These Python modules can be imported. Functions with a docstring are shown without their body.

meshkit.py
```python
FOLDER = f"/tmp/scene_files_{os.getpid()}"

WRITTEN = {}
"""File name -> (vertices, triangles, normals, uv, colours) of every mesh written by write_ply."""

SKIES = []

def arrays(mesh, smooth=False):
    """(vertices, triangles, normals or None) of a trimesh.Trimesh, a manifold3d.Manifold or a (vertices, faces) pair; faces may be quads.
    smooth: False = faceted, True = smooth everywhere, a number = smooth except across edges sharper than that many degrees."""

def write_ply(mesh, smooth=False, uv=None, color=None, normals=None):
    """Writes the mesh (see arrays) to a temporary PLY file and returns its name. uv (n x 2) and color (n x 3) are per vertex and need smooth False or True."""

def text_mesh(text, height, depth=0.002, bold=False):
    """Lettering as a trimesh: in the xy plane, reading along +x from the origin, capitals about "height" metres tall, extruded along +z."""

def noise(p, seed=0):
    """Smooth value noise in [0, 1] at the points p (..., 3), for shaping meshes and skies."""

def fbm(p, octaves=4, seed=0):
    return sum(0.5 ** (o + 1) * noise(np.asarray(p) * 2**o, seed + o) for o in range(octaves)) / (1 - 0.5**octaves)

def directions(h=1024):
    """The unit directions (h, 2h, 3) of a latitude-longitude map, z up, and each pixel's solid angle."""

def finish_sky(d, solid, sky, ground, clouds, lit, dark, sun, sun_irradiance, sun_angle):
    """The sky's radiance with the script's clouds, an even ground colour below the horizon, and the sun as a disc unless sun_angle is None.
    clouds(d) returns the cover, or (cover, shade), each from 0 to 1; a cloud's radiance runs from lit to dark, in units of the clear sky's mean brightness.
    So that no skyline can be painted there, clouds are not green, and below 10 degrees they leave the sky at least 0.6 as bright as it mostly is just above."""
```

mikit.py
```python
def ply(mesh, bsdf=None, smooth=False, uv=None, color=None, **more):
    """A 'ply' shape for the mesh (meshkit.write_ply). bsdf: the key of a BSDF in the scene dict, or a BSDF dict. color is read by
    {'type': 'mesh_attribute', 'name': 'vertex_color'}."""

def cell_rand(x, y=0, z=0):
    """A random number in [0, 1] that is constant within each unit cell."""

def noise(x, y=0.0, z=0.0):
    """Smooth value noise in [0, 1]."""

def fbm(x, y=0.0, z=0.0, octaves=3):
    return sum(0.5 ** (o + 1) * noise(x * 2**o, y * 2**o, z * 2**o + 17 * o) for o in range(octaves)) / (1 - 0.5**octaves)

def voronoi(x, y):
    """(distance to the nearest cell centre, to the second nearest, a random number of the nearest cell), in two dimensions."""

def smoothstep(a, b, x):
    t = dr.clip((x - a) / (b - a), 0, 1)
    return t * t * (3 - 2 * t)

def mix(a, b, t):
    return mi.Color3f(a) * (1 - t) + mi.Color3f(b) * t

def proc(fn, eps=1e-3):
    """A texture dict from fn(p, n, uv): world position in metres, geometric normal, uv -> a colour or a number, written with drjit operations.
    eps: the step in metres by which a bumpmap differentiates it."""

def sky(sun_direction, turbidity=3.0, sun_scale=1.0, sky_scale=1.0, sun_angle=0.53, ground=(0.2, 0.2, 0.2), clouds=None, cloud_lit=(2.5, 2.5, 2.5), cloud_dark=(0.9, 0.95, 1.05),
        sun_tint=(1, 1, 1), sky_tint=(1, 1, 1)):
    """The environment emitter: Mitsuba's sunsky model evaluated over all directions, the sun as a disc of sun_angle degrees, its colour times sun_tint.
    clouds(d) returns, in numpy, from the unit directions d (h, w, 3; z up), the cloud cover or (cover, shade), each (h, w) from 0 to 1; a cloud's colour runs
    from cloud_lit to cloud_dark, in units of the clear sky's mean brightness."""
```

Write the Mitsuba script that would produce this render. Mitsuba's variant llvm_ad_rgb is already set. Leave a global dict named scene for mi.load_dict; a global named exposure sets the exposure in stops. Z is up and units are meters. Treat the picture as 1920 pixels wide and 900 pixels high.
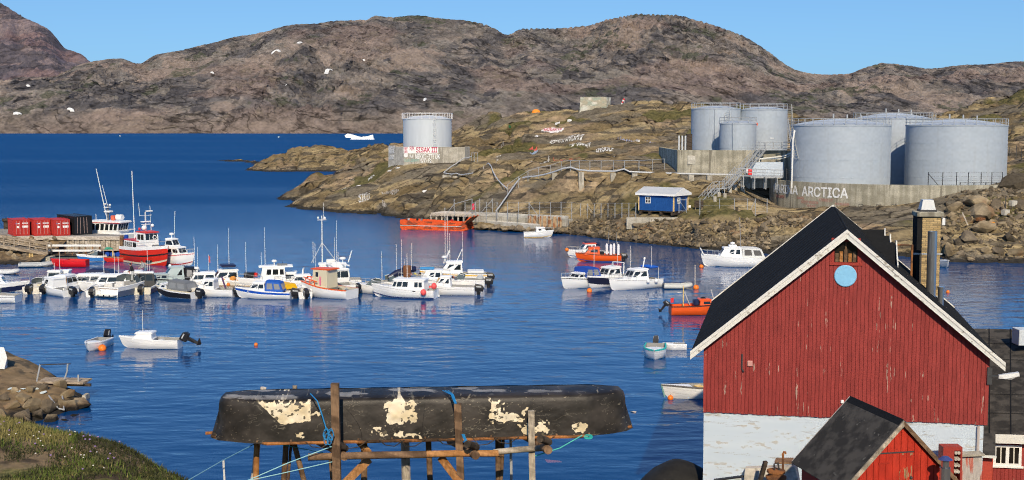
import math, random
import numpy as np, trimesh, mitsuba as mi, drjit as dr
import mikit, meshkit
from mikit import fbm, noise, voronoi, smoothstep, mix, proc, cell_rand
from scipy.interpolate import RBFInterpolator, RegularGridInterpolator, PchipInterpolator
from scipy.ndimage import gaussian_filter
T = mi.ScalarTransform4f
scene, labels = {}, {}

# ---------------------------------------------------------------- camera, daylight, exposure
FOCAL, EYE, PITCH = 2400.0, 16.3, math.atan(219 / 2400.0)      # focal length of a 1920 px wide frame, eye above the water
scene['camera'] = {'type': 'perspective', 'fov': math.degrees(2 * math.atan(960 / FOCAL)), 'fov_axis': 'x', 'near_clip': 0.5, 'far_clip': 40000.0,
                   'to_world': T().look_at(origin=[0, 0, EYE], target=[0, 100 * math.cos(PITCH), EYE - 100 * math.sin(PITCH)], up=[0, 0, 1])}
SUN = (0.05, -1.0, 0.62)
scene['daylight'] = mikit.sky(SUN, turbidity=2.6, sky_scale=0.80, sky_tint=(0.72, 1.06, 1.48), sun_tint=(0.94, 1.0, 1.09))
exposure = 1.72

# ---------------------------------------------------------------- survey: points of the place, read off by bearing and range
cP, sP = math.cos(PITCH), math.sin(PITCH)
def ray(px, py):
    a, b = (px - 960) / FOCAL, (450 - py) / FOCAL
    return np.array([a, cP + b * sP, -sP + b * cP])
def G(px, py, z=0.0):
    r = ray(px, py); t = (z - EYE) / r[2]
    return np.array([r[0] * t, r[1] * t, z])
def D(px, py, d):
    r = ray(px, py); t = d / r[1]
    return np.array([r[0] * t, d, EYE + r[2] * t])
def mpp(d): return d / FOCAL

# ---------------------------------------------------------------- scene helpers
def numbered(name):
    if name not in scene and name not in labels: return name
    k = 1
    while f'{name}_{k:03d}' in scene or f'{name}_{k:03d}' in labels: k += 1
    return f'{name}_{k:03d}'
_next = {}
def fresh(name):
    k = _next.get(name, 0); _next[name] = k + 1
    return name if k == 0 else f'{name}_{k:03d}'
def thing(name, label, cat, group=None):
    key = fresh(name); labels[key] = {'label': label, 'category': cat}
    if group: labels[key]['group'] = group
    return key
def put(key, mesh, m, smooth=False, **kw):
    scene[key] = mikit.ply(mesh, m, smooth=smooth, **kw); return key
def part(holder, name, mesh, m, smooth=False, label=None, kind=None, **kw):
    key = fresh(f'{holder}__{name}'); put(key, mesh, m, smooth, **kw)
    if label or kind:
        labels[key] = {}
        if label: labels[key]['label'] = label
        if kind: labels[key]['kind'] = kind
    return key
def single(name, mesh, m, label, cat, group=None, smooth=False):
    return put(thing(name, label, cat, group), mesh, m, smooth)
def struct(name, mesh, m, smooth=False, label=None, cat=None, **kw):
    key = fresh(name); put(key, mesh, m, smooth, **kw)
    labels[key] = {'kind': 'structure'}
    if label: labels[key]['label'] = label
    if cat: labels[key]['category'] = cat
    return key

# ---------------------------------------------------------------- mesh helpers
def M(v, f): 
    f = np.asarray(f, int)
    if f.ndim == 2 and f.shape[1] == 4: f = np.vstack([f[:, [0, 1, 2]], f[:, [0, 2, 3]]])
    return trimesh.Trimesh(np.asarray(v, float), f, process=False)
def cat(*ms):
    ms = [m for x in ms for m in (x if isinstance(x, (list, tuple)) else [x])]
    vs, fs, n = [], [], 0
    for m in ms:
        vs.append(np.asarray(m.vertices)); fs.append(np.asarray(m.faces) + n); n += len(m.vertices)
    return M(np.vstack(vs), np.vstack(fs))
BF = np.array([[0, 3, 2, 1], [4, 5, 6, 7], [0, 1, 5, 4], [1, 2, 6, 5], [2, 3, 7, 6], [3, 0, 4, 7]])
def hexa(b, t): return M(np.vstack([b, t]), BF)               # 4 bottom points counter-clockwise, 4 top points
def box(x0, x1, y0, y1, z0, z1):
    q = lambda z: [[x0, y0, z], [x1, y0, z], [x1, y1, z], [x0, y1, z]]
    return hexa(q(z0), q(z1))
def cham(x0, x1, y0, y1, z0, z1, c=0.02):                       # a box with chamfered edges
    p = []
    for x, sx in ((x0, 1), (x1, -1)):
        for y, sy in ((y0, 1), (y1, -1)):
            for z, sz in ((z0, 1), (z1, -1)):
                p += [[x, y + sy * c, z + sz * c], [x + sx * c, y, z + sz * c], [x + sx * c, y + sy * c, z]]
    return hull(p)
def frame(a, b, up=(0, 0, 1)):
    a, b = np.asarray(a, float), np.asarray(b, float); w = b - a; L = np.linalg.norm(w); w = w / L
    u = np.cross(w, up)
    if np.linalg.norm(u) < 1e-6: u = np.cross(w, [1, 0, 0])
    u /= np.linalg.norm(u); return a, w, u, np.cross(u, w), L
def bar(a, b, w, h=None, up=(0, 0, 1)):                          # rectangular bar from a to b
    a, t, u, v, L = frame(a, b, up); h = h or w
    q = [a + s * u * w / 2 + r * v * h / 2 for s, r in ((-1, -1), (-1, 1), (1, 1), (1, -1))]
    return hexa(q, [x + t * L for x in q])
def tube(pts, r, n=6, cap=True):
    p = np.asarray(pts, float); t = np.gradient(p, axis=0); t /= np.linalg.norm(t, axis=1, keepdims=True) + 1e-12
    ref = np.where(np.abs(t[:, 2:]) < 0.9, [0, 0, 1.0], [1.0, 0, 0])
    a = np.cross(t, ref); a /= np.linalg.norm(a, axis=1, keepdims=True); b = np.cross(t, a)
    ang = np.arange(n) * 2 * math.pi / n; R = np.broadcast_to(np.asarray(r, float), (len(p),))
    v = (p[:, None] + R[:, None, None] * (np.cos(ang)[None, :, None] * a[:, None] + np.sin(ang)[None, :, None] * b[:, None])).reshape(-1, 3)
    i, j = np.meshgrid(np.arange(len(p) - 1), np.arange(n), indexing='ij')
    q = np.stack([i * n + j, (i + 1) * n + j, (i + 1) * n + (j + 1) % n, i * n + (j + 1) % n], -1).reshape(-1, 4)
    m = M(v, q)
    if cap:
        c = len(p) * n; v = np.vstack([v, p[0], p[-1]]); k = np.arange(n)
        e = np.vstack([np.stack([k, (k + 1) % n, k * 0 + c], 1)[:, [0, 1, 2]], np.stack([(k + 1) % n + c - n, k + c - n, k * 0 + c + 1], 1)])
        m = M(v, np.vstack([m.faces, e]))
    return m
def hull(p): 
    h = trimesh.convex.convex_hull(np.asarray(p, float)); return M(h.vertices, h.faces)
def ball(c, r, n=2, s=(1, 1, 1)):
    b = trimesh.creation.icosphere(subdivisions=n, radius=1.0); return M(b.vertices * np.asarray(s) * r + np.asarray(c), b.faces)
def lathe(prof, n=24, c=(0, 0, 0)):                              # profile of (radius, z)
    prof = np.asarray(prof, float); a = np.arange(n) * 2 * math.pi / n
    v = np.stack([prof[:, :1] * np.cos(a), prof[:, :1] * np.sin(a), np.repeat(prof[:, 1:], n, 1)], -1).reshape(-1, 3) + np.asarray(c, float)
    i, j = np.meshgrid(np.arange(len(prof) - 1), np.arange(n), indexing='ij')
    return M(v, np.stack([i * n + j, i * n + (j + 1) % n, (i + 1) * n + (j + 1) % n, (i + 1) * n + j], -1).reshape(-1, 4))
def prism(poly, z0, z1):                                         # polygon in xy (convex or star about its centre), extruded
    p = np.asarray(poly, float); n = len(p); k = np.arange(n); c = p.mean(0)
    v = np.vstack([np.c_[p, np.full(n, z0)], np.c_[p, np.full(n, z1)], [[*c, z0], [*c, z1]]])
    f = np.vstack([np.stack([k, (k + 1) % n, (k + 1) % n + n], 1), np.stack([k, (k + 1) % n + n, k + n], 1),
                   np.stack([(k + 1) % n, k, k * 0 + 2 * n], 1), np.stack([k + n, (k + 1) % n + n, k * 0 + 2 * n + 1], 1)])
    return M(v, f)
def place(m, x=0, y=0, z=0, rz=0, s=1.0):
    c, n = math.cos(rz), math.sin(rz)
    v = np.asarray(m.vertices) * s
    return M(np.stack([v[:, 0] * c - v[:, 1] * n + x, v[:, 0] * n + v[:, 1] * c + y, v[:, 2] + z], 1), m.faces)
def basis(m, o, ex, ey, ez):
    v = np.asarray(m.vertices); return M(np.asarray(o) + v[:, :1] * np.asarray(ex) + v[:, 1:2] * np.asarray(ey) + v[:, 2:] * np.asarray(ez), m.faces)
def slab(quad, t):                                              # a quad (4 points) thickened along its normal
    q = np.asarray(quad, float); n = np.cross(q[1] - q[0], q[3] - q[0]); n /= np.linalg.norm(n)
    return hexa(q, q + n * t)
def quadpt(q, u, v):
    q = np.asarray(q, float); return (q[0] * (1 - u) + q[1] * u) * (1 - v) + (q[3] * (1 - u) + q[2] * u) * v
def pane(q, u0, u1, v0, v1, t, lift=0.0):                        # a thin plate on part of a quad face, proud of it by t
    q = np.asarray(q, float); n = np.cross(q[1] - q[0], q[3] - q[0]); n /= np.linalg.norm(n)
    p = np.array([quadpt(q, u0, v0), quadpt(q, u1, v0), quadpt(q, u1, v1), quadpt(q, u0, v1)])
    return hexa(p + n * (lift - 0.01), p + n * (lift + t))
def grid_mesh(X, Y, Z):
    h, w = Z.shape; i, j = np.meshgrid(np.arange(h - 1), np.arange(w - 1), indexing='ij'); a = i * w + j
    return M(np.stack([X, Y, Z], -1).reshape(-1, 3), np.stack([a, a + 1, a + w + 1, a + w], -1).reshape(-1, 4))
def rock(rng, s, flat=0.75, n=14):
    p = rng.normal(size=(n, 3)); p /= np.linalg.norm(p, axis=1, keepdims=True); p *= rng.uniform(0.72, 1.0, (n, 1))
    p *= np.array([rng.uniform(.8, 1.25), rng.uniform(.75, 1.1), flat * rng.uniform(.8, 1.2)]) * s / 2
    a = rng.uniform(0, 6.28); c, k = math.cos(a), math.sin(a)
    p = np.stack([p[:, 0] * c - p[:, 1] * k, p[:, 0] * k + p[:, 1] * c, p[:, 2] + p[:, 0] * rng.uniform(-.3, .3)], 1)
    return hull(p)

# ---------------------------------------------------------------- materials
def mat(key, col, rough=0.5, spec=0.4, metal=0.0, **kw):
    scene[key] = {'type': 'twosided', 'b': {'type': 'principled', 'base_color': {'type': 'rgb', 'value': list(col)} if isinstance(col, (tuple, list)) else proc(col), 'roughness': rough, 'specular': spec, 'metallic': metal, **kw}}
    return key
def bumped(key, col, h, scale, rough=0.8, eps=0.02, spec=0.3, metal=0.0):
    scene[key] = {'type': 'twosided', 'b': {'type': 'bumpmap', 'scale': scale, 'arbitrary': proc(h, eps), 'b': {'type': 'principled', 'base_color': {'type': 'rgb', 'value': list(col)} if isinstance(col, (tuple, list)) else proc(col), 'roughness': rough, 'specular': spec, 'metallic': metal}}}
    return key
_pc = {}
def P(r, g, b, rough=0.4):                                      # plain paint or plastic of one colour
    k = (r, g, b, rough)
    if k not in _pc: _pc[k] = mat(f'coat_{len(_pc)}', (r, g, b), rough)
    return _pc[k]
# ================================================================ the sea
def wave_h(p, n, uv):
    x, y = p.x + 1.2 * noise(p.x * .2, p.y * .3, 4.0), p.y
    patch = smoothstep(.35, .65, fbm(p.x * .012, p.y * .02, 7.0, 3))
    fine = .6 * fbm(x * .8 + y * .15, y * 1.9 - x * .15, 1.0, 3) + .9 * fbm(x * .38 - y * .08, y * .75 + x * .06, 11.0, 2)
    swell = fbm(x * .12, y * .28, 2.0, 2)
    open_ = smoothstep(150, 300, y - .6 * x)
    return fine * (.024 + .026 * patch + .050 * open_) + swell * (.04 + .1 * open_)
def sea_rough(p, n, uv): return .06 + .49 * smoothstep(150, 420, p.y - .5 * p.x + 60 * noise(p.x * .02, p.y * .01, 3.0)) * (.62 + .76 * fbm(p.x * .004, p.y * .022, 5.0, 4))
scene['sea_water'] = {'type': 'bumpmap', 'scale': 1.0, 'arbitrary': proc(wave_h, 0.04), 'b': {'type': 'principled', 'base_color': {'type': 'rgb', 'value': [.0003, .042, .152]}, 'roughness': proc(sea_rough), 'eta': 1.333}}
gx = np.concatenate([-np.geomspace(9000, 200, 30), np.linspace(-190, 190, 60), np.geomspace(200, 9000, 30)])
gy = np.concatenate([np.linspace(-300, 300, 80), np.geomspace(310, 12000, 40)])
X, Y = np.meshgrid(gx, gy); struct('sea', grid_mesh(X, Y, X * 0), 'sea_water')

# ================================================================ the far shore
def ridged(q, o=4, seed=0): 
    out, a, tot = 0, 1.0, 0
    for k in range(o):
        out = out + a * (1 - np.abs(2 * meshkit.noise(q * 2 ** k, seed + k) - 1)); tot += a; a *= .5
    return out / tot
def worley(x, y, seed=0):
    """Distances to the nearest and second nearest of scattered points, and a random number of the nearest."""
    x, y = np.asarray(x, float), np.asarray(y, float); cx, cy = np.floor(x), np.floor(y)
    d1, d2, h = np.full(x.shape, 9.0), np.full(x.shape, 9.0), np.zeros(x.shape)
    def rnd(a, b, k):
        v = np.sin(a * 127.1 + b * 311.7 + k * 74.7 + seed * 19.19) * 43758.5453; return v - np.floor(v)
    for a in (-1, 0, 1):
        for b in (-1, 0, 1):
            X, Y = cx + a, cy + b; d = np.hypot(X + rnd(X, Y, 1) - x, Y + rnd(X, Y, 2) - y)
            near = d < d1; d2 = np.where(near, d1, np.minimum(d2, d)); h = np.where(near, rnd(X, Y, 3), h); d1 = np.where(near, d, d1)
    return d1, d2, h
def massif(sky, b0, b1, nb, d0, d1, nr, seed, amp, shore_cliff, crest):
    """A hillside that rises from its shore at range d0 to a crest near d1; its crest line is surveyed as bearings."""
    s = np.array(sky, float); col = PchipInterpolator(s[:, 0], s[:, 1])
    b = np.linspace(b0, b1, nb); t = np.linspace(-.02, 1.3, nr); B, Tt = np.meshgrid(b, t)
    wob = 1 + .05 * (meshkit.fbm(np.stack([b * .004, b * 0, b * 0], -1), 4, seed + 3) - .5)
    d = d0 * wob + (d1 - d0) * Tt; X, Y = (B - 960) / FOCAL * d, d
    q = np.stack([X, Y, X * 0], -1)
    wq = q + 260 * np.stack([meshkit.fbm(q / 700, 3, seed + 11) - .5, meshkit.fbm(q / 700, 3, seed + 12) - .5, X * 0], -1)
    base = shore_cliff * np.clip(Tt / .035, 0, 1) ** .7 + (1 - shore_cliff) * np.clip(Tt, 0, 1) ** 1.05
    base = np.where(Tt > 1, 1 - (Tt - 1) * 1.6, base)
    big = ridged(wq / 620, 5, seed) - .6; mid = ridged(wq * [1, .7, 1] / 150, 4, seed + 5) - .6; sm = ridged(wq / 45, 3, seed + 8) - .6
    env = np.clip(Tt / .1, 0, 1) * (.35 + .65 * np.clip(1.15 - Tt, 0, 1))
    H = crest * base + env * (amp * big + amp * .38 * mid + amp * .13 * sm)
    craggy = np.clip((meshkit.fbm(wq / 330, 4, seed + 40) - .42) * 6, 0, 1)
    d1, d2, hs = worley(wq[..., 0] / 55 + .3 * sm, wq[..., 1] / 80, seed + 1); H += np.clip(Tt / .03, 0, 1) * craggy * (24 * np.sqrt(np.clip(1 - d1, 0, 1)) * (.4 + hs) - 10)
    d1, d2, hs = worley(wq[..., 0] / 19, wq[..., 1] / 30, seed + 2); H += np.clip(Tt / .02, 0, 1) * (.3 + .7 * craggy) * (13 * (1 - d1) * (.3 + hs) - 5)
    H += np.clip(Tt / .03, 0, 1) * 26 * (ridged(np.stack([wq[..., 0] * .8 + wq[..., 1] * .25, wq[..., 1] * .22, X * 0], -1) / 70, 3, seed + 21) - .6) * np.clip(Tt * 4, 0, 1)
    H += np.clip(Tt / .02, 0, 1) * 10 * (ridged(q / 26, 3, seed + 20) - .5)
    want = (231 - col(b)) / FOCAL
    for _ in range(2):
        have = ((H - EYE) / d).max(0); k = want / np.maximum(have, 1e-4)
        H = np.where(Tt > .03, H * (1 + (gaussian_filter(k, 1.5) - 1)[None] * np.clip(Tt * 1.6, 0, 1)), H)
    H += np.clip(Tt / .05, 0, 1) * ((.012 * crest) * (meshkit.fbm(q / 60, 3, seed + 30) - .5) + .010 * crest * (ridged(q / 25, 2, seed + 33) - .6))
    H = np.where(Tt < 0, -6, H)
    return X, Y, H
def land_h(X, Y, H):
    from scipy.spatial import cKDTree
    tree = cKDTree(np.c_[X.ravel(), Y.ravel()]); Hf = H.ravel()
    def f(x, y):
        d, i = tree.query(np.c_[np.ravel(x), np.ravel(y)], 3); w = 1 / (d + 1e-3)
        return (Hf[i] * w).sum(1) / w.sum(1)
    return f
SKY = [(-500, 150), (-150, 160), (0, 152), (40, 147), (100, 146), (160, 122), (200, 114), (232, 112), (265, 121), (300, 104), (330, 99), (400, 83), (450, 71), (500, 62), (560, 48), (600, 47), (640, 41), (690, 41), (705, 33),
       (730, 35), (780, 32), (830, 38), (880, 42), (920, 53), (952, 67), (980, 57), (1040, 56), (1100, 51), (1140, 39), (1200, 30), (1260, 32), (1310, 43), (1370, 62), (1400, 76), (1440, 101), (1490, 134), (1540, 142), (1580, 142),
       (1620, 128), (1650, 121), (1700, 126), (1740, 131), (1800, 124), (1850, 122), (1890, 118), (1920, 117), (2150, 105), (2450, 140)]
FAR = massif(SKY, -420, 2380, 1300, 2059, 3300, 380, 3, 62, .085, 285)
def far_rock(p, n, uv):
    x, y, z = p.x * .001, p.y * .0005, p.z * .001
    wx, wz = x + .12 * (fbm(x * 6, y * 6, z * 6, 3) - .5), z + .06 * (fbm(x * 7 + 3, y * 6, z * 9, 3) - .5)
    rib = wx * .8 + wz * 1.2
    fine = fbm(x * 95, y * 50, z * 120, 3)
    grit = noise(x * 330, y * 120, z * 420)
    mid = fbm(wx * 24, y * 16, wz * 30, 4)
    streak = fbm(rib * 45, y * 8, wz * 20 - wx * 8, 4)
    zone = fbm(wx * 11, y * 9, wz * 13, 5)
    gully = fbm(rib * 17 + .6 * zone, y * 6, wz * 3, 4)
    scree = smoothstep(.54, .60, .55 * zone + .45 * gully)
    crag = smoothstep(.53, .47, zone + .14 * (streak - .5))
    c = mix((.160, .138, .128), (.255, .212, .182), smoothstep(.43, .57, mid))
    c = mix(c, (.215, .20, .175), smoothstep(.53, .60, fbm(wx * 20 + 9, y * 10, wz * 27, 4)) * .5)
    c = mix(c, (.285, .218, .178), scree)
    c = mix(c, (.124, .116, .122), crag * smoothstep(.44, .52, streak) * .9)
    c = mix(c, (.088, .083, .092), crag * smoothstep(.53, .58, fbm(wx * 38 + 5, y * 22, wz * 50, 4)))
    c = mix(c, (.066, .078, .045), smoothstep(.57, .61, fbm(wx * 15 + 3, y * 9, wz * 24 + 2, 5)) * smoothstep(.42, .55, fine) * .8)
    c = mix(c, (.295, .195, .160), smoothstep(.53, .64, fbm(x * 6 - 4, y * 6, z * 10, 3)) * .45)
    c = mix(c, (.275, .205, .158), smoothstep(.045, .012, z + .03 * (mid - .5)) * .6)
    crack = smoothstep(.05, .0, dr.abs(fbm(rib * 40 + 3, y * 12, wz * 46, 4) - .5)) * (.4 + .6 * crag)
    rough = mix(mi.Color3f(.14 + .80 * fine + .48 * grit), mi.Color3f(.50 + .50 * fine + .25 * grit), scree * .8)
    c = mix(c, mi.Color3f(mi.luminance(c)), .28)
    return c * rough * (1 - .65 * crack) * .98
bumped('far_rock', far_rock, lambda p, n, uv: fbm(p.x * .045, p.y * .02, p.z * .06, 4), 26.0, .95, .5, .1)
mtn = struct('mountains', grid_mesh(*FAR), 'far_rock', smooth=False)
PURPLE = [(-700, -40), (-400, -150), (-200, -90), (0, 2), (40, 26), (62, 39), (100, 58), (115, 74), (130, 92), (150, 99), (165, 107), (176, 118), (230, 140), (330, 175), (480, 205)]
def purple_rock(p, n, uv):
    x, y, z = p.x * .001, p.y * .0005, p.z * .001
    w = .25 * fbm(x * 3, y * 3, z * 3, 3); rib = x * .8 - z * .9
    st = fbm(rib * 14 + w, y * 4, (x + z) * 5, 4)
    c = mix((.120, .105, .125), (.205, .165, .170), smoothstep(.40, .60, fbm(x * 5 + w, y * 4, z * 5 + w, 4)))
    c = mix(c, (.205, .140, .140), smoothstep(.52, .64, fbm(x * 4 + w, y * 2, z * 4 + 5, 3)) * .7)
    c = mix(c, (.082, .078, .094), smoothstep(.50, .58, st) * .8)
    crack = smoothstep(.05, .0, dr.abs(fbm(rib * 18, y * 6, z * 12, 3) - .5))
    return c * (.45 + .85 * fbm(x * 34, y * 30, z * 40, 4)) * (1 - .4 * crack)
mat('purple_rock', purple_rock, .95, .1)
struct('far_mountain', grid_mesh(*massif(PURPLE, -650, 460, 420, 5400, 7600, 170, 41, 210, .05, 800)), 'purple_rock')

# old snow lying in hollows of the far hillside
mat('snow', lambda p, n, uv: mi.Color3f(.70, .72, .74) * (.75 + .4 * fbm(p.x * .08, p.y * .08, p.z * .1, 3)), .85, .2)
farh = land_h(FAR[0], FAR[1], gaussian_filter(FAR[2], 3))
def on_far(px, py):
    Yc = FAR[1]; k = int(round((px + 420) / 2800 * 1299)); k = min(max(k, 0), 1299)
    ang = (FAR[2][:, k] - EYE) / Yc[:, k]; want = (231 - py) / FOCAL
    i = int(np.argmax((ang >= want) & (np.arange(len(ang)) > 9))); return np.array([FAR[0][i, k], Yc[i, k]])
rs = np.random.default_rng(12)
for px, py, w, h, tilt in ((38, 213, 26, 9, 0), (137, 209, 30, 6, .1), (58, 163, 13, 4, 0), (402, 139, 14, 4, 0), (522, 97, 24, 7, -.15), (566, 83, 19, 8, -.1), (541, 159, 12, 7, 0), (620, 134, 26, 4, -.2), (684, 115, 14, 4, 0),
                           (797, 187, 12, 5, -.2)):
    c = on_far(px, py); m1 = c[1] / FOCAL; n = 26
    a = np.linspace(0, 2 * math.pi, n, endpoint=False); rad = 1 + .16 * np.sin(2 * a + px) + .10 * np.sin(3 * a + py) + rs.uniform(-.06, .06, n)
    rings = [np.c_[c[0] + np.cos(a) * rad * w * .36 * m1 * k, c[1] + (np.sin(a) * rad * h * .36 * m1 * 2.2 - np.cos(a) * rad * w / 2 * m1 * tilt * 3.0) * k] for k in (.01, .35, .7, 1.0)]
    q = np.vstack(rings); z = farh(q[:, 0], q[:, 1]) + np.repeat([4.0, 3.6, 2.0, -6.0], n)
    i, j = np.meshgrid(np.arange(3), np.arange(n), indexing='ij')
    part(mtn, 'snow_patch', M(np.c_[q, z], np.stack([i * n + j, (i + 1) * n + j, (i + 1) * n + (j + 1) % n, i * n + (j + 1) % n], -1).reshape(-1, 4)), 'snow', True)

# ================================================================ the headland with the tank farm
K = []
def kz(px, py, d): K.append(D(px, py, d))
def kw(x, y, z): K.append(np.array([x, y, z], float))
shore = [(530, 388), (560, 392), (600, 396), (660, 402), (700, 405), (735, 409), (790, 414), (850, 423), (890, 430), (960, 434), (1040, 437), (1080, 441), (1130, 448), (1180, 454), (1240, 459), (1300, 466), (1360, 471), (1430, 475),
         (1500, 478), (1600, 481), (1700, 485), (1770, 490), (1850, 492), (1920, 493), (2050, 497), (2200, 500)]
for p in shore:
    g = G(*p); K.append(g); K.append(g + [0, -5, -2.0]); K.append(g + [0, -14, -3.5])
for p in ((437, 303), (480, 308), (505, 312), (525, 322), (575, 326.5), (622, 325)):
    g = G(*p); K.append(g); K.append(g + [0, -10, -2.5])
for px, py, d in ((440, 302, 575), (458, 300, 550), (480, 298, 535), (500, 293, 500), (540, 288, 465), (580, 277, 470), (620, 279, 460), (655, 282, 440), (680, 270, 440), (705, 265, 440), (735, 270, 432), (760, 274, 425), (800, 268, 420)):
    kz(px, py, d); g = D(px, py, d); kw(g[0] - 6, d + 42, -3)
for px, py, d in ((560, 359, 285), (600, 339, 305), (640, 329, 325), (668, 318, 345)):
    kz(px, py, d); g = D(px, py, d); kw(g[0] - 10, d + 22, -2)
kw(*(G(522, 372)[:2]), -.2); kw(-60, 300, -3); kw(-60, 345, -3); kw(-48, 372, -3); kw(-54, 390, -3); kw(-85, 400, -3)
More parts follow.
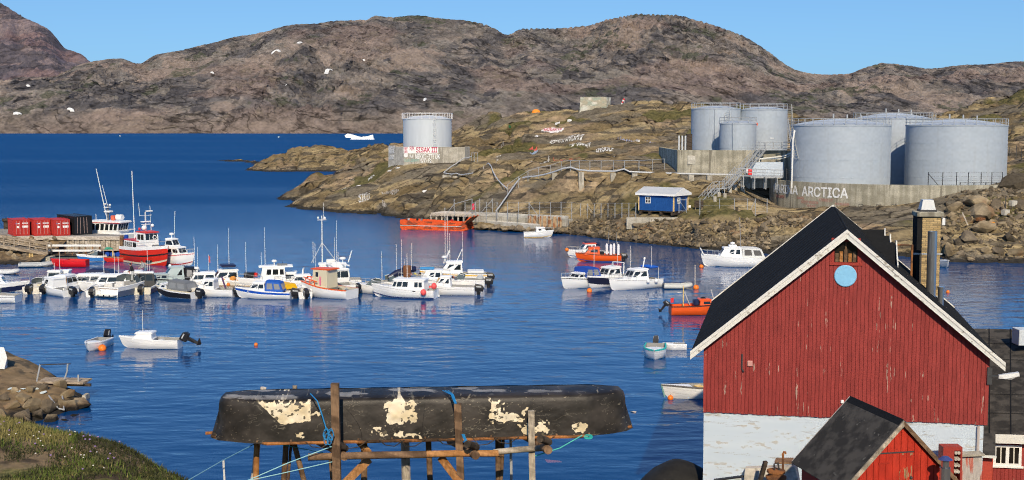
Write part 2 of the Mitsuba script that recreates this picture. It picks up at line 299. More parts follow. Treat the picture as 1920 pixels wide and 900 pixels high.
for px, py, d in ((660, 360, 250), (700, 340, 250), (640, 352, 268), (600, 376, 262), (570, 382, 258), (700, 300, 300), (690, 320, 275), (760, 332, 243), (820, 327, 238), (780, 372, 228), (830, 382, 221), (850, 345, 231), (880, 400, 206), (735, 307, 250), (757, 307, 245), (800, 307, 245), (860, 307, 245), (880, 306, 250), (800, 300, 262), (740, 302, 258), (860, 303, 256), (900, 300, 258), (780, 300, 290), (850, 275, 320),
                  (900, 223, 330), (950, 216, 330), (1000, 211, 325), (1050, 213, 318), (1090, 213, 312), (1150, 205, 318), (1180, 197, 322), (1230, 195, 326), (1280, 203, 330), (1400, 222, 330), (1500, 234, 330), (1600, 242, 330), (1750, 242, 330),
                  (860, 250, 335), (900, 270, 292), (950, 300, 255), (950, 250, 300), (1000, 250, 283), (1050, 280, 256), (1050, 240, 290), (1100, 302, 232), (1150, 260, 265), (1200, 240, 286), (1250, 272, 250), (1250, 302, 221), (1200, 317, 210), (1100, 318, 214), (1040, 334, 204.5), (1062, 333, 202.5), (1090, 333, 200.8), (1120, 335, 200), (1150, 338, 199.3), (1000, 332, 214), (960, 347, 212), (900, 332, 224), (900, 372, 211),
                  (950, 386, 203), (990, 397, 199), (1050, 372, 203), (1100, 365, 201), (1150, 368, 197), (1100, 396, 192), (1050, 402, 194), (1180, 352, 196), (1250, 347, 198), (1300, 342, 201), (1350, 347, 197), (1380, 362, 191), (1420, 372, 188), (1000, 407, 196), (930, 407, 198), (890, 408, 200),
                  (1200, 401, 181), (1250, 401, 181), (1300, 401, 180), (1340, 398, 182), (1400, 397, 181), (1440, 402, 180), (1442, 396, 197), (1435, 399, 188), (1452, 402, 184), (1440, 384, 205), (1200, 390, 186), (1290, 390, 186), (1150, 405, 184),
                  (1070, 414, 190), (1130, 412, 184), (1200, 410, 178), (1300, 409, 175), (1400, 409, 175), (1450, 410, 175),
                  (1480, 402, 181), (1560, 405, 179), (1640, 397, 180), (1700, 388, 181), (1740, 376, 182), (1752, 370, 183), (1772, 360, 183.5), (1800, 351, 184.5), (1840, 349, 185), (1880, 346, 186.5), (1920, 332, 190), (1640, 420, 168), (1700, 425, 165), (1580, 430, 168), (1500, 425, 170), (1790, 422, 167), (1850, 400, 172), (1900, 402, 170), (1920, 452, 158), (1800, 462, 157), (1870, 455, 158), (2050, 380, 172), (2050, 300, 200),
                  (1810, 216, 305), (1860, 196, 305), (1920, 172, 305), (2000, 145, 310), (2200, 120, 320), (1900, 292, 230), (1920, 250, 255), (1950, 215, 275), (1880, 303, 212), (1860, 240, 270), (2100, 250, 240), (1920, 310, 205)):
    kz(px, py, d)
for x, y, z in ((62, 203, 5.6), (50, 197, 5.6), (68, 197, 5.6), (64, 215, 5.6), (74, 206, 5.8), (48, 208, 6.2), (62, 188, 5.4), (32, 214, 8.6), (40, 220, 8.6), (28, 222, 8.8), (36, 206, 8.2), (44, 212, 8.2), (40, 240, 10), (70, 245, 9)): kw(x, y, z)
for x in range(-60, 140, 40): kw(x, 380, 2 if x > -20 else -3); kw(x, 430, -4)
kw(-100, 470, -4); kw(-140, 600, -4); kw(-60, 500, -4); kw(-20, 480, -4); kw(-160, 480, -4); kw(-120, 300, -5); kw(-120, 220, -5)
K = np.array(K); K = K[np.unique(np.round(K[:, :2], 1), axis=0, return_index=True)[1]]
rbf = RBFInterpolator(K[:, :2] / 50, K[:, 2], kernel='linear', smoothing=.01, neighbors=60)
hx, hy = np.arange(-140, 140.1, .62), np.concatenate([np.arange(138, 270, .62), np.arange(270, 600, 1.3)])
HX, HY = np.meshgrid(hx, hy)
HZ = rbf(np.c_[HX.ravel(), HY.ravel()] / 50).reshape(HX.shape)
HZ = gaussian_filter(HZ, 2.0)
q = np.stack([HX * .82 + HY * .57, -HX * .57 + HY * .82, HX * 0], -1)
wq = q + 7 * np.stack([meshkit.fbm(q / 18, 3, 5) - .5, meshkit.fbm(q / 18, 3, 6) - .5, HX * 0], -1)
rough = np.clip((HZ + 1.0) / 2.5, 0, 1)
flat = np.zeros_like(HZ)
def level(x, y, r, soft=4): 
    global flat; flat = np.maximum(flat, np.clip((r + soft - np.hypot(HX - x, HY - y)) / soft, 0, 1))
level(62, 203, 22); level(36, 214, 12); 
for b in (1200, 1250, 1300, 1350, 1420): level(*D(b, 400, 181)[:2], 4)
for b in (900, 960, 1020): level(*D(b, 407, 197)[:2], 3)
level(*D(800, 304, 254)[:2], 11); level(*D(1442, 396, 190)[:2], 5)
crag = (1.7 + 1.2 * (HX < -25)) * (ridged(wq / [30, 10, 1], 4, 7) - .62) + .45 * (ridged(wq / [9, 2.6, 1], 3, 17) - .6)
knob = np.clip((meshkit.fbm(q / 24, 3, 71) - .28) * 4, 0.35, 1.15)
d1, d2, hs = worley(wq[..., 0] / 11, wq[..., 1] / 6.5, 3); crag += knob * (2.8 * np.sqrt(np.clip(1 - d1 * d1, 0, 1)) * (.30 + hs) - 1.45 - 1.4 * np.clip(1 - (d2 - d1) / .13, 0, 1))
d1, d2, hs = worley(wq[..., 0] / 4.2, wq[..., 1] / 2.3, 4); crag += knob * (.95 * np.sqrt(np.clip(1 - d1 * d1, 0, 1)) * (.2 + hs) - .45 - .55 * np.clip(1 - (d2 - d1) / .2, 0, 1))
HZ = HZ + rough * (1 - .9 * flat) * crag + (1 - flat) * rough * .12 * (meshkit.noise(q / [2.2, .9, 1], 23) - .5)
land_z = RegularGridInterpolator((hy, hx), HZ, bounds_error=False, fill_value=0)
def L(x, y): return float(land_z((y, x)))
def on_land(px, py, d0=140, d1=420):                            # where a sight line meets the headland
    d = np.arange(d0, d1, .25); r = ray(px, py); tt = d / r[1]
    hit = np.nonzero(land_z(np.c_[d, r[0] * tt]) >= EYE + r[2] * tt)[0]
    i = hit[0] if len(hit) else len(d) - 1
    return np.array([r[0] * tt[i], d[i], EYE + r[2] * tt[i]])
def land_rock(p, n, uv):
    u, v = p.x * .82 + p.y * .57, -p.x * .57 + p.y * .82
    w = fbm(p.x * .07, p.y * .07, 3.0, 3)
    strata = fbm(u * .07 + w, v * .22 + w * 3, p.z * .5, 4)
    blot = fbm(p.x * .09, p.y * .05, p.z * .15, 4)
    fine = fbm(p.x * 2.0, p.y * 1.2, p.z * 3.0, 3)
    c = mix((.20, .150, .080), (.305, .240, .135), smoothstep(.36, .66, strata))
    c = mix(c, (.33, .245, .165), smoothstep(.52, .66, blot) * .7)
    c = mix(c, (.135, .122, .10), smoothstep(.50, .62, fbm(u * .07 + 4, v * .12, p.z * .3, 4)) * .8)
    c = mix(c, (.06, .052, .042), smoothstep(.54, .62, fbm(u * .16 + 7 + w, v * .42, p.z * .9, 4)) * .8)
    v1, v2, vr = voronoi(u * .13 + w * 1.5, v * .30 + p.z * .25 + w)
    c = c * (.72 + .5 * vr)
    c = mix(c, (.030, .025, .019), smoothstep(.085, .02, v2 - v1 + .05 * (fine - .5)) * smoothstep(.35, .6, fbm(p.x * .06, p.y * .06, 21.0, 2)) * .9)  # rock cracks, deepened with crevice shade put into the colour
    veg = smoothstep(.60, .66, fbm(p.x * .075 + 11, p.y * .06, 2.0, 4)) * smoothstep(3.0, 4.5, p.z + fine)
    c = mix(c, mix((.055, .065, .02), (.14, .115, .045), fine), veg * .9)
    wet = smoothstep(.75, .35, p.z + .5 * (fine - .5))
    c = mix(c, (.03, .028, .024), wet)
    return c * (.24 + 1.12 * fine + .3 * noise(p.x * 6, p.y * 4, p.z * 8))
def land_bump(p, n, uv): return fbm(p.x * 1.1 + p.y * .6, p.y * 1.6, p.z * 2.4, 4)
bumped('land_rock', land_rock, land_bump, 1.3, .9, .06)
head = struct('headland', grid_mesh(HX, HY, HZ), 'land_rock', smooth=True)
# ================================================================ near ground: the slope under the viewpoint, the left point, the barn's bank
NK = []
def nd(px, py, d): NK.append(D(px, py, d))
def nw(*a): NK.append(np.array(a, float))
for px, py, d in ((-260, 760, 36), (-120, 780, 36), (0, 800, 35), (50, 806, 34.6), (100, 814, 34.2), (200, 832, 33), (270, 851, 32), (330, 869, 31.2), (362, 893, 30.2), (0, 900, 27.5), (100, 900, 28), (200, 905, 28.5), (300, 905, 29.4), (-200, 900, 27)): nd(px, py, d)
for x, y, z in ((-12, 12, 12.6), (0, 4, 14.4), (-12, 4, 14.6), (12, 8, 12.8), (-30, 8, 14.5), (-30, 0, 15), (0, -10, 16), (30, -10, 15.5), (-5, 18, 10.6), (4, 18, 9.3), (10, 18, 9.0), (-8.2, 31.5, 6.3), (-6, 27, 7.2), (0, 25, 6.9), (6, 25, 7.0), (0, 32, 4.6), (0, 40, 2.2), (0, 48, .2), (8, 30, 5.0), (10, 44, 1.9), (8, 50, .0), (11, 56, -2.0),
                (-14, 40, 4.2), (-14, 50, 1.0), (-22, 44, 4.0), (-22, 54, 1.0), (-32, 44, 5.0), (-10, 45, 1.5), (-5, 56, -2.5), (-14, 60, -2.5), (20, 44, 2.6), (20, 50, 2.6), (26, 44, 3.0), (26, 54, 2.6), (14, 62, -1), (22, 66, -1), (16, 38, 3.4), (10, 36, 3.6), (22, 34, 4.5), (40, 40, 5), (40, 60, 1.5), (34, 68, -1), (0, 60, -3), (-20, 64, -2), (20, 75, -3), (40, 80, -3)): nw(x, y, z)
NK = np.array(NK); nrbf = RBFInterpolator(NK[:, :2] / 20, NK[:, 2], kernel='linear', smoothing=.003)
nx, ny = np.arange(-42, 44.1, .25), np.arange(-10, 82, .25); NX, NY = np.meshgrid(nx, ny)
NZ = gaussian_filter(nrbf(np.c_[NX.ravel(), NY.ravel()] / 20).reshape(NX.shape), 1.2)
q = np.stack([NX, NY, NX * 0], -1); ns = np.clip((NZ + 1.5) / 2, 0, 1)
NZ = NZ + ns * (.5 * (meshkit.fbm(q / 2.6, 4, 61) - .5) + .7 * (ridged(q / [5, 3, 1], 3, 62) - .62) * np.clip((6.5 - NZ) / 3, .15, 1))
near_z = RegularGridInterpolator((ny, nx), NZ, bounds_error=False, fill_value=-3)
def N_(x, y): return float(near_z((y, x)))
def slope_col(p, n, uv):
    f, g = fbm(p.x * 9, p.y * 9, p.z * 9, 3), fbm(p.x * .5, p.y * .7, 3.0, 4)
    c = mix((.075, .085, .022), (.15, .135, .05), smoothstep(.3, .7, f))
    c = mix(c, (.17, .125, .075), smoothstep(.50, .60, g))
    c = mix(c, (.06, .045, .03), smoothstep(.55, .68, fbm(p.x * 1.3, p.y * 1.6, 8.0, 3)))
    rock_ = mix((.11, .09, .065), (.21, .165, .11), smoothstep(.35, .65, fbm(p.x * .9, p.y * 1.2, p.z * 2, 4)))
    rock_ = mix(rock_, (.02, .018, .014), smoothstep(1.0, .4, p.z + .6 * (f - .5)))
    return mix(rock_, c, smoothstep(5.6, 6.6, p.z + 1.2 * (g - .5))) * (.65 + .6 * f)
bumped('slope_ground', slope_col, lambda p, n, uv: fbm(p.x * 5, p.y * 5, p.z * 5, 3), .12, .95, .02)
struct('hillside', grid_mesh(NX, NY, NZ), 'slope_ground', smooth=True)

# turf on the near bank: blades, low shrubs and flowers
rg = np.random.default_rng(5)
n = 90000; bx, by = rg.uniform(-22, -6.5, n), rg.uniform(25.5, 37, n); bz = near_z(np.c_[by, bx])
dens = meshkit.fbm(np.stack([bx * .5, by * .7, bx * 0 + 3.0], -1), 4, 0)
keep = (bz > 6.4) & (meshkit.fbm(np.stack([bx / 1.3, by / 1.6, bx * 0], -1), 3, 5) < .56 + .12 * rg.random(n)) & (dens < .60); bx, by, bz = bx[keep], by[keep], bz[keep]; n = len(bx)
patch = meshkit.fbm(np.stack([bx / 1.7, by / 2.2, bx * 0], -1), 3, 9)
h = rg.uniform(.06, .17, n) * (.5 + 1.2 * patch); a = rg.uniform(0, 6.283, n); w = rg.uniform(.008, .02, n); ln = rg.uniform(.0, .8, n) * h; b = rg.uniform(0, 6.283, n)
base = np.c_[bx, by, bz - .01]; side = np.c_[np.cos(a) * w, np.sin(a) * w, 0 * w]; top = base + np.c_[np.cos(b) * ln, np.sin(b) * ln, h]
kind = np.digitize(patch + rg.normal(0, .05, n), [.44, .53]); idx = np.arange(n)
def leafy(key, c, tr): scene[key] = {'type': 'twosided', 'b': {'type': 'principled', 'base_color': {'type': 'rgb', 'value': list(c)}, 'roughness': .7, 'specular': .2}}
leafy('grass_green', (.095, .135, .028), .3); leafy('grass_straw', (.21, .19, .07), .3); leafy('shrub_dark', (.045, .05, .02), .2)
def blades(sel): 
    m = int(sel.sum()); v = np.stack([base[sel] - side[sel], base[sel] + side[sel], top[sel]], 1).reshape(-1, 3); return M(v, np.arange(3 * m).reshape(-1, 3))
for k, (m, nm) in enumerate((('shrub_dark', 'turf_shrubs'), ('grass_green', 'turf_grass'), ('grass_straw', 'dry_grass'))):
    key = put(nm, blades(kind == k), m); labels[key] = {'label': ('low dark heath shrubs matted over the near bank', 'short green grass covering the near bank', 'straw coloured dry grass on the near bank')[k], 'category': 'ground cover', 'kind': 'stuff'}
def sprinkle(nm, m, lab, pts, r):
    bl = [ball([x, y, N_(x, y) + z], r, 1, (1, 1, .7)) for x, y, z in pts]; key = put(nm, cat(bl), m); labels[key] = {'label': lab, 'category': 'flowers', 'kind': 'stuff'}
def clus(cx, cy, m, s): return [(cx + rg.normal(0, s), cy + rg.normal(0, s), rg.uniform(.07, .16)) for _ in range(m)]
pw = sum([clus(*D(px, py, d)[:2], 4, .5) for px, py, d in ((165, 865, 30.5), (160, 880, 29.6), (30, 855, 31), (180, 835, 33), (200, 888, 29.5), (100, 862, 30.6))], [])
sprinkle('white_flowers', P(.75, .72, .68, .8), 'tiny white flowers dotted over the near turf', pw, .02)
pp = sum([clus(*D(px, py, d)[:2], 6, .45) for px, py, d in ((120, 860, 31), (170, 875, 29.9), (45, 845, 32), (135, 868, 30.3))], [])
sprinkle('violet_flowers', P(.30, .20, .42, .8), 'tiny violet flowers dotted over the near turf', pp, .026)

# ---- the stony point on the left with its landing plank
PK = []
for px, py, d in ((-60, 645, 83), (0, 661, 81), (20, 663, 81), (40, 676, 80), (70, 696, 78.5), (95, 716, 76.8), (0, 712, 75), (40, 709, 75.6), (70, 718, 75), (0, 740, 72.5), (60, 740, 72.6), (100, 738, 73.2), (120, 728, 74.2), (0, 770, 70), (60, 762, 71), (110, 760, 72), (140, 745, 74), (-60, 760, 70), (-60, 700, 76)): PK.append(D(px, py, d))
for px, py in ((165, 752), (160, 770), (140, 778), (118, 783), (80, 793), (40, 800), (0, 806), (-60, 815)): g = G(px, py); PK += [g + [0, 0, -.25], g + [2.5, -5, -2.5]]
for px, py in ((150, 728), (120, 712), (95, 690), (60, 668), (20, 648), (-60, 635)): g = G(px, py); PK += [g + [0, 2, -1.0], g + [3, 8, -2.8]]
PK = np.array(PK); prbf = RBFInterpolator(PK[:, :2] / 20, PK[:, 2], kernel='linear', smoothing=.003)
kx, ky = np.arange(-46, -20, .22), np.arange(60, 100, .3); KX, KY = np.meshgrid(kx, ky)
KZ = gaussian_filter(prbf(np.c_[KX.ravel(), KY.ravel()] / 20).reshape(KX.shape), 1.0); q = np.stack([KX, KY, KX * 0], -1)
KZ = KZ + np.clip(KZ + .8, 0, 1) * (.3 * (meshkit.fbm(q / 1.6, 4, 64) - .5) + .45 * (ridged(q / [4, 3, 1], 3, 65) - .62))
pt_z = RegularGridInterpolator((ky, kx), KZ, bounds_error=False, fill_value=-3)
def shore_col(p, n, uv):
    f = fbm(p.x * 3, p.y * 3, p.z * 3, 4); b = fbm(p.x * .5, p.y * .5, p.z, 3)
    c = mix(mix((.15, .105, .058), (.24, .17, .095), smoothstep(.35, .65, b)), (.095, .075, .05), smoothstep(.52, .66, fbm(p.x * 1.1, p.y * 1.1, p.z * 2.5, 3)))
    return mix(c, (.025, .022, .018), smoothstep(.55, .2, p.z + .3 * (f - .5))) * (.6 + .75 * f)
bumped('shore_stone', shore_col, lambda p, n, uv: fbm(p.x * 4, p.y * 4, p.z * 4, 4), .10, .9, .02)
def stone_col(p, n, uv):
    i = fbm(p.x * .8, p.y * .8, p.z * .8, 2); f = fbm(p.x * 5, p.y * 5, p.z * 5, 3)
    c = mix(mix((.20, .155, .095), (.34, .27, .175), smoothstep(.35, .65, i)), (.22, .13, .07), smoothstep(.60, .70, fbm(p.x * .45 + 7, p.y * .45, p.z * .45, 2)) * .7)
    return mix(c, (.022, .02, .017), smoothstep(.5, .15, p.z + .25 * (f - .5))) * (.65 + .6 * f)
mat('stone', stone_col, .92, .15)
def stone_dark(p, n, uv):
    f = fbm(p.x * 5, p.y * 5, p.z * 5, 3); i = fbm(p.x * .7, p.y * .7, p.z * .7, 2)
    return mix(mix((.13, .105, .075), (.21, .17, .12), smoothstep(.35, .65, i)), (.02, .018, .015), smoothstep(.5, .15, p.z + .25 * (f - .5))) * (.65 + .6 * f)
mat('stone_brown', stone_dark, .92, .15)
mat('stone_shade', lambda p, n, uv: mi.Color3f(.085, .070, .050) * (.5 + .9 * fbm(p.x * 4, p.y * 4, p.z * 4, 3)), .92, .15)  # darkest of the three stone colours, mixed in at random
point = struct('rocky_point', grid_mesh(KX, KY, KZ), 'shore_stone', smooth=True)
rr = np.random.default_rng(8)
def stones(holder, zf, spots, rng, flatn=.8):
    for x, y, s in spots: part(holder, 'stone', place(rock(rng, s, flatn), x, y, zf(x, y) + s * .12), 'stone' if rng.random() < .7 else 'stone_brown')
pz = lambda x, y: float(pt_z((y, x)))
sp = [(*G(px, py, .5)[:2], s) for px, py, s in ((15, 790, 1.5), (2, 775, 1.2), (42, 772, 1.5), (30, 785, 1.0), (60, 778, 1.3), (78, 782, 1.1), (95, 772, 1.2), (62, 760, 1.5), (45, 752, 1.3), (105, 778, 1.0), (120, 770, 1.4), (88, 758, 1.3), (100, 757, .9), (140, 763, 1.3), (146, 748, 1.6), (155, 760, 1.1), (130, 752, 1.5), (148, 772, 1.0), (118, 752, 1.2), (75, 768, 1.0), (20, 762, 1.0), (8, 755, .8), (30, 745, .7), (80, 742, 1.0), (112, 735, 1.1), (96, 728, .8), (125, 742, 1.0), (60, 745, .9), (157, 745, 1.0), (-15, 780, 1.4), (55, 790, .8), (85, 790, .7), (110, 785, .8), (138, 775, .8))]
stones(point, pz, sp, rr)

# timber
def wood(key, a, b, rough=.85, ang=None):
    def f(p, n, uv):
        g = fbm(p.x * 3 + p.z * 9, p.y * 9, p.z * 1.3, 3); k = fbm(p.x * 30, p.y * 30, p.z * 6, 2)
        return mix(a, b, smoothstep(.3, .7, g)) * (.6 + .8 * k)
    return mat(key, f, rough, .2)
wood('wood_grey', (.24, .205, .16), (.46, .40, .32)); wood('wood_brown', (.10, .062, .038), (.22, .14, .085)); wood('wood_orange', (.30, .13, .04), (.46, .24, .10)); wood('wood_dark', (.035, .028, .022), (.085, .065, .05))
wood('wood_pale', (.34, .30, .25), (.56, .50, .43)); wood('wood_plank', (.22, .17, .12), (.40, .33, .25))
mat('galvanised', (.33, .35, .37), .45, .5); mat('steel', (.55, .56, .58), .22, .5, .9); mat('dark_steel', (.05, .052, .056), .5)
def rust_c(p, n, uv): return mix((.30, .125, .045), (.13, .065, .035), smoothstep(.35, .62, fbm(p.x * 3, p.y * 3, p.z * 3, 3)))
mat('rust', rust_c, .8, .2)
def conc(key, a, b, streak=.5, s=1.0):
    def f(p, n, uv):
        v = fbm((p.x + p.y) * 2.2 * s, (p.x - p.y) * 2.2 * s, p.z * .12 * s, 4); g = fbm(p.x * 1.1 * s, p.y * 1.1 * s, p.z * 1.6 * s, 4); k = fbm(p.x * 14 * s, p.y * 14 * s, p.z * 14 * s, 2)
        c = mix(a, b, smoothstep(.38, .62, g * (1 - streak) + v * streak))
        return mix(c, (.10, .09, .07), smoothstep(.57, .67, v) * streak) * (.75 + .5 * k)
    return mat(key, f, .9, .2)
conc('concrete', (.33, .305, .25), (.47, .44, .38)); conc('concrete_old', (.25, .235, .185), (.43, .405, .33), .7, .6); conc('concrete_clean', (.40, .38, .33), (.52, .50, .45), .25)
pl = thing('landing_plank', 'weathered plank landing jutting over the stones of the left point', 'landing stage')
a, b = D(72, 716, 75), D(158, 718, 74.5)
for k in range(4): part(pl, 'plank', bar(a + [0, .34 * k, 0], b + [.05 * (k % 2), .34 * k, 0], .32, .11), 'wood_plank')
part(pl, 'beam', bar(a + [0, .1, -.14], b + [.35, .1, -.14], .16, .16), 'wood_dark'); part(pl, 'post', bar(b + [-.4, .2, -.05], b + [-.4, .2, .45], .09), 'galvanised')
part(pl, 'footing', hexa([b + [-.55, 0, -2.4], b + [.15, 0, -2.4], b + [.15, .8, -2.4], b + [-.55, .8, -2.4]], [b + [-.15, 0, -.75], b + [.05, 0, -.75], b + [.05, .7, -.75], b + [-.15, .7, -.75]]), 'concrete')
hr = thing('landing_handrail', 'bent grey pipe handrail above the plank landing', 'handrail')
part(hr, 'rail', tube([D(75, 684, 75.6), D(132, 682, 75.2)], .035), 'dark_steel')
part(hr, 'post', tube([D(69, 715, 75.4), D(72, 700, 75.4), D(75, 684, 75.6)], .05), 'galvanised'); part(hr, 'post', tube([D(121, 711, 75.2), D(126, 696, 75.2), D(127, 682, 75.2)], .05), 'galvanised')
lf = thing('fallen_rail', 'grey pipe railing lying down the stones below the landing', 'railing')
part(lf, 'rail', tube([D(78, 724, 74.2), D(108, 764, 71.2)], .045), 'galvanised'); part(lf, 'rail', tube([D(108, 731, 74.2), D(116, 735, 73.8), D(120, 768, 71), D(110, 766, 71)], .045), 'galvanised')
single('white_tarp', hull([D(0, 683, 77) + r_ for r_ in ([-1.5, 0, 0], [.2, .2, 1.0], [.45, 0, .4], [.2, -.2, -.7], [-1.5, -.2, -.7], [-1.5, .4, 1.2], [0.2, .6, -.6])]), P(.68, .70, .72, .6), 'white tarpaulin bundle at the left edge on the rocky point', 'tarpaulin')
bt = thing('beach_litter', 'pale net scraps lying on the rocky point', 'litter')
for k in range(6):
    c = G(20 + 12 * k, 708 + 2 * (k % 2), 1.6); part(bt, 'scrap', place(rock(rr, .5, .25), c[0], c[1], pz(c[0], c[1]) + .05), P(.55, .62, .62, .8))

# ================================================================ the red barn
BA = math.radians(12.03); BO = np.array([11.80, 45.0, 0]); BX = np.array([math.cos(BA), -math.sin(BA), 0]); BY = np.array([math.sin(BA), math.cos(BA), 0]); BZ = np.array([0, 0, 1.0])
def bl(m): return basis(m, BO, BX, BY, BZ)                    # barn coordinates: x along the gable, y into the barn, z up
RZ, EZ, HW, EW, LEN = 12.50, 8.0, 4.93, 5.33, 13.0
sl = (RZ - EZ) / EW
def red_c(p, n, uv):
    i = dr.floor((p.x * BX[0] + p.y * BX[1] + 50) / .1372)
    w = fbm((p.x - p.y) * 14, 3.0, p.z * 1.1, 3); k = noise(p.x * 40, p.y * 40, p.z * 9)
    c = mix((.24, .031, .028), (.30, .044, .039), cell_rand(i, 3) * .6 + .4 * w)
    rare = smoothstep(.55, .85, cell_rand(i, 7))
    bare = smoothstep(.79, .83, fbm((p.x - p.y) * 14, 1.0, p.z * 1.2, 3) + .12 * rare - .04) * smoothstep(.3, .5, k)
    c = mix(c, (.42, .30, .25), bare * .9)
    return c * (.82 + .3 * noise(p.x * 9, p.y * 9, p.z * 2))
mat('barn_red', red_c, .6, .3)
mat('barn_red_plain', (.30, .036, .026), .6, .3)
def felt_c(p, n, uv): return mix((.0085, .0095, .0115), (.016, .017, .019), fbm(p.x * 1.5, p.y * 1.5, p.z * 1.5, 3)) * (.8 + .4 * noise(p.x * 20, p.y * 20, p.z * 20))
mat('roof_felt', felt_c, .85, .15)
def felt_old_c(p, n, uv):
    f = fbm(p.x * 3, p.y * 3, p.z * 3, 4); c = mix((.036, .034, .032), (.078, .072, .065), smoothstep(.35, .65, f))
    return mix(c, (.11, .105, .095), smoothstep(.74, .80, fbm(p.x * 7, p.y * 7, p.z * 7, 3)))
mat('roof_felt_old', felt_old_c, .9, .15)
def wwood_c(p, n, uv):
    g = fbm((p.x - p.y) * 1.2 + p.z * .8, (p.z * .9 + p.x * .9) * 3, p.y * .5, 3); k = fbm(p.x * 9, p.y * 9, p.z * 9, 3)
    return mix((.66, .66, .63), (.33, .31, .27), smoothstep(.60, .72, .45 * g + .6 * k)) 
mat('white_boards', wwood_c, .7, .3)
def wall_c(p, n, uv):
    g = fbm(p.x * .7, p.y * .7, p.z * 2.6, 4); k = fbm(p.x * 2.5, p.y * 2.5, p.z * 7, 4); s_ = fbm(p.x * .35 + p.z * 1.2, p.y * .4, p.z * 5, 3)
    c = mix((.47, .56, .66), (.56, .64, .72), g)
    c = mix(c, (.40, .37, .31), smoothstep(.56, .66, fbm(p.x * 4.5, p.y * 4.5, p.z * 9, 5)) * smoothstep(.46, .60, g) * .7)
    return mix(c, (.30, .28, .25), smoothstep(.015, .0, dr.abs(s_ - .5)) * smoothstep(.45, .6, k) * .8)
mat('whitewash', wall_c, .85, .2)
barn = thing('red_barn', 'large red boarded barn with a black roof and white plastered base beside the water', 'barn')
roofz = lambda x: RZ - sl * abs(x)
gw = part(barn, 'gable_wall', bl(M([[-HW, .02, 5.86], [HW, .02, 5.86], [HW, .02, roofz(HW) - .1], [0, .02, RZ - .1], [-HW, .02, roofz(HW) - .1], [-HW, LEN, 5.86], [HW, LEN, 5.86], [HW, LEN, roofz(HW) - .1], [0, LEN, RZ - .1], [-HW, LEN, roofz(HW) - .1]],
    [[0, 1, 2], [0, 2, 4], [2, 3, 4], [6, 5, 9], [6, 9, 7], [7, 9, 8], [5, 0, 4], [5, 4, 9], [1, 6, 7], [1, 7, 2]])), 'barn_red_plain')
nb = 72; bw = 2 * HW / nb; rb = np.random.default_rng(3)
for i in range(nb):
    x0, x1 = -HW + i * bw + .006, -HW + (i + 1) * bw - .006; z0 = 5.80 + rb.uniform(-.02, .015); dp = .028 + rb.uniform(0, .008) + (.009 if i % 2 else 0)
    segs = [(z0, None)]
    if x1 > -.45 and x0 < .45: segs = [(z0, 11.38), (12.2, None)] if abs((x0 + x1) / 2) < .38 else segs
    for za, zb in segs:
        t0, t1 = (roofz(x0) - .12, roofz(x1) - .12) if zb is None else (zb, zb)
        if min(t0, t1) - za < .05: continue
        part(gw, 'board', bl(hexa([[x0, -dp, za], [x1, -dp, za], [x1, .015, za], [x0, .015, za]], [[x0, -dp, t0], [x1, -dp, t1], [x1, .015, t1], [x0, .015, t0]])), 'barn_red')
for k, s in enumerate((-1, 1)):
    a_, b_ = np.array([0, 0, RZ]), np.array([s * EW, 0, EZ]); yy = (-.34, LEN + .3)
    q4 = [[0, yy[0], RZ], [s * EW, yy[0], EZ], [s * EW, yy[1], EZ], [0, yy[1], RZ]]
    if s > 0: q4 = q4[::-1]
    rf = part(barn, 'roof_slope', bl(slab(np.array(q4)[::-1] if True else q4, .07)) , 'roof_felt')
    nrm = np.array([s * sl, 0, 1]) / math.hypot(sl, 1)
    for y in np.arange(.9, LEN, 1.0): part(rf, 'felt_seam', bl(bar(a_ + [s * .02, y, .0] + nrm * .075, b_ + [0, y, 0] + nrm * .075, .06, .012, up=nrm)), 'roof_felt')
    e0, e1 = np.array([0, 0, RZ + .02]), np.array([s * (EW + .06), 0, EZ - .03]); dn = np.array([0, 0, -.0])
    bg = part(barn, 'bargeboard', bl(hexa([[0, -.40, RZ - .22], [e1[0], -.40, EZ - .22], [e1[0], -.355, EZ - .22], [0, -.355, RZ - .22]], [[0, -.40, RZ + .055], [e1[0], -.40, EZ + .05], [e1[0], -.355, EZ + .05], [0, -.355, RZ + .055]])), 'white_boards', label='weathered white bargeboard along the ' + ('left', 'right')[k] + ' rake')
    part(bg, 'trim', bl(hexa([[0, -.44, RZ - .03], [e1[0], -.44, EZ - .035], [e1[0], -.405, EZ - .035], [0, -.405, RZ - .03]], [[0, -.44, RZ + .10], [e1[0], -.44, EZ + .095], [e1[0], -.405, EZ + .095], [0, -.405, RZ + .10]])), 'white_boards')
    part(barn, 'verge_board', bl(hexa([[0, LEN + .3, RZ - .1], [e1[0], LEN + .3, EZ - .1], [e1[0], LEN + .36, EZ - .1], [0, LEN + .36, RZ - .1]], [[0, LEN + .3, RZ + .12], [e1[0], LEN + .3, EZ + .11], [e1[0], LEN + .36, EZ + .11], [0, LEN + .36, RZ + .12]])), 'white_boards')
part(barn, 'base_wall', bl(box(-HW + .03, HW - .12, .05, LEN - .05, .8, 5.86)), 'whitewash')
part(barn, 'downpipe', bl(tube([[HW - .30, -.05, 5.75], [HW - .30, -.05, 2.5]], .05)), P(.45, .40, .38, .6))
wn = part(barn, 'window', bl(cat(box(-.50, -.40, -.055, .02, 11.40, 12.2), box(.40, .50, -.055, .02, 11.40, 12.2), box(-.50, .50, -.06, .02, 12.14, 12.26), box(-.56, .56, -.09, .02, 11.30, 11.40))), 'barn_red_plain')
part(wn, 'pane', bl(box(-.39, .39, -.004, .018, 11.40, 12.14)), mat('window_dark', (.015, .013, .011), .12, .6))
part(wn, 'glazing_bar', bl(box(-.03, .03, -.03, .0, 11.40, 12.14)), 'wood_brown')
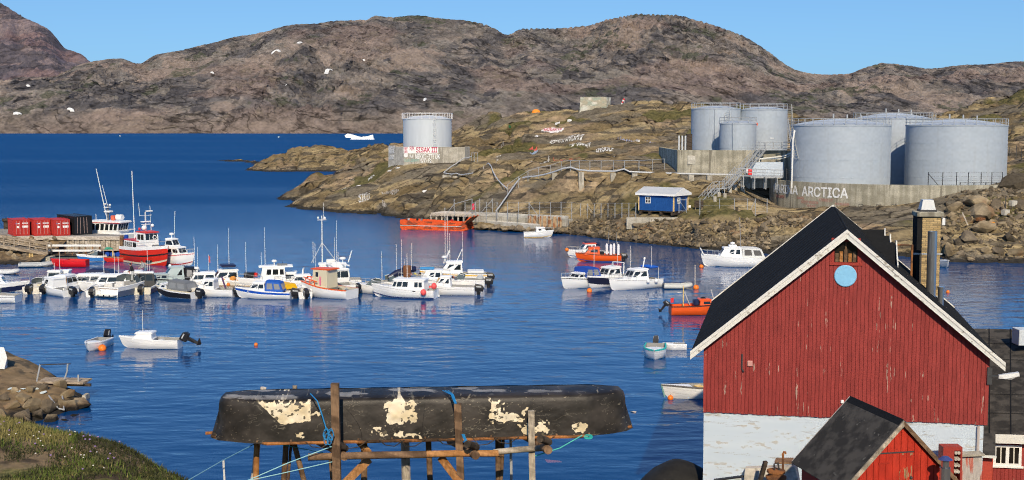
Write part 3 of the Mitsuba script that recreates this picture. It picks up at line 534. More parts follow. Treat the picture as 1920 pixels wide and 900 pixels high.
for k in range(5): part(wn, 'board', bl(box(-.36 + .15 * k, -.25 + .15 * k, -.018, -.003, 11.42, 11.72 + .07 * (k % 3))), 'wood_orange' if k % 2 else 'wood_brown')
dc = lathe([(.001, .06), (.36, .06), (.385, .045), (.385, 0), (.001, 0)], 48); dv = np.asarray(dc.vertices)
part(barn, 'round_panel', bl(M(np.c_[dv[:, 0], -dv[:, 2] - .045, dv[:, 1] + 10.93], dc.faces[:, ::-1])), mat('sky_blue_paint', (.22, .50, .76), .45), label='round sky blue panel on the gable')
part(barn, 'hook', bl(tube([[-3.55, -.07, 8.0], [-3.55, -.07, 7.45], [-3.48, -.12, 7.36]], .03)), 'dark_steel'); part(barn, 'vent_box', bl(cham(-3.36, -3.17, -.11, -.02, 7.56, 7.76)), P(.55, .28, .25, .7)); part(barn, 'junction_box', bl(cham(-.06, .05, -.12, -.03, 6.35, 6.47)), P(.8, .8, .8))
for k, y in enumerate((5.2, 8.2, 11.2)):                         # the stepped row of dormers on the far slope
    dm = part(barn, 'dormer', bl(M([[1.0, y, 11.68], [2.12, y, 11.68], [1.0, y - .9, 10.9], [2.12, y - .9, 10.6], [1.0, y + .9, 10.9], [2.12, y + .9, 10.6], [2.05, y - .85, 10.2], [2.05, y + .85, 10.2]],
        [[0, 2, 3], [0, 3, 1], [0, 1, 5], [0, 5, 4], [3, 6, 1], [1, 7, 5], [1, 6, 7]])), 'roof_felt')
    part(dm, 'bargeboard', bl(cat(bar([2.13, y, 11.66], [2.13, y - .95, 10.84], .05, .14), bar([2.13, y, 11.66], [2.13, y + .95, 10.84], .05, .14), box(2.11, 2.16, y - .1, y + .1, 11.0, 11.75))), 'white_boards')
lamp = thing('wall_lamp', 'grey street lamp head on an arm at the right corner of the red barn', 'lamp')
part(lamp, 'bracket', bl(cat(box(HW - .08, HW + .08, -.12, -.045, 7.25, 7.85), bar([HW, -.1, 7.55], [HW + .35, -.18, 7.56], .06))), 'dark_steel')
part(lamp, 'housing', bl(hull([[HW + .28, -.25, 7.50], [HW + .28, -.1, 7.50], [HW + .28, -.25, 7.62], [HW + .28, -.1, 7.62], [HW + .95, -.30, 7.62], [HW + .95, -.05, 7.62], [HW + .93, -.28, 7.74], [HW + .93, -.07, 7.74], [HW + .5, -.3, 7.50], [HW + .5, -.05, 7.50]])), P(.62, .63, .63, .4))
part(lamp, 'lens', bl(hull([[HW + .5, -.27, 7.49], [HW + .5, -.08, 7.49], [HW + .92, -.27, 7.61], [HW + .92, -.08, 7.61], [HW + .7, -.2, 7.47], [HW + .7, -.15, 7.47]])), P(.75, .76, .74, .15))
bkb = trimesh.creation.icosphere(subdivisions=4); bkv = np.asarray(bkb.vertices); bkv = bkv * (1 + .16 * (meshkit.fbm(bkv * 1.6 + 5, 4, 3) - .5)[:, None]) * [1.75, 1.6, 1.7]
bk = single('bank_boulder', M(bkv + [6.3, 47.8, 1.75], bkb.faces), mat('wet_rock', lambda p, n, uv: mi.Color3f(.020, .019, .017) * (.5 + fbm(p.x * 3, p.y * 3, p.z * 3, 4)), .7, .3), 'dark boulder at the left foot of the red barn', 'boulder', smooth=True)  # near-black rock colour with a mottled tone

# chimney and flues behind the barn's right slope
def brick_c(p, n, uv):
    u, v = p.x + p.y, p.z; row = dr.floor(v / .082); o = .5 * (row - 2 * dr.floor(row / 2)); bx_ = u / .26 + o; fx, fz = bx_ - dr.floor(bx_), v / .082 - row
    m_ = smoothstep(.0, .06, fx) * smoothstep(1.0, .94, fx) * smoothstep(.0, .16, fz) * smoothstep(1.0, .86, fz)
    c = mix((.36, .255, .115), (.50, .37, .19), cell_rand(dr.floor(bx_), row)); c = mix(c, (.16, .12, .07), smoothstep(.8, .9, cell_rand(row, dr.floor(bx_), 5)) * .7)
    return mix((.13, .11, .08), c, m_) * (.8 + .4 * noise(p.x * 30, p.y * 30, p.z * 30))
mat('yellow_brick', brick_c, .9, .2)
ch = thing('brick_chimney', 'yellow brick chimney with a concrete cap and metal cowl behind the barn roof', 'chimney')
cx, cy = 17.05, 52.0; rot = -.10
def cl(m): return place(m, cx, cy, 0, rot)
part(ch, 'stack', cl(box(-.32, .42, 0, .85, 6.5, 12.50)), 'yellow_brick'); part(ch, 'cap', cl(cham(-.56, .52, -.12, .97, 12.50, 12.70, .03)), 'concrete_old')
part(ch, 'cowl', cl(hull([[-.36, .1, 12.78], [.22, .1, 12.78], [.22, .7, 12.78], [-.36, .7, 12.78], [-.28, .18, 13.18], [.14, .18, 13.18], [.14, .62, 13.18], [-.28, .62, 13.18]])), P(.50, .52, .54, .3)); part(ch, 'cowl_base', cl(box(-.4, .26, .06, .74, 12.70, 12.78)), 'dark_steel')
part(ch, 'soot_panel', cl(box(-.52, -.322, .0, .85, 6.5, 12.50)), 'roof_felt'); part(ch, 'band', cl(box(-.66, .50, -.03, .03, 10.95, 11.02)), 'galvanised'); part(ch, 'band', cl(box(-.66, .50, -.03, .03, 9.2, 9.27)), 'galvanised')  # dark sheet along the left face, painted shade of the stack
part(ch, 'conduit', cl(tube([[-.36, -.04, 11.0], [-.36, -.04, 8.6]], .045)), P(.75, .42, .2, .6)); part(ch, 'bracket_pipe', cl(tube([[-1.6, -.1, 11.35], [-.72, -.1, 11.35], [-.72, -.1, 9.2]], .05)), 'rust')
part(ch, 'flashing', cl(box(-.38, .20, -.02, .0, 7.2, 8.3)), P(.55, .58, .60, .5)); part(ch, 'lamp_box', cl(cham(.47, .60, .05, .25, 12.15, 12.45)), P(.7, .72, .74))
fl = thing('steel_flue', 'tall shiny steel flue standing in front of the brick chimney', 'flue')
part(fl, 'pipe', lathe([(.001, 12.02), (.17, 12.02), (.17, 12.05), (.185, 12.05), (.185, 10.6), (.195, 10.6), (.195, 10.54), (.185, 10.54), (.185, 9.25), (.195, 9.25), (.195, 9.2), (.185, 9.2), (.185, 8.0)], 28, (16.62, 50.4, 0)), 'steel', 40); part(fl, 'collar', lathe([(.20, 8.85), (.26, 8.7), (.30, 8.4)], 20, (16.62, 50.4, 0)), 'galvanised')
f2 = thing('short_flue', 'short steel flue on a grey skirt right of the tall flue', 'flue')
part(f2, 'pipe', lathe([(.001, 10.02), (.14, 10.02), (.14, 9.95), (.11, 9.95), (.11, 8.6)], 24, (16.55, 49.0, 0)), 'steel', 40); part(f2, 'skirt', lathe([(.12, 9.1), (.34, 8.1)], 20, (16.55, 49.0, 0)), P(.42, .46, .50, .5))
# low dark roofed annex on the right
an = thing('red_annex', 'low red annex with a broad dark felt roof and white window right of the barn', 'building')
A0, A1 = D(1815, 619, 57), D(2100, 624, 55); E0, E1 = D(1815, 815, 47.5), D(2100, 824, 46)
rf = part(an, 'roof', slab([E0, E1, A1, A0], .08), 'roof_felt_old')
for k in range(1, 6): part(rf, 'felt_seam', bar(E0 + (E1 - E0) * k / 7 + [0, -.02, .09], A0 + (A1 - A0) * k / 7 + [0, 0, .09], .05, .014), 'roof_felt')
for k in range(1, 6): part(rf, 'felt_seam', bar(E0 + (A0 - E0) * k / 6 + [0, 0, .095], E1 + (A1 - E1) * k / 6 + [0, 0, .095], .04, .012), 'roof_felt')
part(an, 'fascia', hexa([E0 + [0, -.06, -.28], E1 + [0, -.06, -.28], E1 + [0, 0, -.28], E0 + [0, 0, -.28]], [E0 + [0, -.06, .06], E1 + [0, -.06, .06], E1 + [0, 0, .06], E0 + [0, 0, .06]]), 'white_boards')
W0, W1 = E0 + [0, .35, 0], E1 + [0, .35, 0]; up = np.array([0, 0, 1.0])
aw = part(an, 'wall', hexa([W0 * [1, 1, 0] + up, W1 * [1, 1, 0] + up, W1 * [1, 1, 0] + up + [0, 8, 0], W0 * [1, 1, 0] + up + [0, 8, 0]], [W0 - up * .05, W1 - up * .05, W1 + [0, 8, -.05], W0 + [0, 8, -.05]]), 'barn_red_plain')
wl = W1 - W0; wn_ = np.linalg.norm(wl); wd = wl / wn_; no = np.array([wd[1], -wd[0], 0]); nbd = int(3.4 / .14)
for k in range(nbd):
    c = W0 + wd * (.7 + k * .14); part(aw, 'board', hexa(*[[np.array([c[0], c[1], z]) + wd * s * .06 + no * o for s, o in ((-1, .03), (1, .03), (1, -.01), (-1, -.01))] for z in (1.2, c[2] - .1)]), 'barn_red')
c0 = min((W0 + wd * s_ for s_ in np.arange(0, 6, .02)), key=lambda q_: abs(q_[0] / q_[1] * (cP - .167 * sP) - (1889 - 960) / FOCAL)); c0 = np.array([c0[0], c0[1], D(1889, 853, c0[1])[2]]); wf = lambda x0, x1, z0, z1, o: hexa(*[[c0 + wd * a_ + no * b_ + up * z for a_, b_ in ((x0, o + .1), (x1, o + .1), (x1, .0), (x0, .0))] for z in (z0, z1)])
aw2 = part(an, 'window', cat(wf(-.50, -.40, -.40, .40, .0), wf(.40, .50, -.40, .40, .0), wf(-.40, .40, .31, .40, .0), wf(-.40, .40, -.40, -.31, .0), wf(-.06, .06, -.31, .31, -.01), wf(-.58, .58, -.47, -.40, .03)), P(.78, .78, .76))
for s in (-1, 1):
    part(aw2, 'pane', wf(*sorted((s * .06, s * .40)), -.31, .31, -.05), 'window_dark'); part(aw2, 'glazing_bar', wf(s * .23 - .02, s * .23 + .02, -.31, .31, -.03), P(.7, .68, .6))
vt = D(1915, 628, 54); part(an, 'roof_vent', cat(cham(vt[0] - .25, vt[0] + .9, vt[1] - .4, vt[1] + .4, vt[2] - .4, vt[2] + .28)), P(.52, .57, .62, .5))
pc = D(1846, 870, 45.0)
pr = thing('grey_porch', 'small porch with a dark roof and patched grey wall between barn and annex', 'porch')
part(pr, 'roof', slab([D(1836, 852, 44.3), D(1866, 855, 44.3), D(1866, 815, 46), D(1838, 815, 46)], .06), 'roof_felt_old'); part(pr, 'edge_board', bar(D(1834, 855, 44.28), D(1868, 857, 44.28), .05, .09), P(.6, .62, .6)); part(pr, 'side_wall', hexa([D(1842, 930, 44.6), D(1860, 930, 44.6), D(1860, 930, 46), D(1842, 930, 46)], [D(1842, 858, 44.6), D(1862, 858, 44.6), D(1862, 858, 46), D(1842, 858, 46)]), P(.38, .05, .03, .6))
pw_ = thing('patched_wall', 'low grey wall with streaks of worn red paint left of the porch', 'wall')
def worn_c(p, n, uv): return mix((.40, .37, .35), (.42, .13, .10), smoothstep(.52, .62, fbm(p.x * 5, p.y * 5, p.z * .8, 4))) * (.8 + .4 * fbm(p.x * 20, p.y * 20, p.z * 3, 2))
part(pw_, 'panel', hexa([D(1795, 930, 43.6), D(1841, 930, 43.6), D(1841, 930, 44.4), D(1795, 930, 44.4)], [D(1795, 854, 43.6), D(1841, 852, 43.6), D(1841, 852, 44.4), D(1795, 854, 44.4)]), mat('worn_red', worn_c, .8, .2)); part(pw_, 'coping', bar(D(1793, 852, 43.7), D(1842, 850, 43.7), .5, .06), 'concrete')
lk = thing('wood_locker', 'red open locker stacked with cut logs behind the shed', 'log store')
o = D(1785, 900, 43.2); s_ = .018
def lkb(x0, x1, y0, y1, z0, z1): return box(o[0] + x0, o[0] + x1, o[1] + y0, o[1] + y1, o[2] + z0, o[2] + z1)
part(lk, 'carcass', cat(lkb(-.33, .05, 0, .5, -.9, 1.15), lkb(.05, .33, 0, .5, 1.03, 1.15), lkb(.27, .33, 0, .5, -.9, 1.03), lkb(.05, .27, .42, .5, -.9, 1.03)), 'barn_red_plain')
for k in range(9): part(lk, 'log', tube([o + [.11 + .1 * (k % 2), -.02, .95 - .11 * (k // 2) * 2 + .0], o + [.11 + .1 * (k % 2), .4, .95 - .11 * (k // 2) * 2]], .055, 8), 'wood_pale')

# ================================================================ the small red shed in front
sh = thing('red_shed', 'small bright red shed with a grey felt roof in front of the barn', 'shed')
SA = math.radians(-12.2); SO = np.array([10.52, 34.0, 0]); SX = np.array([math.cos(SA), -math.sin(SA), 0]); SY = np.array([math.sin(SA), math.cos(SA), 0])
def sb(m): return basis(m, SO, SX, SY, BZ)
sz, sl2, shw = 8.27, 1.03, 1.55; srz = lambda x: sz - sl2 * abs(x)
def shed_c(p, n, uv):
    i = dr.floor((p.x * SX[0] + p.y * SX[1] + 50) / .20); w = fbm((p.x - p.y) * 20, 2.0, p.z * 3, 3)
    c = mix((.36, .022, .011), (.47, .040, .020), cell_rand(i, 5) * .6 + .4 * w); u = (p.x - SO[0]) * SX[0] + (p.y - SO[1]) * SX[1]
    worn = smoothstep(.575, .615, fbm((p.x - p.y) * 16, 5.0, p.z * 2.5, 4) + .06 * smoothstep(.5, .7, cell_rand(i, 9))) * smoothstep(-.16, -.12, u) * smoothstep(.38, .30, u) * smoothstep(7.42, 7.38, p.z)
    return mix(c, (.30, .20, .11), worn) * (.8 + .35 * noise(p.x * 12, p.y * 12, p.z * 3))
mat('shed_red', shed_c, .55, .3); mat('shed_red_plain', (.33, .025, .012), .6, .3)
swl = part(sh, 'wall', sb(M([[-shw, .03, 4.2], [shw, .03, 4.2], [shw, .03, srz(shw) - .1], [0, .03, sz - .08], [-shw, .03, srz(shw) - .1], [-shw, 2.8, 4.2], [shw, 2.8, 4.2], [shw, 2.8, srz(shw) - .1], [0, 2.8, sz - .08], [-shw, 2.8, srz(shw) - .1]],
    [[0, 1, 2], [0, 2, 4], [2, 3, 4], [6, 5, 9], [6, 9, 7], [7, 9, 8], [5, 0, 4], [5, 4, 9], [1, 6, 7], [1, 7, 2]])), 'shed_red_plain')
for i in range(16):
    x0, x1 = -1.6 + .2 * i + .008, -1.6 + .2 * (i + 1) - .008; x0, x1 = max(x0, -shw), min(x1, shw)
    part(swl, 'board', sb(hexa([[x0, -.022, 4.2], [x1, -.022, 4.2], [x1, .03, 4.2], [x0, .03, 4.2]], [[x0, -.022, srz(x0) - .1], [x1, -.022, srz(x1) - .1], [x1, .03, srz(x1) - .1], [x0, .03, srz(x0) - .1]])), 'shed_red')
dr_ = part(sh, 'hatch', sb(cat(*[box(-.64 + .2 * k, -.46 + .2 * k, -.045, -.024, 5.2, 7.42) for k in range(5)])), 'shed_red', label='hatch door with peeling paint')
part(dr_, 'top_batten', sb(box(-.66, .37, -.06, -.02, 7.42, 7.45)), 'dark_steel'); part(dr_, 'hinge', sb(box(-.66, -.35, -.058, -.046, 7.14, 7.18)), 'shed_red_plain'); part(dr_, 'hinge', sb(box(-.66, -.35, -.058, -.046, 6.1, 6.14)), 'shed_red_plain'); part(dr_, 'handle', sb(ball([.31, -.06, 6.72], .045, 1)), 'dark_steel')
for s in (-1, 1):
    n2 = np.array([s * sl2, 0, 1]) / math.hypot(sl2, 1); ee = 1.78
    q4 = np.array([[0, -.12, sz], [s * ee, -.12, sz - sl2 * ee], [s * ee, 2.95, sz - sl2 * ee], [0, 2.95, sz]]); q4 = q4[::-1] if s < 0 else q4
    rf = part(sh, 'roof_slope', sb(slab(q4, .05)), 'roof_felt_old')
    for k in range(1, 4): part(rf, 'felt_seam', sb(bar([s * ee * k / 4, -.1, sz - sl2 * ee * k / 4 + .055], [s * ee * k / 4, 2.93, sz - sl2 * ee * k / 4 + .055], .03, .012, up=n2)), 'roof_felt')
    part(sh, 'bargeboard', sb(hexa([[0, -.16, sz - .10], [s * ee, -.16, sz - sl2 * ee - .10], [s * ee, -.12, sz - sl2 * ee - .10], [0, -.12, sz - .10]], [[0, -.16, sz + .06], [s * ee, -.16, sz - sl2 * ee + .06], [s * ee, -.12, sz - sl2 * ee + .06], [0, -.12, sz + .06]])), 'wood_grey' if s < 0 else 'wood_brown')
    part(sh, 'verge_board', sb(hexa([[0, 2.95, sz - .08], [s * ee, 2.95, sz - sl2 * ee - .08], [s * ee, 2.99, sz - sl2 * ee - .08], [0, 2.99, sz - .08]], [[0, 2.95, sz + .07], [s * ee, 2.95, sz - sl2 * ee + .07], [s * ee, 2.99, sz - sl2 * ee + .07], [0, 2.99, sz + .07]])), 'wood_pale')
part(sh, 'ridge_cap', sb(hexa([[-.22, -.1, sz - .17], [.22, -.1, sz - .17], [.22, 2.93, sz - .17], [-.22, 2.93, sz - .17]], [[-.01, -.1, sz + .085], [.01, -.1, sz + .085], [.01, 2.93, sz + .085], [-.01, 2.93, sz + .085]])), 'roof_felt')
sw2 = part(sh, 'side_window', sb(box(-shw - .04, -shw + .01, .6, 1.5, 5.6, 6.3)), P(.35, .42, .5)); part(sw2, 'pane', sb(box(-shw - .05, -shw - .03, .68, 1.42, 5.68, 6.22)), 'window_dark')
f3 = thing('capped_flue', 'steel flue with a blue tinted rain cap right of the shed gable', 'flue'); fc = D(1772, 880, 33.4)
part(f3, 'pipe', lathe([(.13, fc[2] + .05), (.14, fc[2] + .05), (.14, fc[2] - 3)], 24, (fc[0], fc[1], 0)), 'steel', 40); part(f3, 'cap', lathe([(.001, fc[2] + .36), (.08, fc[2] + .35), (.19, fc[2] + .27), (.001, fc[2] + .27)], 24, (fc[0], fc[1], 0)), P(.05, .07, .22, .3)); part(f3, 'collar', lathe([(.10, fc[2] + .25), (.10, fc[2] + .05)], 20, (fc[0], fc[1], 0)), 'steel', 40)
# concrete tank lid and rusty winch at the foot of the white wall
ct = thing('concrete_tank', 'beige concrete tank against the white barn wall', 'tank'); 
q0, q1 = D(1392, 930, 41), D(1505, 930, 41); part(ct, 'body', hexa([q0, q1, q1 + [.4, 2.5, 0], q0 + [.4, 2.5, 0]], [D(1397, 878, 41.4), D(1490, 876, 41.4), D(1495, 870, 43), D(1399, 874, 43)]), 'concrete')
part(ct, 'hatch_slab', hexa([D(1452, 870, 42.5), D(1487, 870, 42.5), D(1488, 862, 43.6), D(1455, 862, 43.6)], [D(1452, 866, 42.5), D(1487, 866, 42.5), D(1488, 858, 43.6), D(1455, 858, 43.6)]), 'wood_brown')
wi = thing('rusty_winch', 'rusty mooring winch in front of the concrete tank', 'winch'); c = D(1455, 893, 40)
part(wi, 'drum', lathe([(.001, .12), (.24, .12), (.24, .02), (.33, 0), (.33, -.06), (.26, -.1), (.42, -.5), (.42, -1.2)], 20, c), 'rust', 40); part(wi, 'gear', lathe([(.001, .20), (.30, .20), (.30, .13), (.001, .13)], 12, c), 'rust'); part(wi, 'pawl', tube([c + [-.05, 0, .2], c + [-.08, -.05, .42], c + [.04, -.05, .45], c + [.1, 0, .2]], .03), 'dark_steel'); part(wi, 'frame', hexa([c + [-.5, .2, -.2], c + [-.38, .2, -.2], c + [-.38, .4, -.2], c + [-.5, .4, -.2]], [c + [-.34, .2, .40], c + [-.22, .2, .40], c + [-.22, .4, .40], c + [-.34, .4, .40]]), 'wood_dark')
single('vent_pipe', tube([D(1468, 885, 40.6), D(1468, 850, 40.6), D(1469, 847.5, 40.6), D(1472, 847.5, 40.6), D(1473, 851, 40.6)], .035, 8), 'rust', 'rusty hooked vent pipe beside the winch', 'pipe')
single('hand_rail', tube([D(1340, 900, 42.5), D(1393, 893, 41.5)], .05, 6), 'dark_steel', 'dark pipe along the foot of the white wall', 'pipe')
# ================================================================ tanks and bund walls on the headland
def tank_c(p, n, uv):
    f = fbm(p.x * .5, p.y * .5, p.z * 1.5, 3); s_ = fbm((p.x + p.y) * 1.6, (p.x - p.y) * 1.6, p.z * .1, 3)
    return mix(mix((.345, .40, .465), (.40, .45, .51), f), (.30, .30, .30), smoothstep(.60, .74, s_) * .14) * (.93 + .12 * noise(p.x * 3, p.y * 3, p.z * 3))
mat('tank_paint', tank_c, .5, .4); P_white = P(.78, .78, .77); P_rail = 'galvanised'
def railing_ring(holder, c, r, z, h=1.05, n=28, a0=0, a1=2 * math.pi, name='railing', t=.045):
    a = np.linspace(a0, a1, n + 1); ring = lambda k: np.c_[c[0] + r * np.cos(a), c[1] + r * np.sin(a), np.full(n + 1, z + k)]
    ms = [tube(ring(h), t, 5, False), tube(ring(h * .5), t * .7, 5, False), tube(ring(.06), t * .7, 5, False)]
    for x in a[:n + (a1 - a0 < 6)]: ms.append(tube([[c[0] + r * math.cos(x), c[1] + r * math.sin(x), z], [c[0] + r * math.cos(x), c[1] + r * math.sin(x), z + h]], t, 5, False))
    return part(holder, name, cat(ms), P_rail if holder.find('white') < 0 else P(.74, .73, .72))
def ladder(holder, p, q, w, side, n, m, cage=False, name='ladder'):
    p, q, side = np.asarray(p, float), np.asarray(q, float), np.asarray(side, float)
    ms = [tube([p + side * w / 2, q + side * w / 2], .035, 5), tube([p - side * w / 2, q - side * w / 2], .035, 5)]
    for k in range(n): c = p + (q - p) * (k + .5) / n; ms.append(tube([c - side * w / 2, c + side * w / 2], .022, 4))
    if cage:
        out = np.cross(side, (q - p) / np.linalg.norm(q - p)); a = np.linspace(0, math.pi, 7)
        if out[1] > 0: out = -out
        for k in range(2, n, 3):
            c = p + (q - p) * (k + .5) / n; ms.append(tube([c + side * w * .6 * math.cos(x) + out * .65 * math.sin(x) for x in a], .025, 4))
    return part(holder, name, cat(ms), m)
def spiral(holder, c, r, z0, z1, a0, a1, n=26, w=.8, m=P_rail, name='stair'):
    t = np.linspace(0, 1, n); a = a0 + (a1 - a0) * t; z = z0 + (z1 - z0) * t; ms = []
    at = lambda rr_, h: np.c_[c[0] + rr_ * np.cos(a), c[1] + rr_ * np.sin(a), z + h]
    ms += [tube(at(r + .06, 0), .07, 4), tube(at(r + w, 0), .07, 4), tube(at(r + w, 1.0), .045, 5), tube(at(r + w, .5), .03, 5)]
    for k in range(n):
        ms.append(bar(at(r + .06, 0)[k], at(r + w, 0)[k], .26, .04))
        if k % 3 == 0: ms.append(tube([at(r + w, 0)[k], at(r + w, 1.0)[k]], .035, 4))
    return part(holder, name, cat(ms), m)
def tank(name, label, c, r, z0, z1, dome, courses, group=None, rail=True, m='tank_paint'):
    t = thing(name, label, 'storage tank', group); prof = [(r, z0)]
    for k in range(1, courses): z = z0 + (z1 - z0) * k / courses; prof += [(r, z - .05), (r + .05, z - .045), (r + .05, z + .045), (r, z + .05)]
    prof += [(r, z1 - .12), (r + .09, z1 - .12), (r + .09, z1)]
    part(t, 'shell', lathe(prof, 96, (c[0], c[1], 0)), m, 25)
    rr_ = np.linspace(1, .002, 9); part(t, 'roof', lathe([((r + .08) * k, z1 + .005 + dome * (1 - k ** 2)) for k in rr_], 64, (c[0], c[1], 0)), m, True)
    if rail: railing_ring(t, c, r + .02, z1, 1.0, int(r * 4))
    return t
A, B, C = (50.5, 197.2), (68.2, 197.2), (63.6, 214.8)
big = []
for nm, c, r, z1, lab in (('a', A, 7.45, 16.0, 'left of the two broad pale grey tanks behind the lettered wall'), ('b', B, 7.45, 15.95, 'right of the two broad pale grey tanks, behind the post fence'), ('c', C, 6.4, 17.0, 'pale grey tank half hidden behind the pair of broad tanks')):
    t = tank('storage_tank', lab, c, r, 5.6, z1, .95, 4, 'grey storage tanks of the fuel depot'); big.append(t)
    for k in range(3): part(t, 'vent', lathe([(.001, z1 + 1.75 - k * .1), (.12, z1 + 1.7 - k * .1), (.12, z1 + .5)], 10, (c[0] - 1.5 + 2.1 * k, c[1] - 1.2, 0)), P_rail)
spiral(big[2], C, 6.4, 11.6, 16.9, -1.25, -.62, 16); spiral(big[0], A, 7.45, 11, 16.0, 3.5, 3.2, 14)
part(big[0], 'standpipe', tube([[A[0] - 8.1, A[1] - 3.2, 6.5], [A[0] - 8.05, A[1] - 3.2, 13.8], [A[0] - 7.6, A[1] - 2.2, 15.2]], .13, 8), P(.7, .7, .68)); ladder(big[0], [A[0] - 8.4, A[1] - 2.5, 6.5], [A[0] - 8.4, A[1] - 2.5, 9.5], .8, [1, 0, 0], 9, 'dark_steel')
BT = [(D(1342, 240, 221), 4.2, 18.75), (D(1431, 240, 221), 4.05, 18.6), (D(1383.5, 260, 211), 2.98, 16.25)]
labs = ('leftmost tall grey tank on the upper concrete wall', 'tall grey tank with a red marker and side stair, nearest the broad tanks', 'small short grey tank in front of the two tall ones')
bts = []
for (c, r, z1), lab in zip(BT, labs): bts.append(tank('storage_tank', lab, c[:2], r, 8.4, z1, .5, 3 if z1 > 17 else 2, 'grey storage tanks of the fuel depot'))
spiral(bts[1], BT[1][0][:2], 4.05, 12.0, 18.6, -.25, .1, 22, .9); spiral(bts[0], BT[0][0][:2], 4.2, 8.6, 14.6, -1.05, -.55, 24, .75); ladder(bts[0], D(1366, 232, 216.3), D(1362, 200, 217.2), .9, [1, 0, 0], 11, P_rail)
part(bts[0], 'pipe', tube([D(1340, 282, 216.6), D(1340, 203, 216.6)], .05, 6), P(.4, .43, .46)); part(bts[2], 'pipe', tube([D(1374, 284, 207.9), D(1374, 226, 207.9)], .05, 6), P(.4, .43, .46)); part(bts[2], 'marker', cham(*(lambda p: (p[0] - .15, p[0] + .15, p[1] - .1, p[1] + .1, p[2] - .22, p[2] + .22))(D(1419, 233, 210.5))), P(.85, .12, .04))
part(bts[1], 'marker', cham(*(lambda p: (p[0] - .3, p[0] + .3, p[1] - .05, p[1] + .02, p[2] - .06, p[2] + .06))(D(1447, 259, 217.02))), P(.85, .86, .86))
# the ring wall with the big white lettering
RC, RR, RT = np.array([62.2, 203.0]), 21.0, 7.5
def arcwall(c, r, th, a0, a1, z0, z1, n=60):
    a = np.linspace(a0, a1, n); v = np.concatenate([np.c_[c[0] + q_ * np.cos(a), c[1] + q_ * np.sin(a), np.full(n, z)] for q_, z in ((r, z0), (r, z1), (r - th, z1), (r - th, z0))]); k = np.arange(n - 1)
    f = [np.stack([k + i * n, k + 1 + i * n, k + 1 + ((i + 1) % 4) * n, k + ((i + 1) % 4) * n], 1) for i in range(4)]
    return M(v, np.vstack(f + [[[0, n, 2 * n, 3 * n], [n - 1, 4 * n - 1, 3 * n - 1, 2 * n - 1]]]))
rw = thing('ring_wall', 'curved concrete wall with large white lettering round the broad tanks', 'wall')
part(rw, 'wall_panel', arcwall(RC, RR, .35, math.radians(165), math.radians(395), 1.5, RT), 'concrete_old')
def on_ring(text, px, z, h, px2, bold=True, lift=.03):
    """Lettering laid along the ring wall, from the bearing px of its left end."""
    m = meshkit.text_mesh(text, h, .01, bold); v = np.asarray(m.vertices); aa = []
    for k in (px, px2): r = ray(k, 380); r = r[:2] / np.linalg.norm(r[:2]); bq = np.dot(r, RC); a_ = bq - math.sqrt(max(bq * bq - RC @ RC + RR * RR, 0)); p = r * a_ - RC; aa.append(math.atan2(p[1], p[0]) % (2 * math.pi))
    a = aa[0] + v[:, 0] / v[:, 0].max() * (aa[1] - aa[0]); q_ = RR + lift + v[:, 2]; return M(np.c_[RC[0] + q_ * np.cos(a), RC[1] + q_ * np.sin(a), z + v[:, 1]], m.faces)
wpaint = mat('white_paint', lambda p, n, uv: mi.Color3f(.78, .79, .80) * (.72 + .45 * fbm(p.x * 2, p.y * 2, p.z * 2, 4)), .8, .2); rpaint = P(.42, .07, .06, .8)
part(rw, 'lettering', on_ring('MARINA', 1450, 5.55, 1.28, 1496), wpaint, label='faded white capitals'); part(rw, 'lettering', on_ring('ARCTICA', 1503, 5.42, 1.40, 1590), wpaint, label='large white capitals')
for t_, px, z, h, sq in (('HOLMEK', 1456, 4.75, .48, 1471), ('SARE', 1494, 4.85, .40, 1508), ('ERNEST', 1536, 4.75, .42, 1562), ('KRISTENSEN', 1502, 4.3, .40, 1534), ('HANSEN', 1566, 4.3, .40, 1592), ('TEKKA', 1512, 3.8, .34, 1530)): part(rw, 'lettering', on_ring(t_, px, z, h, sq, False), P(.40, .16, .14, .9))
for px in (1612, 1645, 1674): p = D(px, 388, 182.5 - (px - 1612) * .004); part(rw, 'footing', cat(box(p[0] - .35, p[0] + .35, p[1] - .9, p[1] + .1, p[2] - 1.2, p[2] + .02)), 'concrete'); part(rw, 'hoop', tube([p + [-.32, -.5, 0], p + [-.3, -.5, .42], p + [.3, -.5, .42], p + [.32, -.5, 0]], .05), 'dark_steel')
# upper wall under the tall tanks
uw = thing('upper_wall', 'long streaked concrete wall under the three upper tanks', 'wall')
u0, u1 = D(1270, 300, 207), D(1486, 300, 203)
def wallbox(p, q, th, z0, z1): d = np.array([q[0] - p[0], q[1] - p[1]]); n = np.array([-d[1], d[0]]) / np.linalg.norm(d) * th; P2 = [(p[0], p[1]), (q[0], q[1]), (q[0] + n[0], q[1] + n[1]), (p[0] + n[0], p[1] + n[1])]; return hexa([[*k, z0] for k in P2], [[*k, z1] for k in P2])
part(uw, 'wall_panel', wallbox(u0, u1, .4, 6.0, 12.0), 'concrete_old'); part(uw, 'wall_panel', wallbox([u0[0] - .01, u0[1] + 26], [u0[0] - .01, u0[1] + .41], .4, 6.0, 11.98), 'concrete_old')
q = D(1289, 292, 206.5); part(uw, 'patch', box(q[0], q[0] + 1.55, q[1] - .14, q[1] + .1, 9.7, 11.1), 'concrete_clean')
for k, (px, py) in enumerate(((1273, 255), (1279, 255), (1285, 245))): p = D(px, 282, 209 + k); part(uw, 'pole', tube([p, p + [0, 0, 2.4]], .14, 8), P(.55, .57, .58))
hb = D(1292, 282, 212); part(uw, 'hut_box', box(hb[0] - .4, hb[0] + .5, hb[1], hb[1] + 1, hb[2], hb[2] + 2.7), 'wood_dark')

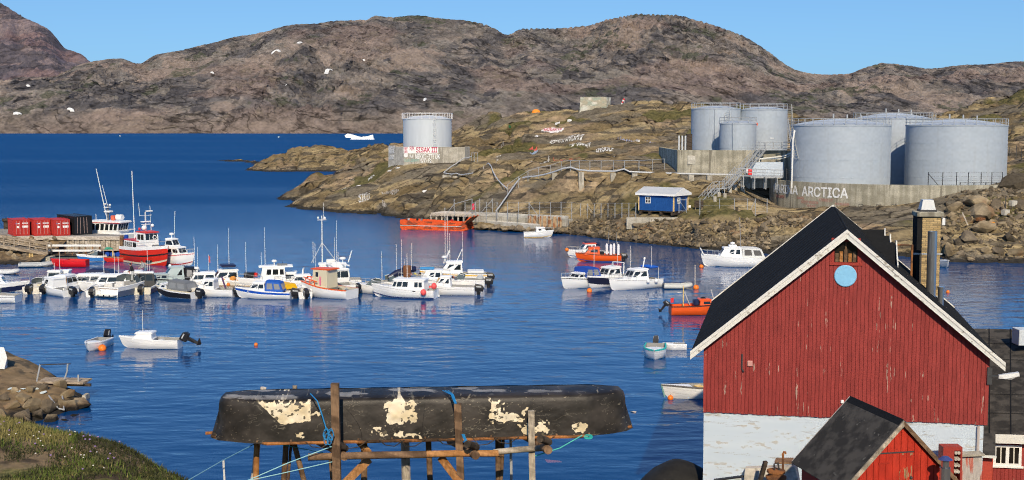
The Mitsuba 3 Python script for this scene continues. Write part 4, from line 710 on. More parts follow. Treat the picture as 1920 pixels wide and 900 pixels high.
def stairs(name, label, p, q, w=1.1, land0=0, land1=0, m='galvanised', legs=True):
    """A steel flight from p up to q with treads, stringers and handrails on both sides."""
    p, q = np.asarray(p, float), np.asarray(q, float); t = thing(name, label, 'stairs', 'steel stair flights on the slope'); d = q - p; hz = np.array([d[0], d[1], 0]); hz /= np.linalg.norm(hz); sd = np.array([-hz[1], hz[0], 0]) * w / 2
    for s in (-1, 1):
        part(t, 'stringer', bar(p + sd * s, q + sd * s, .08, .30), m)
        hp = [p + sd * s + [0, 0, 1.05], q + sd * s + [0, 0, 1.05]]; ms = [tube(hp, .045, 5), tube([hp[0] - [0, 0, .5], hp[1] - [0, 0, .5]], .03, 5)]
        for k in range(7): c = p + d * k / 6 + sd * s; ms.append(tube([c, c + [0, 0, 1.05]], .04, 5))
        part(t, 'handrail', cat(ms), m)
    n = max(5, int(abs(d[2]) / .22))
    for k in range(n): c = p + d * (k + .5) / n; part(t, 'tread', bar(c - sd, c + sd, .26, .05), m)
    return t
def deck(name, label, p, q, w, h, m='galvanised', cat_='walkway', legs=0, rails=(0, 1), group=None):
    """A level walkway from p to q with rails and legs of length h."""
    p, q = np.asarray(p, float), np.asarray(q, float); t = thing(name, label, cat_, group); d = q - p; hz = np.array([d[0], d[1], 0]); L_ = np.linalg.norm(hz); hz /= L_; sd = np.array([-hz[1], hz[0], 0]) * w / 2
    part(t, 'grating', bar(p, q, w, .10), m)
    for k in rails:
        s = (-1, 1)[k]; n = max(2, int(L_ / 1.3)); ms = [tube([p + sd * s + [0, 0, z], q + sd * s + [0, 0, z]], r, 5) for z, r in ((1.05, .045), (.55, .03))]
        for i in range(n + 1): c = p + d * i / n + sd * s; ms.append(tube([c, c + [0, 0, 1.05]], .04, 5))
        part(t, 'railing', cat(ms), m)
    for i in range(legs):
        for s in (-1, 1): c = p + d * (i + .5) / legs + sd * s * .9; part(t, 'leg', bar(c, c - [0, 0, h], .12), m)
    return t
stairs('stair_flight', 'lowest steel stair flight beside the blue hut', D(1312, 388, 186), D(1343, 354, 189.5)); deck('stair_landing', 'small steel landing between the two lower stair flights', D(1342, 353.5, 189.6), D(1361, 353.5, 189.8), 1.2, 2.6, legs=2, rails=(1,))
stairs('stair_flight', 'middle steel stair flight up to the pipe walkway', D(1360, 353.5, 189.8), D(1384, 326, 193)); deck('platform', 'steel platform in front of the pale generator box', D(1382, 329, 193), D(1466, 332, 193), 1.6, 1.9, cat_='platform', legs=4, rails=(0, 1))
stairs('stair_flight', 'upper steel stair flight climbing to the wall top', D(1390, 326, 195), D(1430, 280, 202.6)); deck('wall_walkway', 'steel walkway with railings along the top of the upper concrete wall', D(1418, 279, 203.3), D(1482, 279, 202.6), 1.0, .3)
for k, (px, py, s) in enumerate(((1368, 360, .7), (1378, 356, .8), (1388, 348, .9), (1394, 343, .6), (1402, 352, .8), (1412, 350, .7), (1423, 346, .7), (1348, 368, .6), (1340, 376, .6), (1359, 370, .6), (1392, 358, .8))):
    p = on_land(px, py, 178, 205); single('footing_block', cham(p[0] - s * .4, p[0] + s * .4, p[1] - .3, p[1] + .3, p[2] - .5, p[2] + s, .04), 'concrete', 'small concrete footing block ' + ('low under the platform, leftmost of its cluster', 'below the platform edge beside the middle flight', 'standing upright just under the platform', 'highest block under the platform centre', 'tilted in the middle of the cluster under the platform', 'right of the middle of the platform cluster', 'rightmost under the platform before the ring wall', 'near the landing between the flights', 'lowest, beside the lowest stair flight', 'under the small stair landing', 'front block lying below the cluster')[k], 'concrete block', 'footing blocks under the stairs')
gb = thing('generator_box', 'pale blue grey steel box on skids beside the broad tank', 'container'); p = D(1410, 331, 199)
part(gb, 'body', cham(p[0], p[0] + 4.9, p[1], p[1] + 2.3, p[2] + .15, p[2] + 2.2, .04), P(.46, .53, .62)); part(gb, 'skid', box(p[0] - .2, p[0] + 4.7, p[1] - .1, p[1] + .3, p[2] - .25, p[2] + .15), 'galvanised')
for k in range(3): part(gb, 'door', box(p[0] + .25 + 1.1 * k, p[0] + 1.2 + 1.1 * k, p[1] - .03, p[1] + .02, p[2] + .3, p[2] + 2.0), P(.48, .55, .64))
part(gb, 'roof_pipe', tube([p + [1.2, .6, 2.25], p + [1.2, .6, 2.7], p + [5, 1.2, 3.1], p + [6.2, 1.2, 3.6]], .12, 6), P(.66, .66, .62)); part(gb, 'roof_pipe', tube([p + [1.3, 1.0, 2.7], p + [5, 1.5, 2.75], p + [6.2, 1.5, 3.2]], .10, 6), P(.66, .66, .62))
ex = thing('extinguisher_cabinet', 'red and white cabinet at the stair foot by the generator box', 'cabinet'); p = D(1405, 328, 194.6); part(ex, 'red_box', cham(p[0] - .15, p[0] + .4, p[1], p[1] + .3, p[2], p[2] + .95), P(.75, .05, .05)); part(ex, 'white_box', cham(p[0] - .5, p[0] - .2, p[1], p[1] + .3, p[2] + .3, p[2] + 1.0), P(.8, .8, .8))

# the blue hut
def tri2(v, f): u, i = np.unique(np.asarray(f).ravel(), return_inverse=True); return np.asarray(v, float)[u], i.reshape(-1, 3)
hu = thing('blue_hut', 'small blue boarded hut with a pale grey roof on the terrace', 'hut')
h0 = D(1263, 398, 178); hx_, hy_ = np.array([-math.cos(math.radians(36)), math.sin(math.radians(36)), 0]), np.array([math.sin(math.radians(36)), math.cos(math.radians(36)), 0]); h0 = np.array([h0[0], h0[1], 3.75])
def hb_(m): v = np.asarray(m.vertices); f = np.asarray(m.faces)[:, ::-1]; return M(h0 + v[:, :1] * hx_ + v[:, 1:2] * hy_ + v[:, 2:] * BZ, f)
HL, HD, HB, HH = 5.6, 4.1, .30, 2.45
mat('hut_blue', lambda p, n, uv: mix((.013, .070, .26), (.02, .095, .32), fbm(p.x * 2, p.y * 2, p.z * 2, 3)), .45, .35)
w_ = part(hu, 'wall', hb_(box(.02, HL - .02, .02, HD - .02, HB, HH)), 'hut_blue')
for k in range(28): part(w_, 'board', hb_(box(.09 + k * .193, .09 + k * .193 + .175, -.012, .02, HB, HH)), 'hut_blue')
for k in range(20): part(w_, 'board', hb_(box(-.012, .02, .09 + k * .193, .09 + k * .193 + .175, HB, HH)), 'hut_blue')
for x, y in ((0, 0), (HL, 0), (0, HD)): part(hu, 'corner_board', hb_(box(x - .08, x + .08, y - .08, y + .08, HB - .05, HH)), 'wood_yellow' if 'wood_yellow' in scene else wood('wood_yellow', (.62, .42, .16), (.74, .55, .26)))
o_ = .38
part(hu, 'roof', hb_(cat(slab([[-o_, -o_, HH + .25], [HL + o_, -o_, HH + .25], [HL + o_, HD / 2, HH + 1.05], [-o_, HD / 2, HH + 1.05]][::-1], -.05), slab([[-o_, HD + o_, HH + .25], [HL + o_, HD + o_, HH + .25], [HL + o_, HD / 2, HH + 1.05], [-o_, HD / 2, HH + 1.05]], -.05))), P(.52, .54, .55, .5))
part(hu, 'fascia', hb_(cat(box(-o_, HL + o_, -o_ - .03, -o_, HH - .02, HH + .29), box(-o_ - .02, -o_, -o_, HD + o_, HH - .02, HH + .27))), P_white)
part(hu, 'gable', hb_(M(*tri2([[-o_ - .03, -o_, HH + .26], [-o_ - .03, HD + o_, HH + .26], [-o_ - .03, HD / 2, HH + 1.08], [HL + o_, -o_, HH + .26], [HL + o_, HD + o_, HH + .26], [HL + o_, HD / 2, HH + 1.08], [-o_ + .1, -o_, HH + .26], [-o_ + .1, HD + o_, HH + .26], [-o_ + .1, HD / 2, HH + 1.08]], [[0, 2, 1], [0, 6, 8], [0, 8, 2], [1, 2, 8], [1, 8, 7]]))), P_white)
hwin_ = None
def hwin(x, y, along):
    bx_ = (lambda a, b, c, d_, e, f: box(x + a, x + b, y - d_, y - c, e, f)) if along else (lambda a, b, c, d_, e, f: box(x - d_, x - c, y + a, y + b, e, f))
    f = part(hu, 'window', hb_(cat(bx_(-.42, -.33, .02, .06, 1.3, 2.25), bx_(.33, .42, .02, .06, 1.3, 2.25), bx_(-.33, .33, .02, .06, 2.16, 2.25), bx_(-.33, .33, .02, .06, 1.3, 1.39), bx_(-.045, .045, .02, .055, 1.39, 2.16), bx_(-.33, .33, .02, .05, 1.74, 1.82))), P_white); part(f, 'pane', hb_(bx_(-.33, .33, .012, .022, 1.39, 2.16)), 'window_dark')
hwin(4.1, 0, True); hwin(0, 1.35, False)
part(hu, 'door', hb_(box(-.03, .0, 2.3, 3.2, .35, 2.2)), P(.012, .04, .12)); part(hu, 'floor_beam', hb_(box(.1, HL - .1, .1, HD - .1, .12, HB)), 'wood_dark')
for x in (.2, 2, 3.8, 5.3): part(hu, 'skid', hb_(box(x - .1, x + .1, -.25, HD + .2, -.25, .12)), 'wood_dark')
bn = thing('notice_board', 'dark notice board and bench beside the blue hut door', 'notice board'); p = D(1309, 393, 182); part(bn, 'panel', box(p[0] - .55, p[0] + .75, p[1], p[1] + .08, p[2] + .3, p[2] + 1.3), 'wood_dark'); part(bn, 'leg', box(p[0] - .4, p[0] - .3, p[1] + .08, p[1] + .16, p[2] - .6, p[2] + .3), 'wood_plank'); part(bn, 'leg', box(p[0] + .5, p[0] + .6, p[1] + .08, p[1] + .16, p[2] - .6, p[2] + .3), 'wood_plank'); part(bn, 'meter_box', cham(p[0] - 1.6, p[0] - 1.05, p[1] - .1, p[1] + .1, p[2] + .25, p[2] + .65), P(.75, .72, .74))
tr = single('terrace_edge', wallbox(D(1175, 408, 177.8), D(1440, 406, 177.2), .5, 1.6, 3.22), 'concrete', 'low rust stained concrete edge of the terrace below the blue hut', 'kerb wall')
gt = thing('mesh_gate', 'galvanised pipe gate in front of the blue hut', 'gate'); a, b = D(1273, 399, 177.4), D(1287, 399, 177.4); part(gt, 'frame', cat(tube([a, a + [0, 0, 2.2]], .05, 6), tube([b, b + [0, 0, 2.0]], .05, 6), tube([a + [0, 0, 1.8], b + [0, 0, 1.8]], .04, 6), tube([a + [0, 0, .25], b + [0, 0, .25]], .03, 6)), 'galvanised'); part(gt, 'brace', tube([a + [0, 0, 1.75], b + [0, 0, .3]], .025, 5), 'galvanised')

# fences: posts and wires
def fence(name, label, pts, h, r=.045, wires=(.98, .6, .25), braces=(), m='galvanised', grp=None):
    t = thing(name, label, 'fence', grp); pts = [np.asarray(p, float) for p in pts]
    for p in pts: part(t, 'post', tube([p - [0, 0, .4], p + [0, 0, h]], r, 6), m)
    for w in wires: part(t, 'wire', tube([p + [0, 0, h * w] for p in pts], .012 if w < .9 or len(wires) > 2 else .04, 4, False), m)
    for i, dx in braces: p = pts[i]; part(t, 'brace', tube([p + [0, 0, h * .9], p + [dx, 0, -.1]], r * .9, 5), m)
    return t
def along(pxs, dl=178): return [on_land(px, py, 165, 215) for px, py in pxs]
fence('shore_fence', 'row of grey fence posts along the pier and embankment up to the blue hut', [D(px, 405 + (px - 870) * .008, 199 - (px - 870) * .062) for px in list(range(872, 1075, 20))] + [on_land(px, 409, 170, 200) for px in range(1088, 1200, 13)], 2.2, .05, (.97, .6, .25), ((1, -1.6), (6, 1.5), (12, 1.4)))
fence('terrace_fence', 'grey fence posts on the terrace right of the blue hut', [D(px, 404, 176.9) for px in (1312, 1349, 1377, 1401, 1416, 1438)], 2.35, .05, (.97, .6, .25), ((4, -1.1),))
fence('tank_fence', 'tall dark fence posts before the right broad tank', [D(px, 354, 184.5 + k * .2) for k, px in enumerate((1740, 1767, 1793, 1815, 1839, 1859, 1879))], 2.4, .06, (.97, .75, .5, .25), ((0, 2.0),), 'dark_steel'); fence('low_fence', 'short dark posts in front of the tank fence', [D(px, 354, 184 + k * .1) for k, px in enumerate((1800, 1826, 1848, 1868))], .95, .07, (.9,), (), 'dark_steel')
fence('path_fence', 'grey post and rail fence running up the slope above the pipeline', [on_land(px, py, 185, 235) for px, py in ((952, 366), (972, 352), (990, 341), (1010, 334), (1032, 330), (1053, 322), (1070, 322), (1086, 322), (1106, 322), (1127, 322), (1150, 322), (1171, 322), (1198, 322), (1223, 320), (1246, 318))], 1.75, .05, (1.0, .5), (), 'galvanised')
# pipelines on concrete supports
def pipeline(name, label, pts, r, n=2, gap=.45, sup=()):
    t = thing(name, label, 'pipeline'); pts = np.array(pts, float); u_ = np.r_[0, np.cumsum(np.linalg.norm(np.diff(pts, axis=0), axis=1))]; uu = np.unique(np.r_[u_, np.arange(0, u_[-1], 1.5)]); pts = np.stack([np.interp(uu, u_, pts[:, k]) for k in range(3)], 1)
    up_ = np.maximum(0, np.array([max(L(p[0], p[1] + .3), L(p[0], p[1] - .4)) for p in pts]) + .55 - pts[:, 2]); up_ = np.maximum(gaussian_filter(up_, 2), up_ * .9); pts[:, 2] += up_
    for k in range(n): part(t, 'pipe', tube([p + [0, gap * k, .02 * k] for p in pts], r, 8), P(.46, .48, .50, .35))
    for p in sup: g = L(p[0], p[1]); part(t, 'support', cham(p[0] - .42, p[0] + .42, p[1] - .25, p[1] + gap * n, min(g, p[2] - .5) - .5, p[2] - r - .02, .04), 'concrete')
    return t
main = [D(980, 342, 211), D(1053, 319, 203), D(1100, 321, 200.5), D(1180, 323, 198), D(1290, 326, 197), D(1384, 328, 196)]
pipeline('pipeline', 'long silver pipeline on concrete supports across the slope', main, .11, 2, .32, [D(px, py, d) for px, py, d in ((1040, 323, 204.5), (1090, 321, 201), (1150, 322.5, 199), (1190, 323.5, 198), (1229, 324.5, 197.7), (1262, 325.5, 197.2), (1296, 326, 197), (1330, 327, 196.6))])
pipeline('pipeline', 'steep bundle of silver pipes dropping to the pier', [D(975, 344, 211), D(930, 397, 199)], .085, 3, .28); pipeline('pipeline', 'silver pipes from the small tank down to the junction above the pier', [D(884, 299, 247), D(832, 326, 238), D(870, 331, 232), D(913, 337, 225), D(950, 367, 208)], .075, 2, .32, [D(px, py, d) for px, py, d in ((834, 327, 237.8), (842, 328, 236.5), (853, 329.5, 234.5), (870, 331, 232))])
# the pier with a timber landing
pi_ = thing('concrete_pier', 'low concrete pier with rusty sheet piles below the pipelines', 'pier'); a, b = D(885, 407, 199.5), D(1062, 409, 190.5)
part(pi_, 'slab', wallbox(a * [1, 1, 0], b * [1, 1, 0], 5, .9, 1.95), 'concrete'); part(pi_, 'kerb', wallbox(a * [1, 1, 0] + [0, -.12, 0], b * [1, 1, 0] + [0, -.12, 0], .6, 1.96, 2.5), 'concrete_clean'); part(pi_, 'foot', wallbox(a * [1, 1, 0] + [1, -.5, 0], b * [1, 1, 0] + [-5, -.3, 0], 1.5, .5, 1.25), 'concrete_clean')
for k in range(7): p = a + (b - a) * (.62 + .052 * k); part(pi_, 'sheet_pile', cham(p[0] - .26, p[0] + .26, p[1] - .42 + .1 * (k % 2), p[1] - .14, .3, 2.35), mat('old_sheet_pile', lambda p, n, uv: mix((.42, .30, .18), (.30, .13, .06), smoothstep(.4, .6, fbm(p.x * 3, p.y * 3, p.z * 2, 3))), .8, .2))
ls = thing('timber_landing', 'pale timber landing on piles left of the concrete pier', 'landing stage'); a2, b2 = D(808, 402, 204), D(890, 404, 201)
for k in range(9): part(ls, 'pile', tube([a2 + (b2 - a2) * k / 8 + [0, .2, 0], (a2 + (b2 - a2) * k / 8 + [0, .2, 0]) * [1, 1, 0] - [0, 0, .5]], .14, 7), 'wood_pale')
part(ls, 'deck', wallbox(a2 * [1, 1, 0], b2 * [1, 1, 0], 4.5, 1.78, 2.05), 'wood_pale')
for k in range(24): p = a2 + (b2 - a2) * (k + .5) / 24; part(ls, 'plank_end', box(p[0] - .11, p[0] + .11, p[1] - .25, p[1] + .1, 1.62, 1.76), 'wood_pale')
ds = thing('derrick_frame', 'light steel frame standing on the pier by the landing', 'frame'); p0 = D(885, 404, 201); tops = []
for k, dx in enumerate((-2.8, 0, 1.2, 3.2)): part(ds, 'post', tube([p0 + [dx, .4 * k, 0], p0 + [dx, .4 * k, 2.6]], .06, 6), 'galvanised')
part(ds, 'brace', tube([p0 + [-4.2, 0, 0], p0 + [-2.8, 0, 1.8], p0 + [0, 0, 2.6]], .045, 5), 'galvanised'); part(ds, 'brace', tube([p0 + [3.2, 1, 2.4], p0 + [1.2, 1, .2]], .045, 5), 'galvanised'); part(ds, 'red_tank', lathe([(.001, p0[2] + 1.9), (.2, p0[2] + 1.8), (.2, p0[2] + .9), (.001, p0[2] + .9)], 12, (p0[0] + .2, p0[1] + .3, 0)), P(.7, .04, .08))
# small tank on its own walled base
c = D(801.5, 275, 252); tank_white = mat('tank_white', lambda p, n, uv: mi.Color3f(.52, .56, .60) * (.92 + .14 * fbm((p.x + p.y) * 1.2, (p.x - p.y) * 1.2, p.z * .15, 3)), .5, .4)
st = tank('white_tank', 'lone pale tank with a white railing on a painted concrete base', c[:2], 4.75, 8.8, 17.1, .75, 1, None, False, 'tank_white'); railing_ring(st, c, 4.95, 17.1, 1.15, 22); ladder(st, [c[0] + 1.7, c[1] - 4.62, 9], [c[0] + 1.7, c[1] - 4.62, 18.2], .5, [1, 0, 0], 26, P(.62, .63, .63), True)
bwl = thing('base_wall', 'concrete base wall covered with painted lettering under the lone tank', 'wall'); pts = [D(728, 290, 252), D(757, 290, 246.2), D(872, 290, 246.2), D(881, 290, 251)]
for k in range(3): part(bwl, 'wall_panel', wallbox(pts[k], pts[k + 1], .4, 7.2, 11.75), ('concrete_clean', 'concrete', 'concrete')[k])
def on_wall(text, px, py, h, px2, d=246.2, bold=True, slant=0):
    m = meshkit.text_mesh(text, h, .01, bold); v = np.asarray(m.vertices); p = D(px, py, d); squeeze = (px2 - px) * d / FOCAL / v[:, 0].max(); return M(np.c_[p[0] + v[:, 0] * squeeze, p[1] - .05 - v[:, 2], p[2] + v[:, 1] + slant * v[:, 0]], m.faces)
p, q = D(757, 287.5, 246.2), D(821.5, 275.5, 246.2); part(bwl, 'white_panel', box(p[0], q[0], p[1] - .035, p[1], p[2], q[2] - .04), P(.8, .79, .78, .7))
part(bwl, 'lettering', on_wall('P/K', 768, 281.5, .7, 777, 246.14), P(.40, .03, .10, .8)); part(bwl, 'lettering', on_wall('SISAK III', 779.5, 285.5, .95, 820, 246.14), P(.45, .03, .10, .8)); part(bwl, 'lettering', on_wall('89', 758, 281, .5, 764, 246.14), P(.45, .03, .10, .8)); part(bwl, 'lettering', on_wall('85', 758, 286.5, .45, 764, 246.14), P(.45, .03, .10, .8))
for t_, px, py, h, sq in (('P/K', 768, 296, .55, 775), ('NIKKI-ITTUK', 778, 297.5, .85, 825), ('5/7-92', 788, 304.5, .62, 809)): part(bwl, 'lettering', on_wall(t_, px, py, h, sq), wpaint)
part(bwl, 'lettering', on_wall('ILULISSAT', 758, 303, .5, 786), P(.22, .42, .38, .8))
for t_, t2, py in (('DEPOT', '', 280), ('NOER', '', 287), ('LENA', '', 298)):
    m = meshkit.text_mesh(t_, .7, .01, True); v = np.asarray(m.vertices); p, q = D(730, py, 251.4), D(756, py, 246.3); e = (q - p) / np.linalg.norm(q - p); part(bwl, 'lettering', M(p + v[:, :1] * e * .85 + v[:, 1:2] * BZ + v[:, 2:] * np.array([-.4, -1, 0]) + [-.05, -.10, 0], m.faces), wpaint)
an_ = np.linspace(0, 2 * math.pi, 9)[:-1]; pb = D(761, 291, 246.2); part(bwl, 'emblem', hull(np.concatenate([np.c_[pb[0] + .42 * np.cos(an_), np.full(8, pb[1] - y), pb[2] + .42 * np.sin(an_)] for y in (.0, .03)])), wpaint)
fence('base_fence', 'small grey fence beside the lone tank base', [on_land(px, 304, 235, 260) for px in (884, 889, 895)], 1.8, .05, (.97, .5))
# bunker, tent, windsock on the hilltop
bu = thing('concrete_bunker', 'weathered pale concrete block with sloping sides on the hilltop', 'bunker'); p = D(1113, 213, 312); z0, z1 = p[2] - 1.2, EYE + (231 - 183) / FOCAL * 312
def bunk_c(p, n, uv): return mix(mix((.36, .33, .25), (.30, .34, .28), smoothstep(.45, .6, fbm(p.x * .9, p.y, p.z * 1.4, 3))), (.70, .68, .62), smoothstep(.46, .62, fbm(p.x * .8, p.y, p.z * .9 + 3, 4)) * .6) * (.8 + .4 * fbm(p.x * 5, p.y * 5, p.z * 5, 2))
part(bu, 'block', hexa([[p[0] - 3.5, p[1], z0], [p[0] + 3.3, p[1], z0], [p[0] + 4.2, p[1] + 6, z0], [p[0] - 3.0, p[1] + 6, z0]], [[p[0] - 3.2, p[1] + .4, z1], [p[0] + 3.1, p[1] + .4, z1], [p[0] + 4.6, p[1] + 5.6, z1 + .05], [p[0] - 2.6, p[1] + 5.6, z1 + .05]]), mat('bunker_concrete', bunk_c, .9, .2))
part(bu, 'roof_slab', hexa([[p[0] - 3.25, p[1] + .36, z1 + .001], [p[0] + 3.15, p[1] + .36, z1 + .001], [p[0] + 4.7, p[1] + 5.7, z1 + .06], [p[0] - 2.7, p[1] + 5.7, z1 + .06]], [[p[0] - 3.25, p[1] + .36, z1 + .12], [p[0] + 3.15, p[1] + .36, z1 + .12], [p[0] + 4.7, p[1] + 5.7, z1 + .18], [p[0] - 2.7, p[1] + 5.7, z1 + .18]]), 'concrete')
def dome(name, lab, px, py, d, w, h, m):
    t = thing(name, lab, 'tent'); p = D(px, py, d); b = ball([0, 0, 0], 1, 3, (w / 2, w / 2.6, h)); v = np.asarray(b.vertices); v[:, 2] = np.maximum(v[:, 2], -.15); part(t, 'canopy', M(v + p, b.faces), m, True); part(t, 'door_flap', hull([p + [-.15 * w, -.39 * w, .1], p + [.05 * w, -.39 * w, .1], p + [-.05 * w, -.28 * w, h * .75], p + [-.05 * w, -.36 * w, h * .7]]), m)
dome('orange_tent', 'bright orange dome tent on the skyline left of the bunker', 1005, 211, 322, 2.1, .85, P(.90, .28, .03, .7)); dome('green_tent', 'dark green dome tent on the slope below the skyline', 951, 239, 305, 1.9, .75, P(.02, .10, .035, .7))
wk = thing('windsock', 'red and white windsock on a thin pole beside the bunker', 'windsock'); p = D(1171, 199, 318); part(wk, 'pole', tube([p, p + [0, 0, 2.1]], .06, 6), 'galvanised')
for k in range(4): part(wk, 'sleeve_band', tube([p + [-.1 - .16 * k, 0, 1.85 - .35 * k], p + [-.1 - .16 * (k + 1), 0, 1.85 - .35 * (k + 1)]], [.26 - .03 * k, .23 - .03 * k], 10), P(.7, .04, .05, .7) if k % 2 == 0 else P(.8, .8, .8, .7))
# names painted on the rock
def rock_text(text, px, py, px2, py2, h, m, bold=True, italic=0, name='painted_name', lift=.06):
    """Capitals laid on the rock from the point seen at px,py to that at px2,py2; h is their height up the slope."""
    a, b = on_land(px, py), on_land(px2, py2); t = meshkit.text_mesh(text, 1.0, .02, bold); t = t.subdivide_to_size(.35); v = np.asarray(t.vertices); w = v[:, 0].max()
    e = (b - a)[:2] / w; lat = np.array([-e[1], e[0]]) / np.linalg.norm(e); r2 = a[:2] / np.linalg.norm(a[:2]); up_ = r2
    xy = a[:2] + v[:, :1] * e + v[:, 1:2] * h * (up_ + italic * np.array([r2[1], -r2[0]])); z = land_z(np.c_[xy[:, 1], xy[:, 0]])
    part(head, name, M(np.c_[xy, z + lift + v[:, 2]], t.faces), m)
white_rock = mat('white_rock_paint', lambda p, n, uv: mi.Color3f(.70, .69, .66) * (.5 + .75 * fbm(p.x * 2.5, p.y * 2.5, p.z * 2.5, 3)), .85, .2); red_rock = P(.52, .10, .07, .85); dim_rock = P(.40, .38, .35, .9)
for args in (('EISUNNGAQ', 1029, 269, 1092, 263, 3.4, white_rock, True, .2), ('KB OLSEN', 1066, 278, 1106, 275, 2.6, white_rock, True, .15), ('INGOLF', 1117, 286, 1151, 282, 3.0, white_rock), ('81', 1145, 296, 1153, 294, 2.4, white_rock), ('VIKING NAJA', 1037, 302, 1088, 297, 2.6, red_rock), ('JONATHAN-KRISTINE', 995, 305, 1030, 302, 1.6, white_rock),
             ('HANS DAVID', 1157, 262, 1231, 268, 3.6, P(.30, .32, .42, .85)), ('NRB', 1183, 267, 1200, 267, 2.2, white_rock), ('SIKU', 672, 380, 693, 374, 3.2, white_rock), ('TUKU MIYUK', 715, 366, 748, 361, 2.0, dim_rock), ('SAMMA', 716, 384, 736, 381, 1.8, dim_rock), ('NAJA', 905, 325, 935, 300, 2.2, dim_rock), ('AQA', 690, 340, 702, 330, 2.0, white_rock), ('PALO', 925, 285, 945, 270, 2.0, dim_rock)): rock_text(*args)
def rock_patch(pts, m, lift=.05):
    """A patch of paint laid on the rock inside the outline seen at these points."""
    import shapely
    w = np.array([on_land(*q_)[:2] for q_ in pts]); v, f = trimesh.creation.triangulate_polygon(shapely.Polygon(w).buffer(0), engine='earcut'); t = trimesh.Trimesh(np.c_[v, v[:, 0] * 0], f).subdivide_to_size(.5); v = np.asarray(t.vertices)
    part(head, 'painted_patch', M(np.c_[v[:, :2], land_z(np.c_[v[:, 1], v[:, 0]]) + lift], t.faces), m)
rock_patch(((1014, 247), (1022, 241), (1040, 240), (1058, 240), (1056, 245), (1042, 249), (1028, 248)), P(.72, .70, .68, .85)); rock_text('MUSAK IV', 1019, 247, 1054, 244, 2.6, P(.50, .07, .10, .85), lift=.12)
rock_patch(((991, 282), (999, 276), (1000, 282)), red_rock); rock_patch(((1001, 282), (1007, 276), (1009, 282)), red_rock); rock_patch(((990, 284), (1009, 283), (1006, 287), (993, 287)), P(.25, .32, .42, .9))
es0 = np.random.default_rng(70)
for px in range(893, 1062, 4):
    p = D(px, 430, 196.2 - (px - 890) * .05); s_ = es0.uniform(.8, 2.2); part(head, 'stone', place(rock(es0, s_, .6, 14), p[0], p[1] + es0.uniform(-.6, 1.2), .35 + .2 * es0.random()), 'stone_brown' if es0.random() < .5 else 'stone')
for k, (px, py) in enumerate(((725, 322), (741, 317), (791, 360), (655, 338), (668, 350), (640, 356), (1002, 258), (930, 296), (1040, 232), (1062, 228))): rock_patch(((px, py), (px + 4, py - 2.5), (px + 10, py - 3), (px + 7, py)), white_rock)

# ================================================================ stones: the rubble embankment and the boulder slope
es = np.random.default_rng(77); big_, small_ = [], []
def scatter(n, poly, smin, smax, out, pw=2.2):
    for _ in range(n):
        k = es.integers(len(poly)); x0, x1, y0, y1 = poly[k]; px = es.uniform(x0, x1); f = (px - x0) / (x1 - x0); lo, hi = y0[0] + (y0[1] - y0[0]) * f, y1[0] + (y1[1] - y1[0]) * f
        p = on_land(px, es.uniform(lo, hi), 140, 215); out.append((p[0], p[1], p[2], smin + (smax - smin) * es.random() ** pw))
emb = [(1062, 1180, (416, 414), (441, 454)), (1180, 1310, (414, 413), (454, 465)), (1310, 1445, (413, 412), (464, 470))]
slope_ = [(1762, 1925, (372, 345), (489, 492)), (1790, 1925, (362, 340), (420, 440)), (1440, 1560, (404, 404), (425, 430))]
scatter(135, emb, .8, 1.7, big_, 1.6); scatter(110, slope_, .6, 2.0, big_, 1.8); scatter(2600, emb, .28, .9, small_); scatter(1700, slope_, .3, 1.0, small_)
for px, py, s in ((1840, 405, 5.2), (1832, 385, 4.0), (1815, 452, 3.2), (1845, 432, 3.6), (1905, 350, 5.5), (1915, 392, 3.4), (1895, 450, 2.6), (1910, 478, 3.0), (1790, 395, 3.0), (1865, 388, 2.4), (1780, 470, 2.4), (1870, 475, 2.0)): p = on_land(px, py, 145, 215); big_.append((p[0], p[1], p[2], s))
for x, y, z, s in big_: part(head, 'stone', place(rock(es, s, .8 if s < 2.5 else .65, 14 if s < 2.5 else 26), x, y, z + s * .10), ('stone', 'stone', 'stone_brown', 'stone_brown', 'stone_shade')[es.integers(5)])
rub_ = [place(rock(es, s, .8, 9), x, y, z + s * .12) for x, y, z, s in small_]
for k, m in enumerate(('stone', 'stone_brown', 'stone_shade')): part(head, ('rubble', 'brown_rubble', 'dark_rubble')[k], cat(rub_[k::3]), m, kind='stuff')
for px, py, w, m, lab in ((1853, 424, 1.6, P(.62, .24, .04, .8), 'rusty orange sheet metal lying among the boulders'), (1838, 416, 1.1, 'rust', 'curled rusty scrap between boulders right of the chimney'), (1885, 405, .9, 'concrete_clean', 'pale concrete cube on the boulder slope'), (1899, 388, .9, 'concrete_clean', 'upper pale concrete cube on the boulder slope')):
    p = on_land(px, py, 145, 200); single('slope_scrap', place(cham(-w / 2, w / 2, -.35, .35, 0, .75 if 'cube' in lab else .45, .03), p[0], p[1], p[2] + .1, .4), m, lab, 'scrap' if 'cube' not in lab else 'concrete block')
p = on_land(1819, 425, 145, 190); single('driftwood', bar(p + [-.3, 0, .2], p + [-1.0, .3, 1.9], .14), 'wood_pale', 'pale timber pole leaning among the boulders', 'pole')
for k, (px, y0) in enumerate(((1885, 398), (1858, 345), (1892, 300), (1905, 298), (1915, 302))): p = on_land(px, y0, 150, 235); single('slope_post', tube([p - [0, 0, .3], p + [0, 0, 2.2]], .055, 6), 'dark_steel', 'thin dark post ' + ('beside a pale concrete cube on the boulder slope', 'at the right end of the tank fence', 'right of the broad tank, left one of three', 'right of the broad tank, middle one of three', 'right of the broad tank, rightmost of three')[k], 'post', 'thin posts on the right slope')

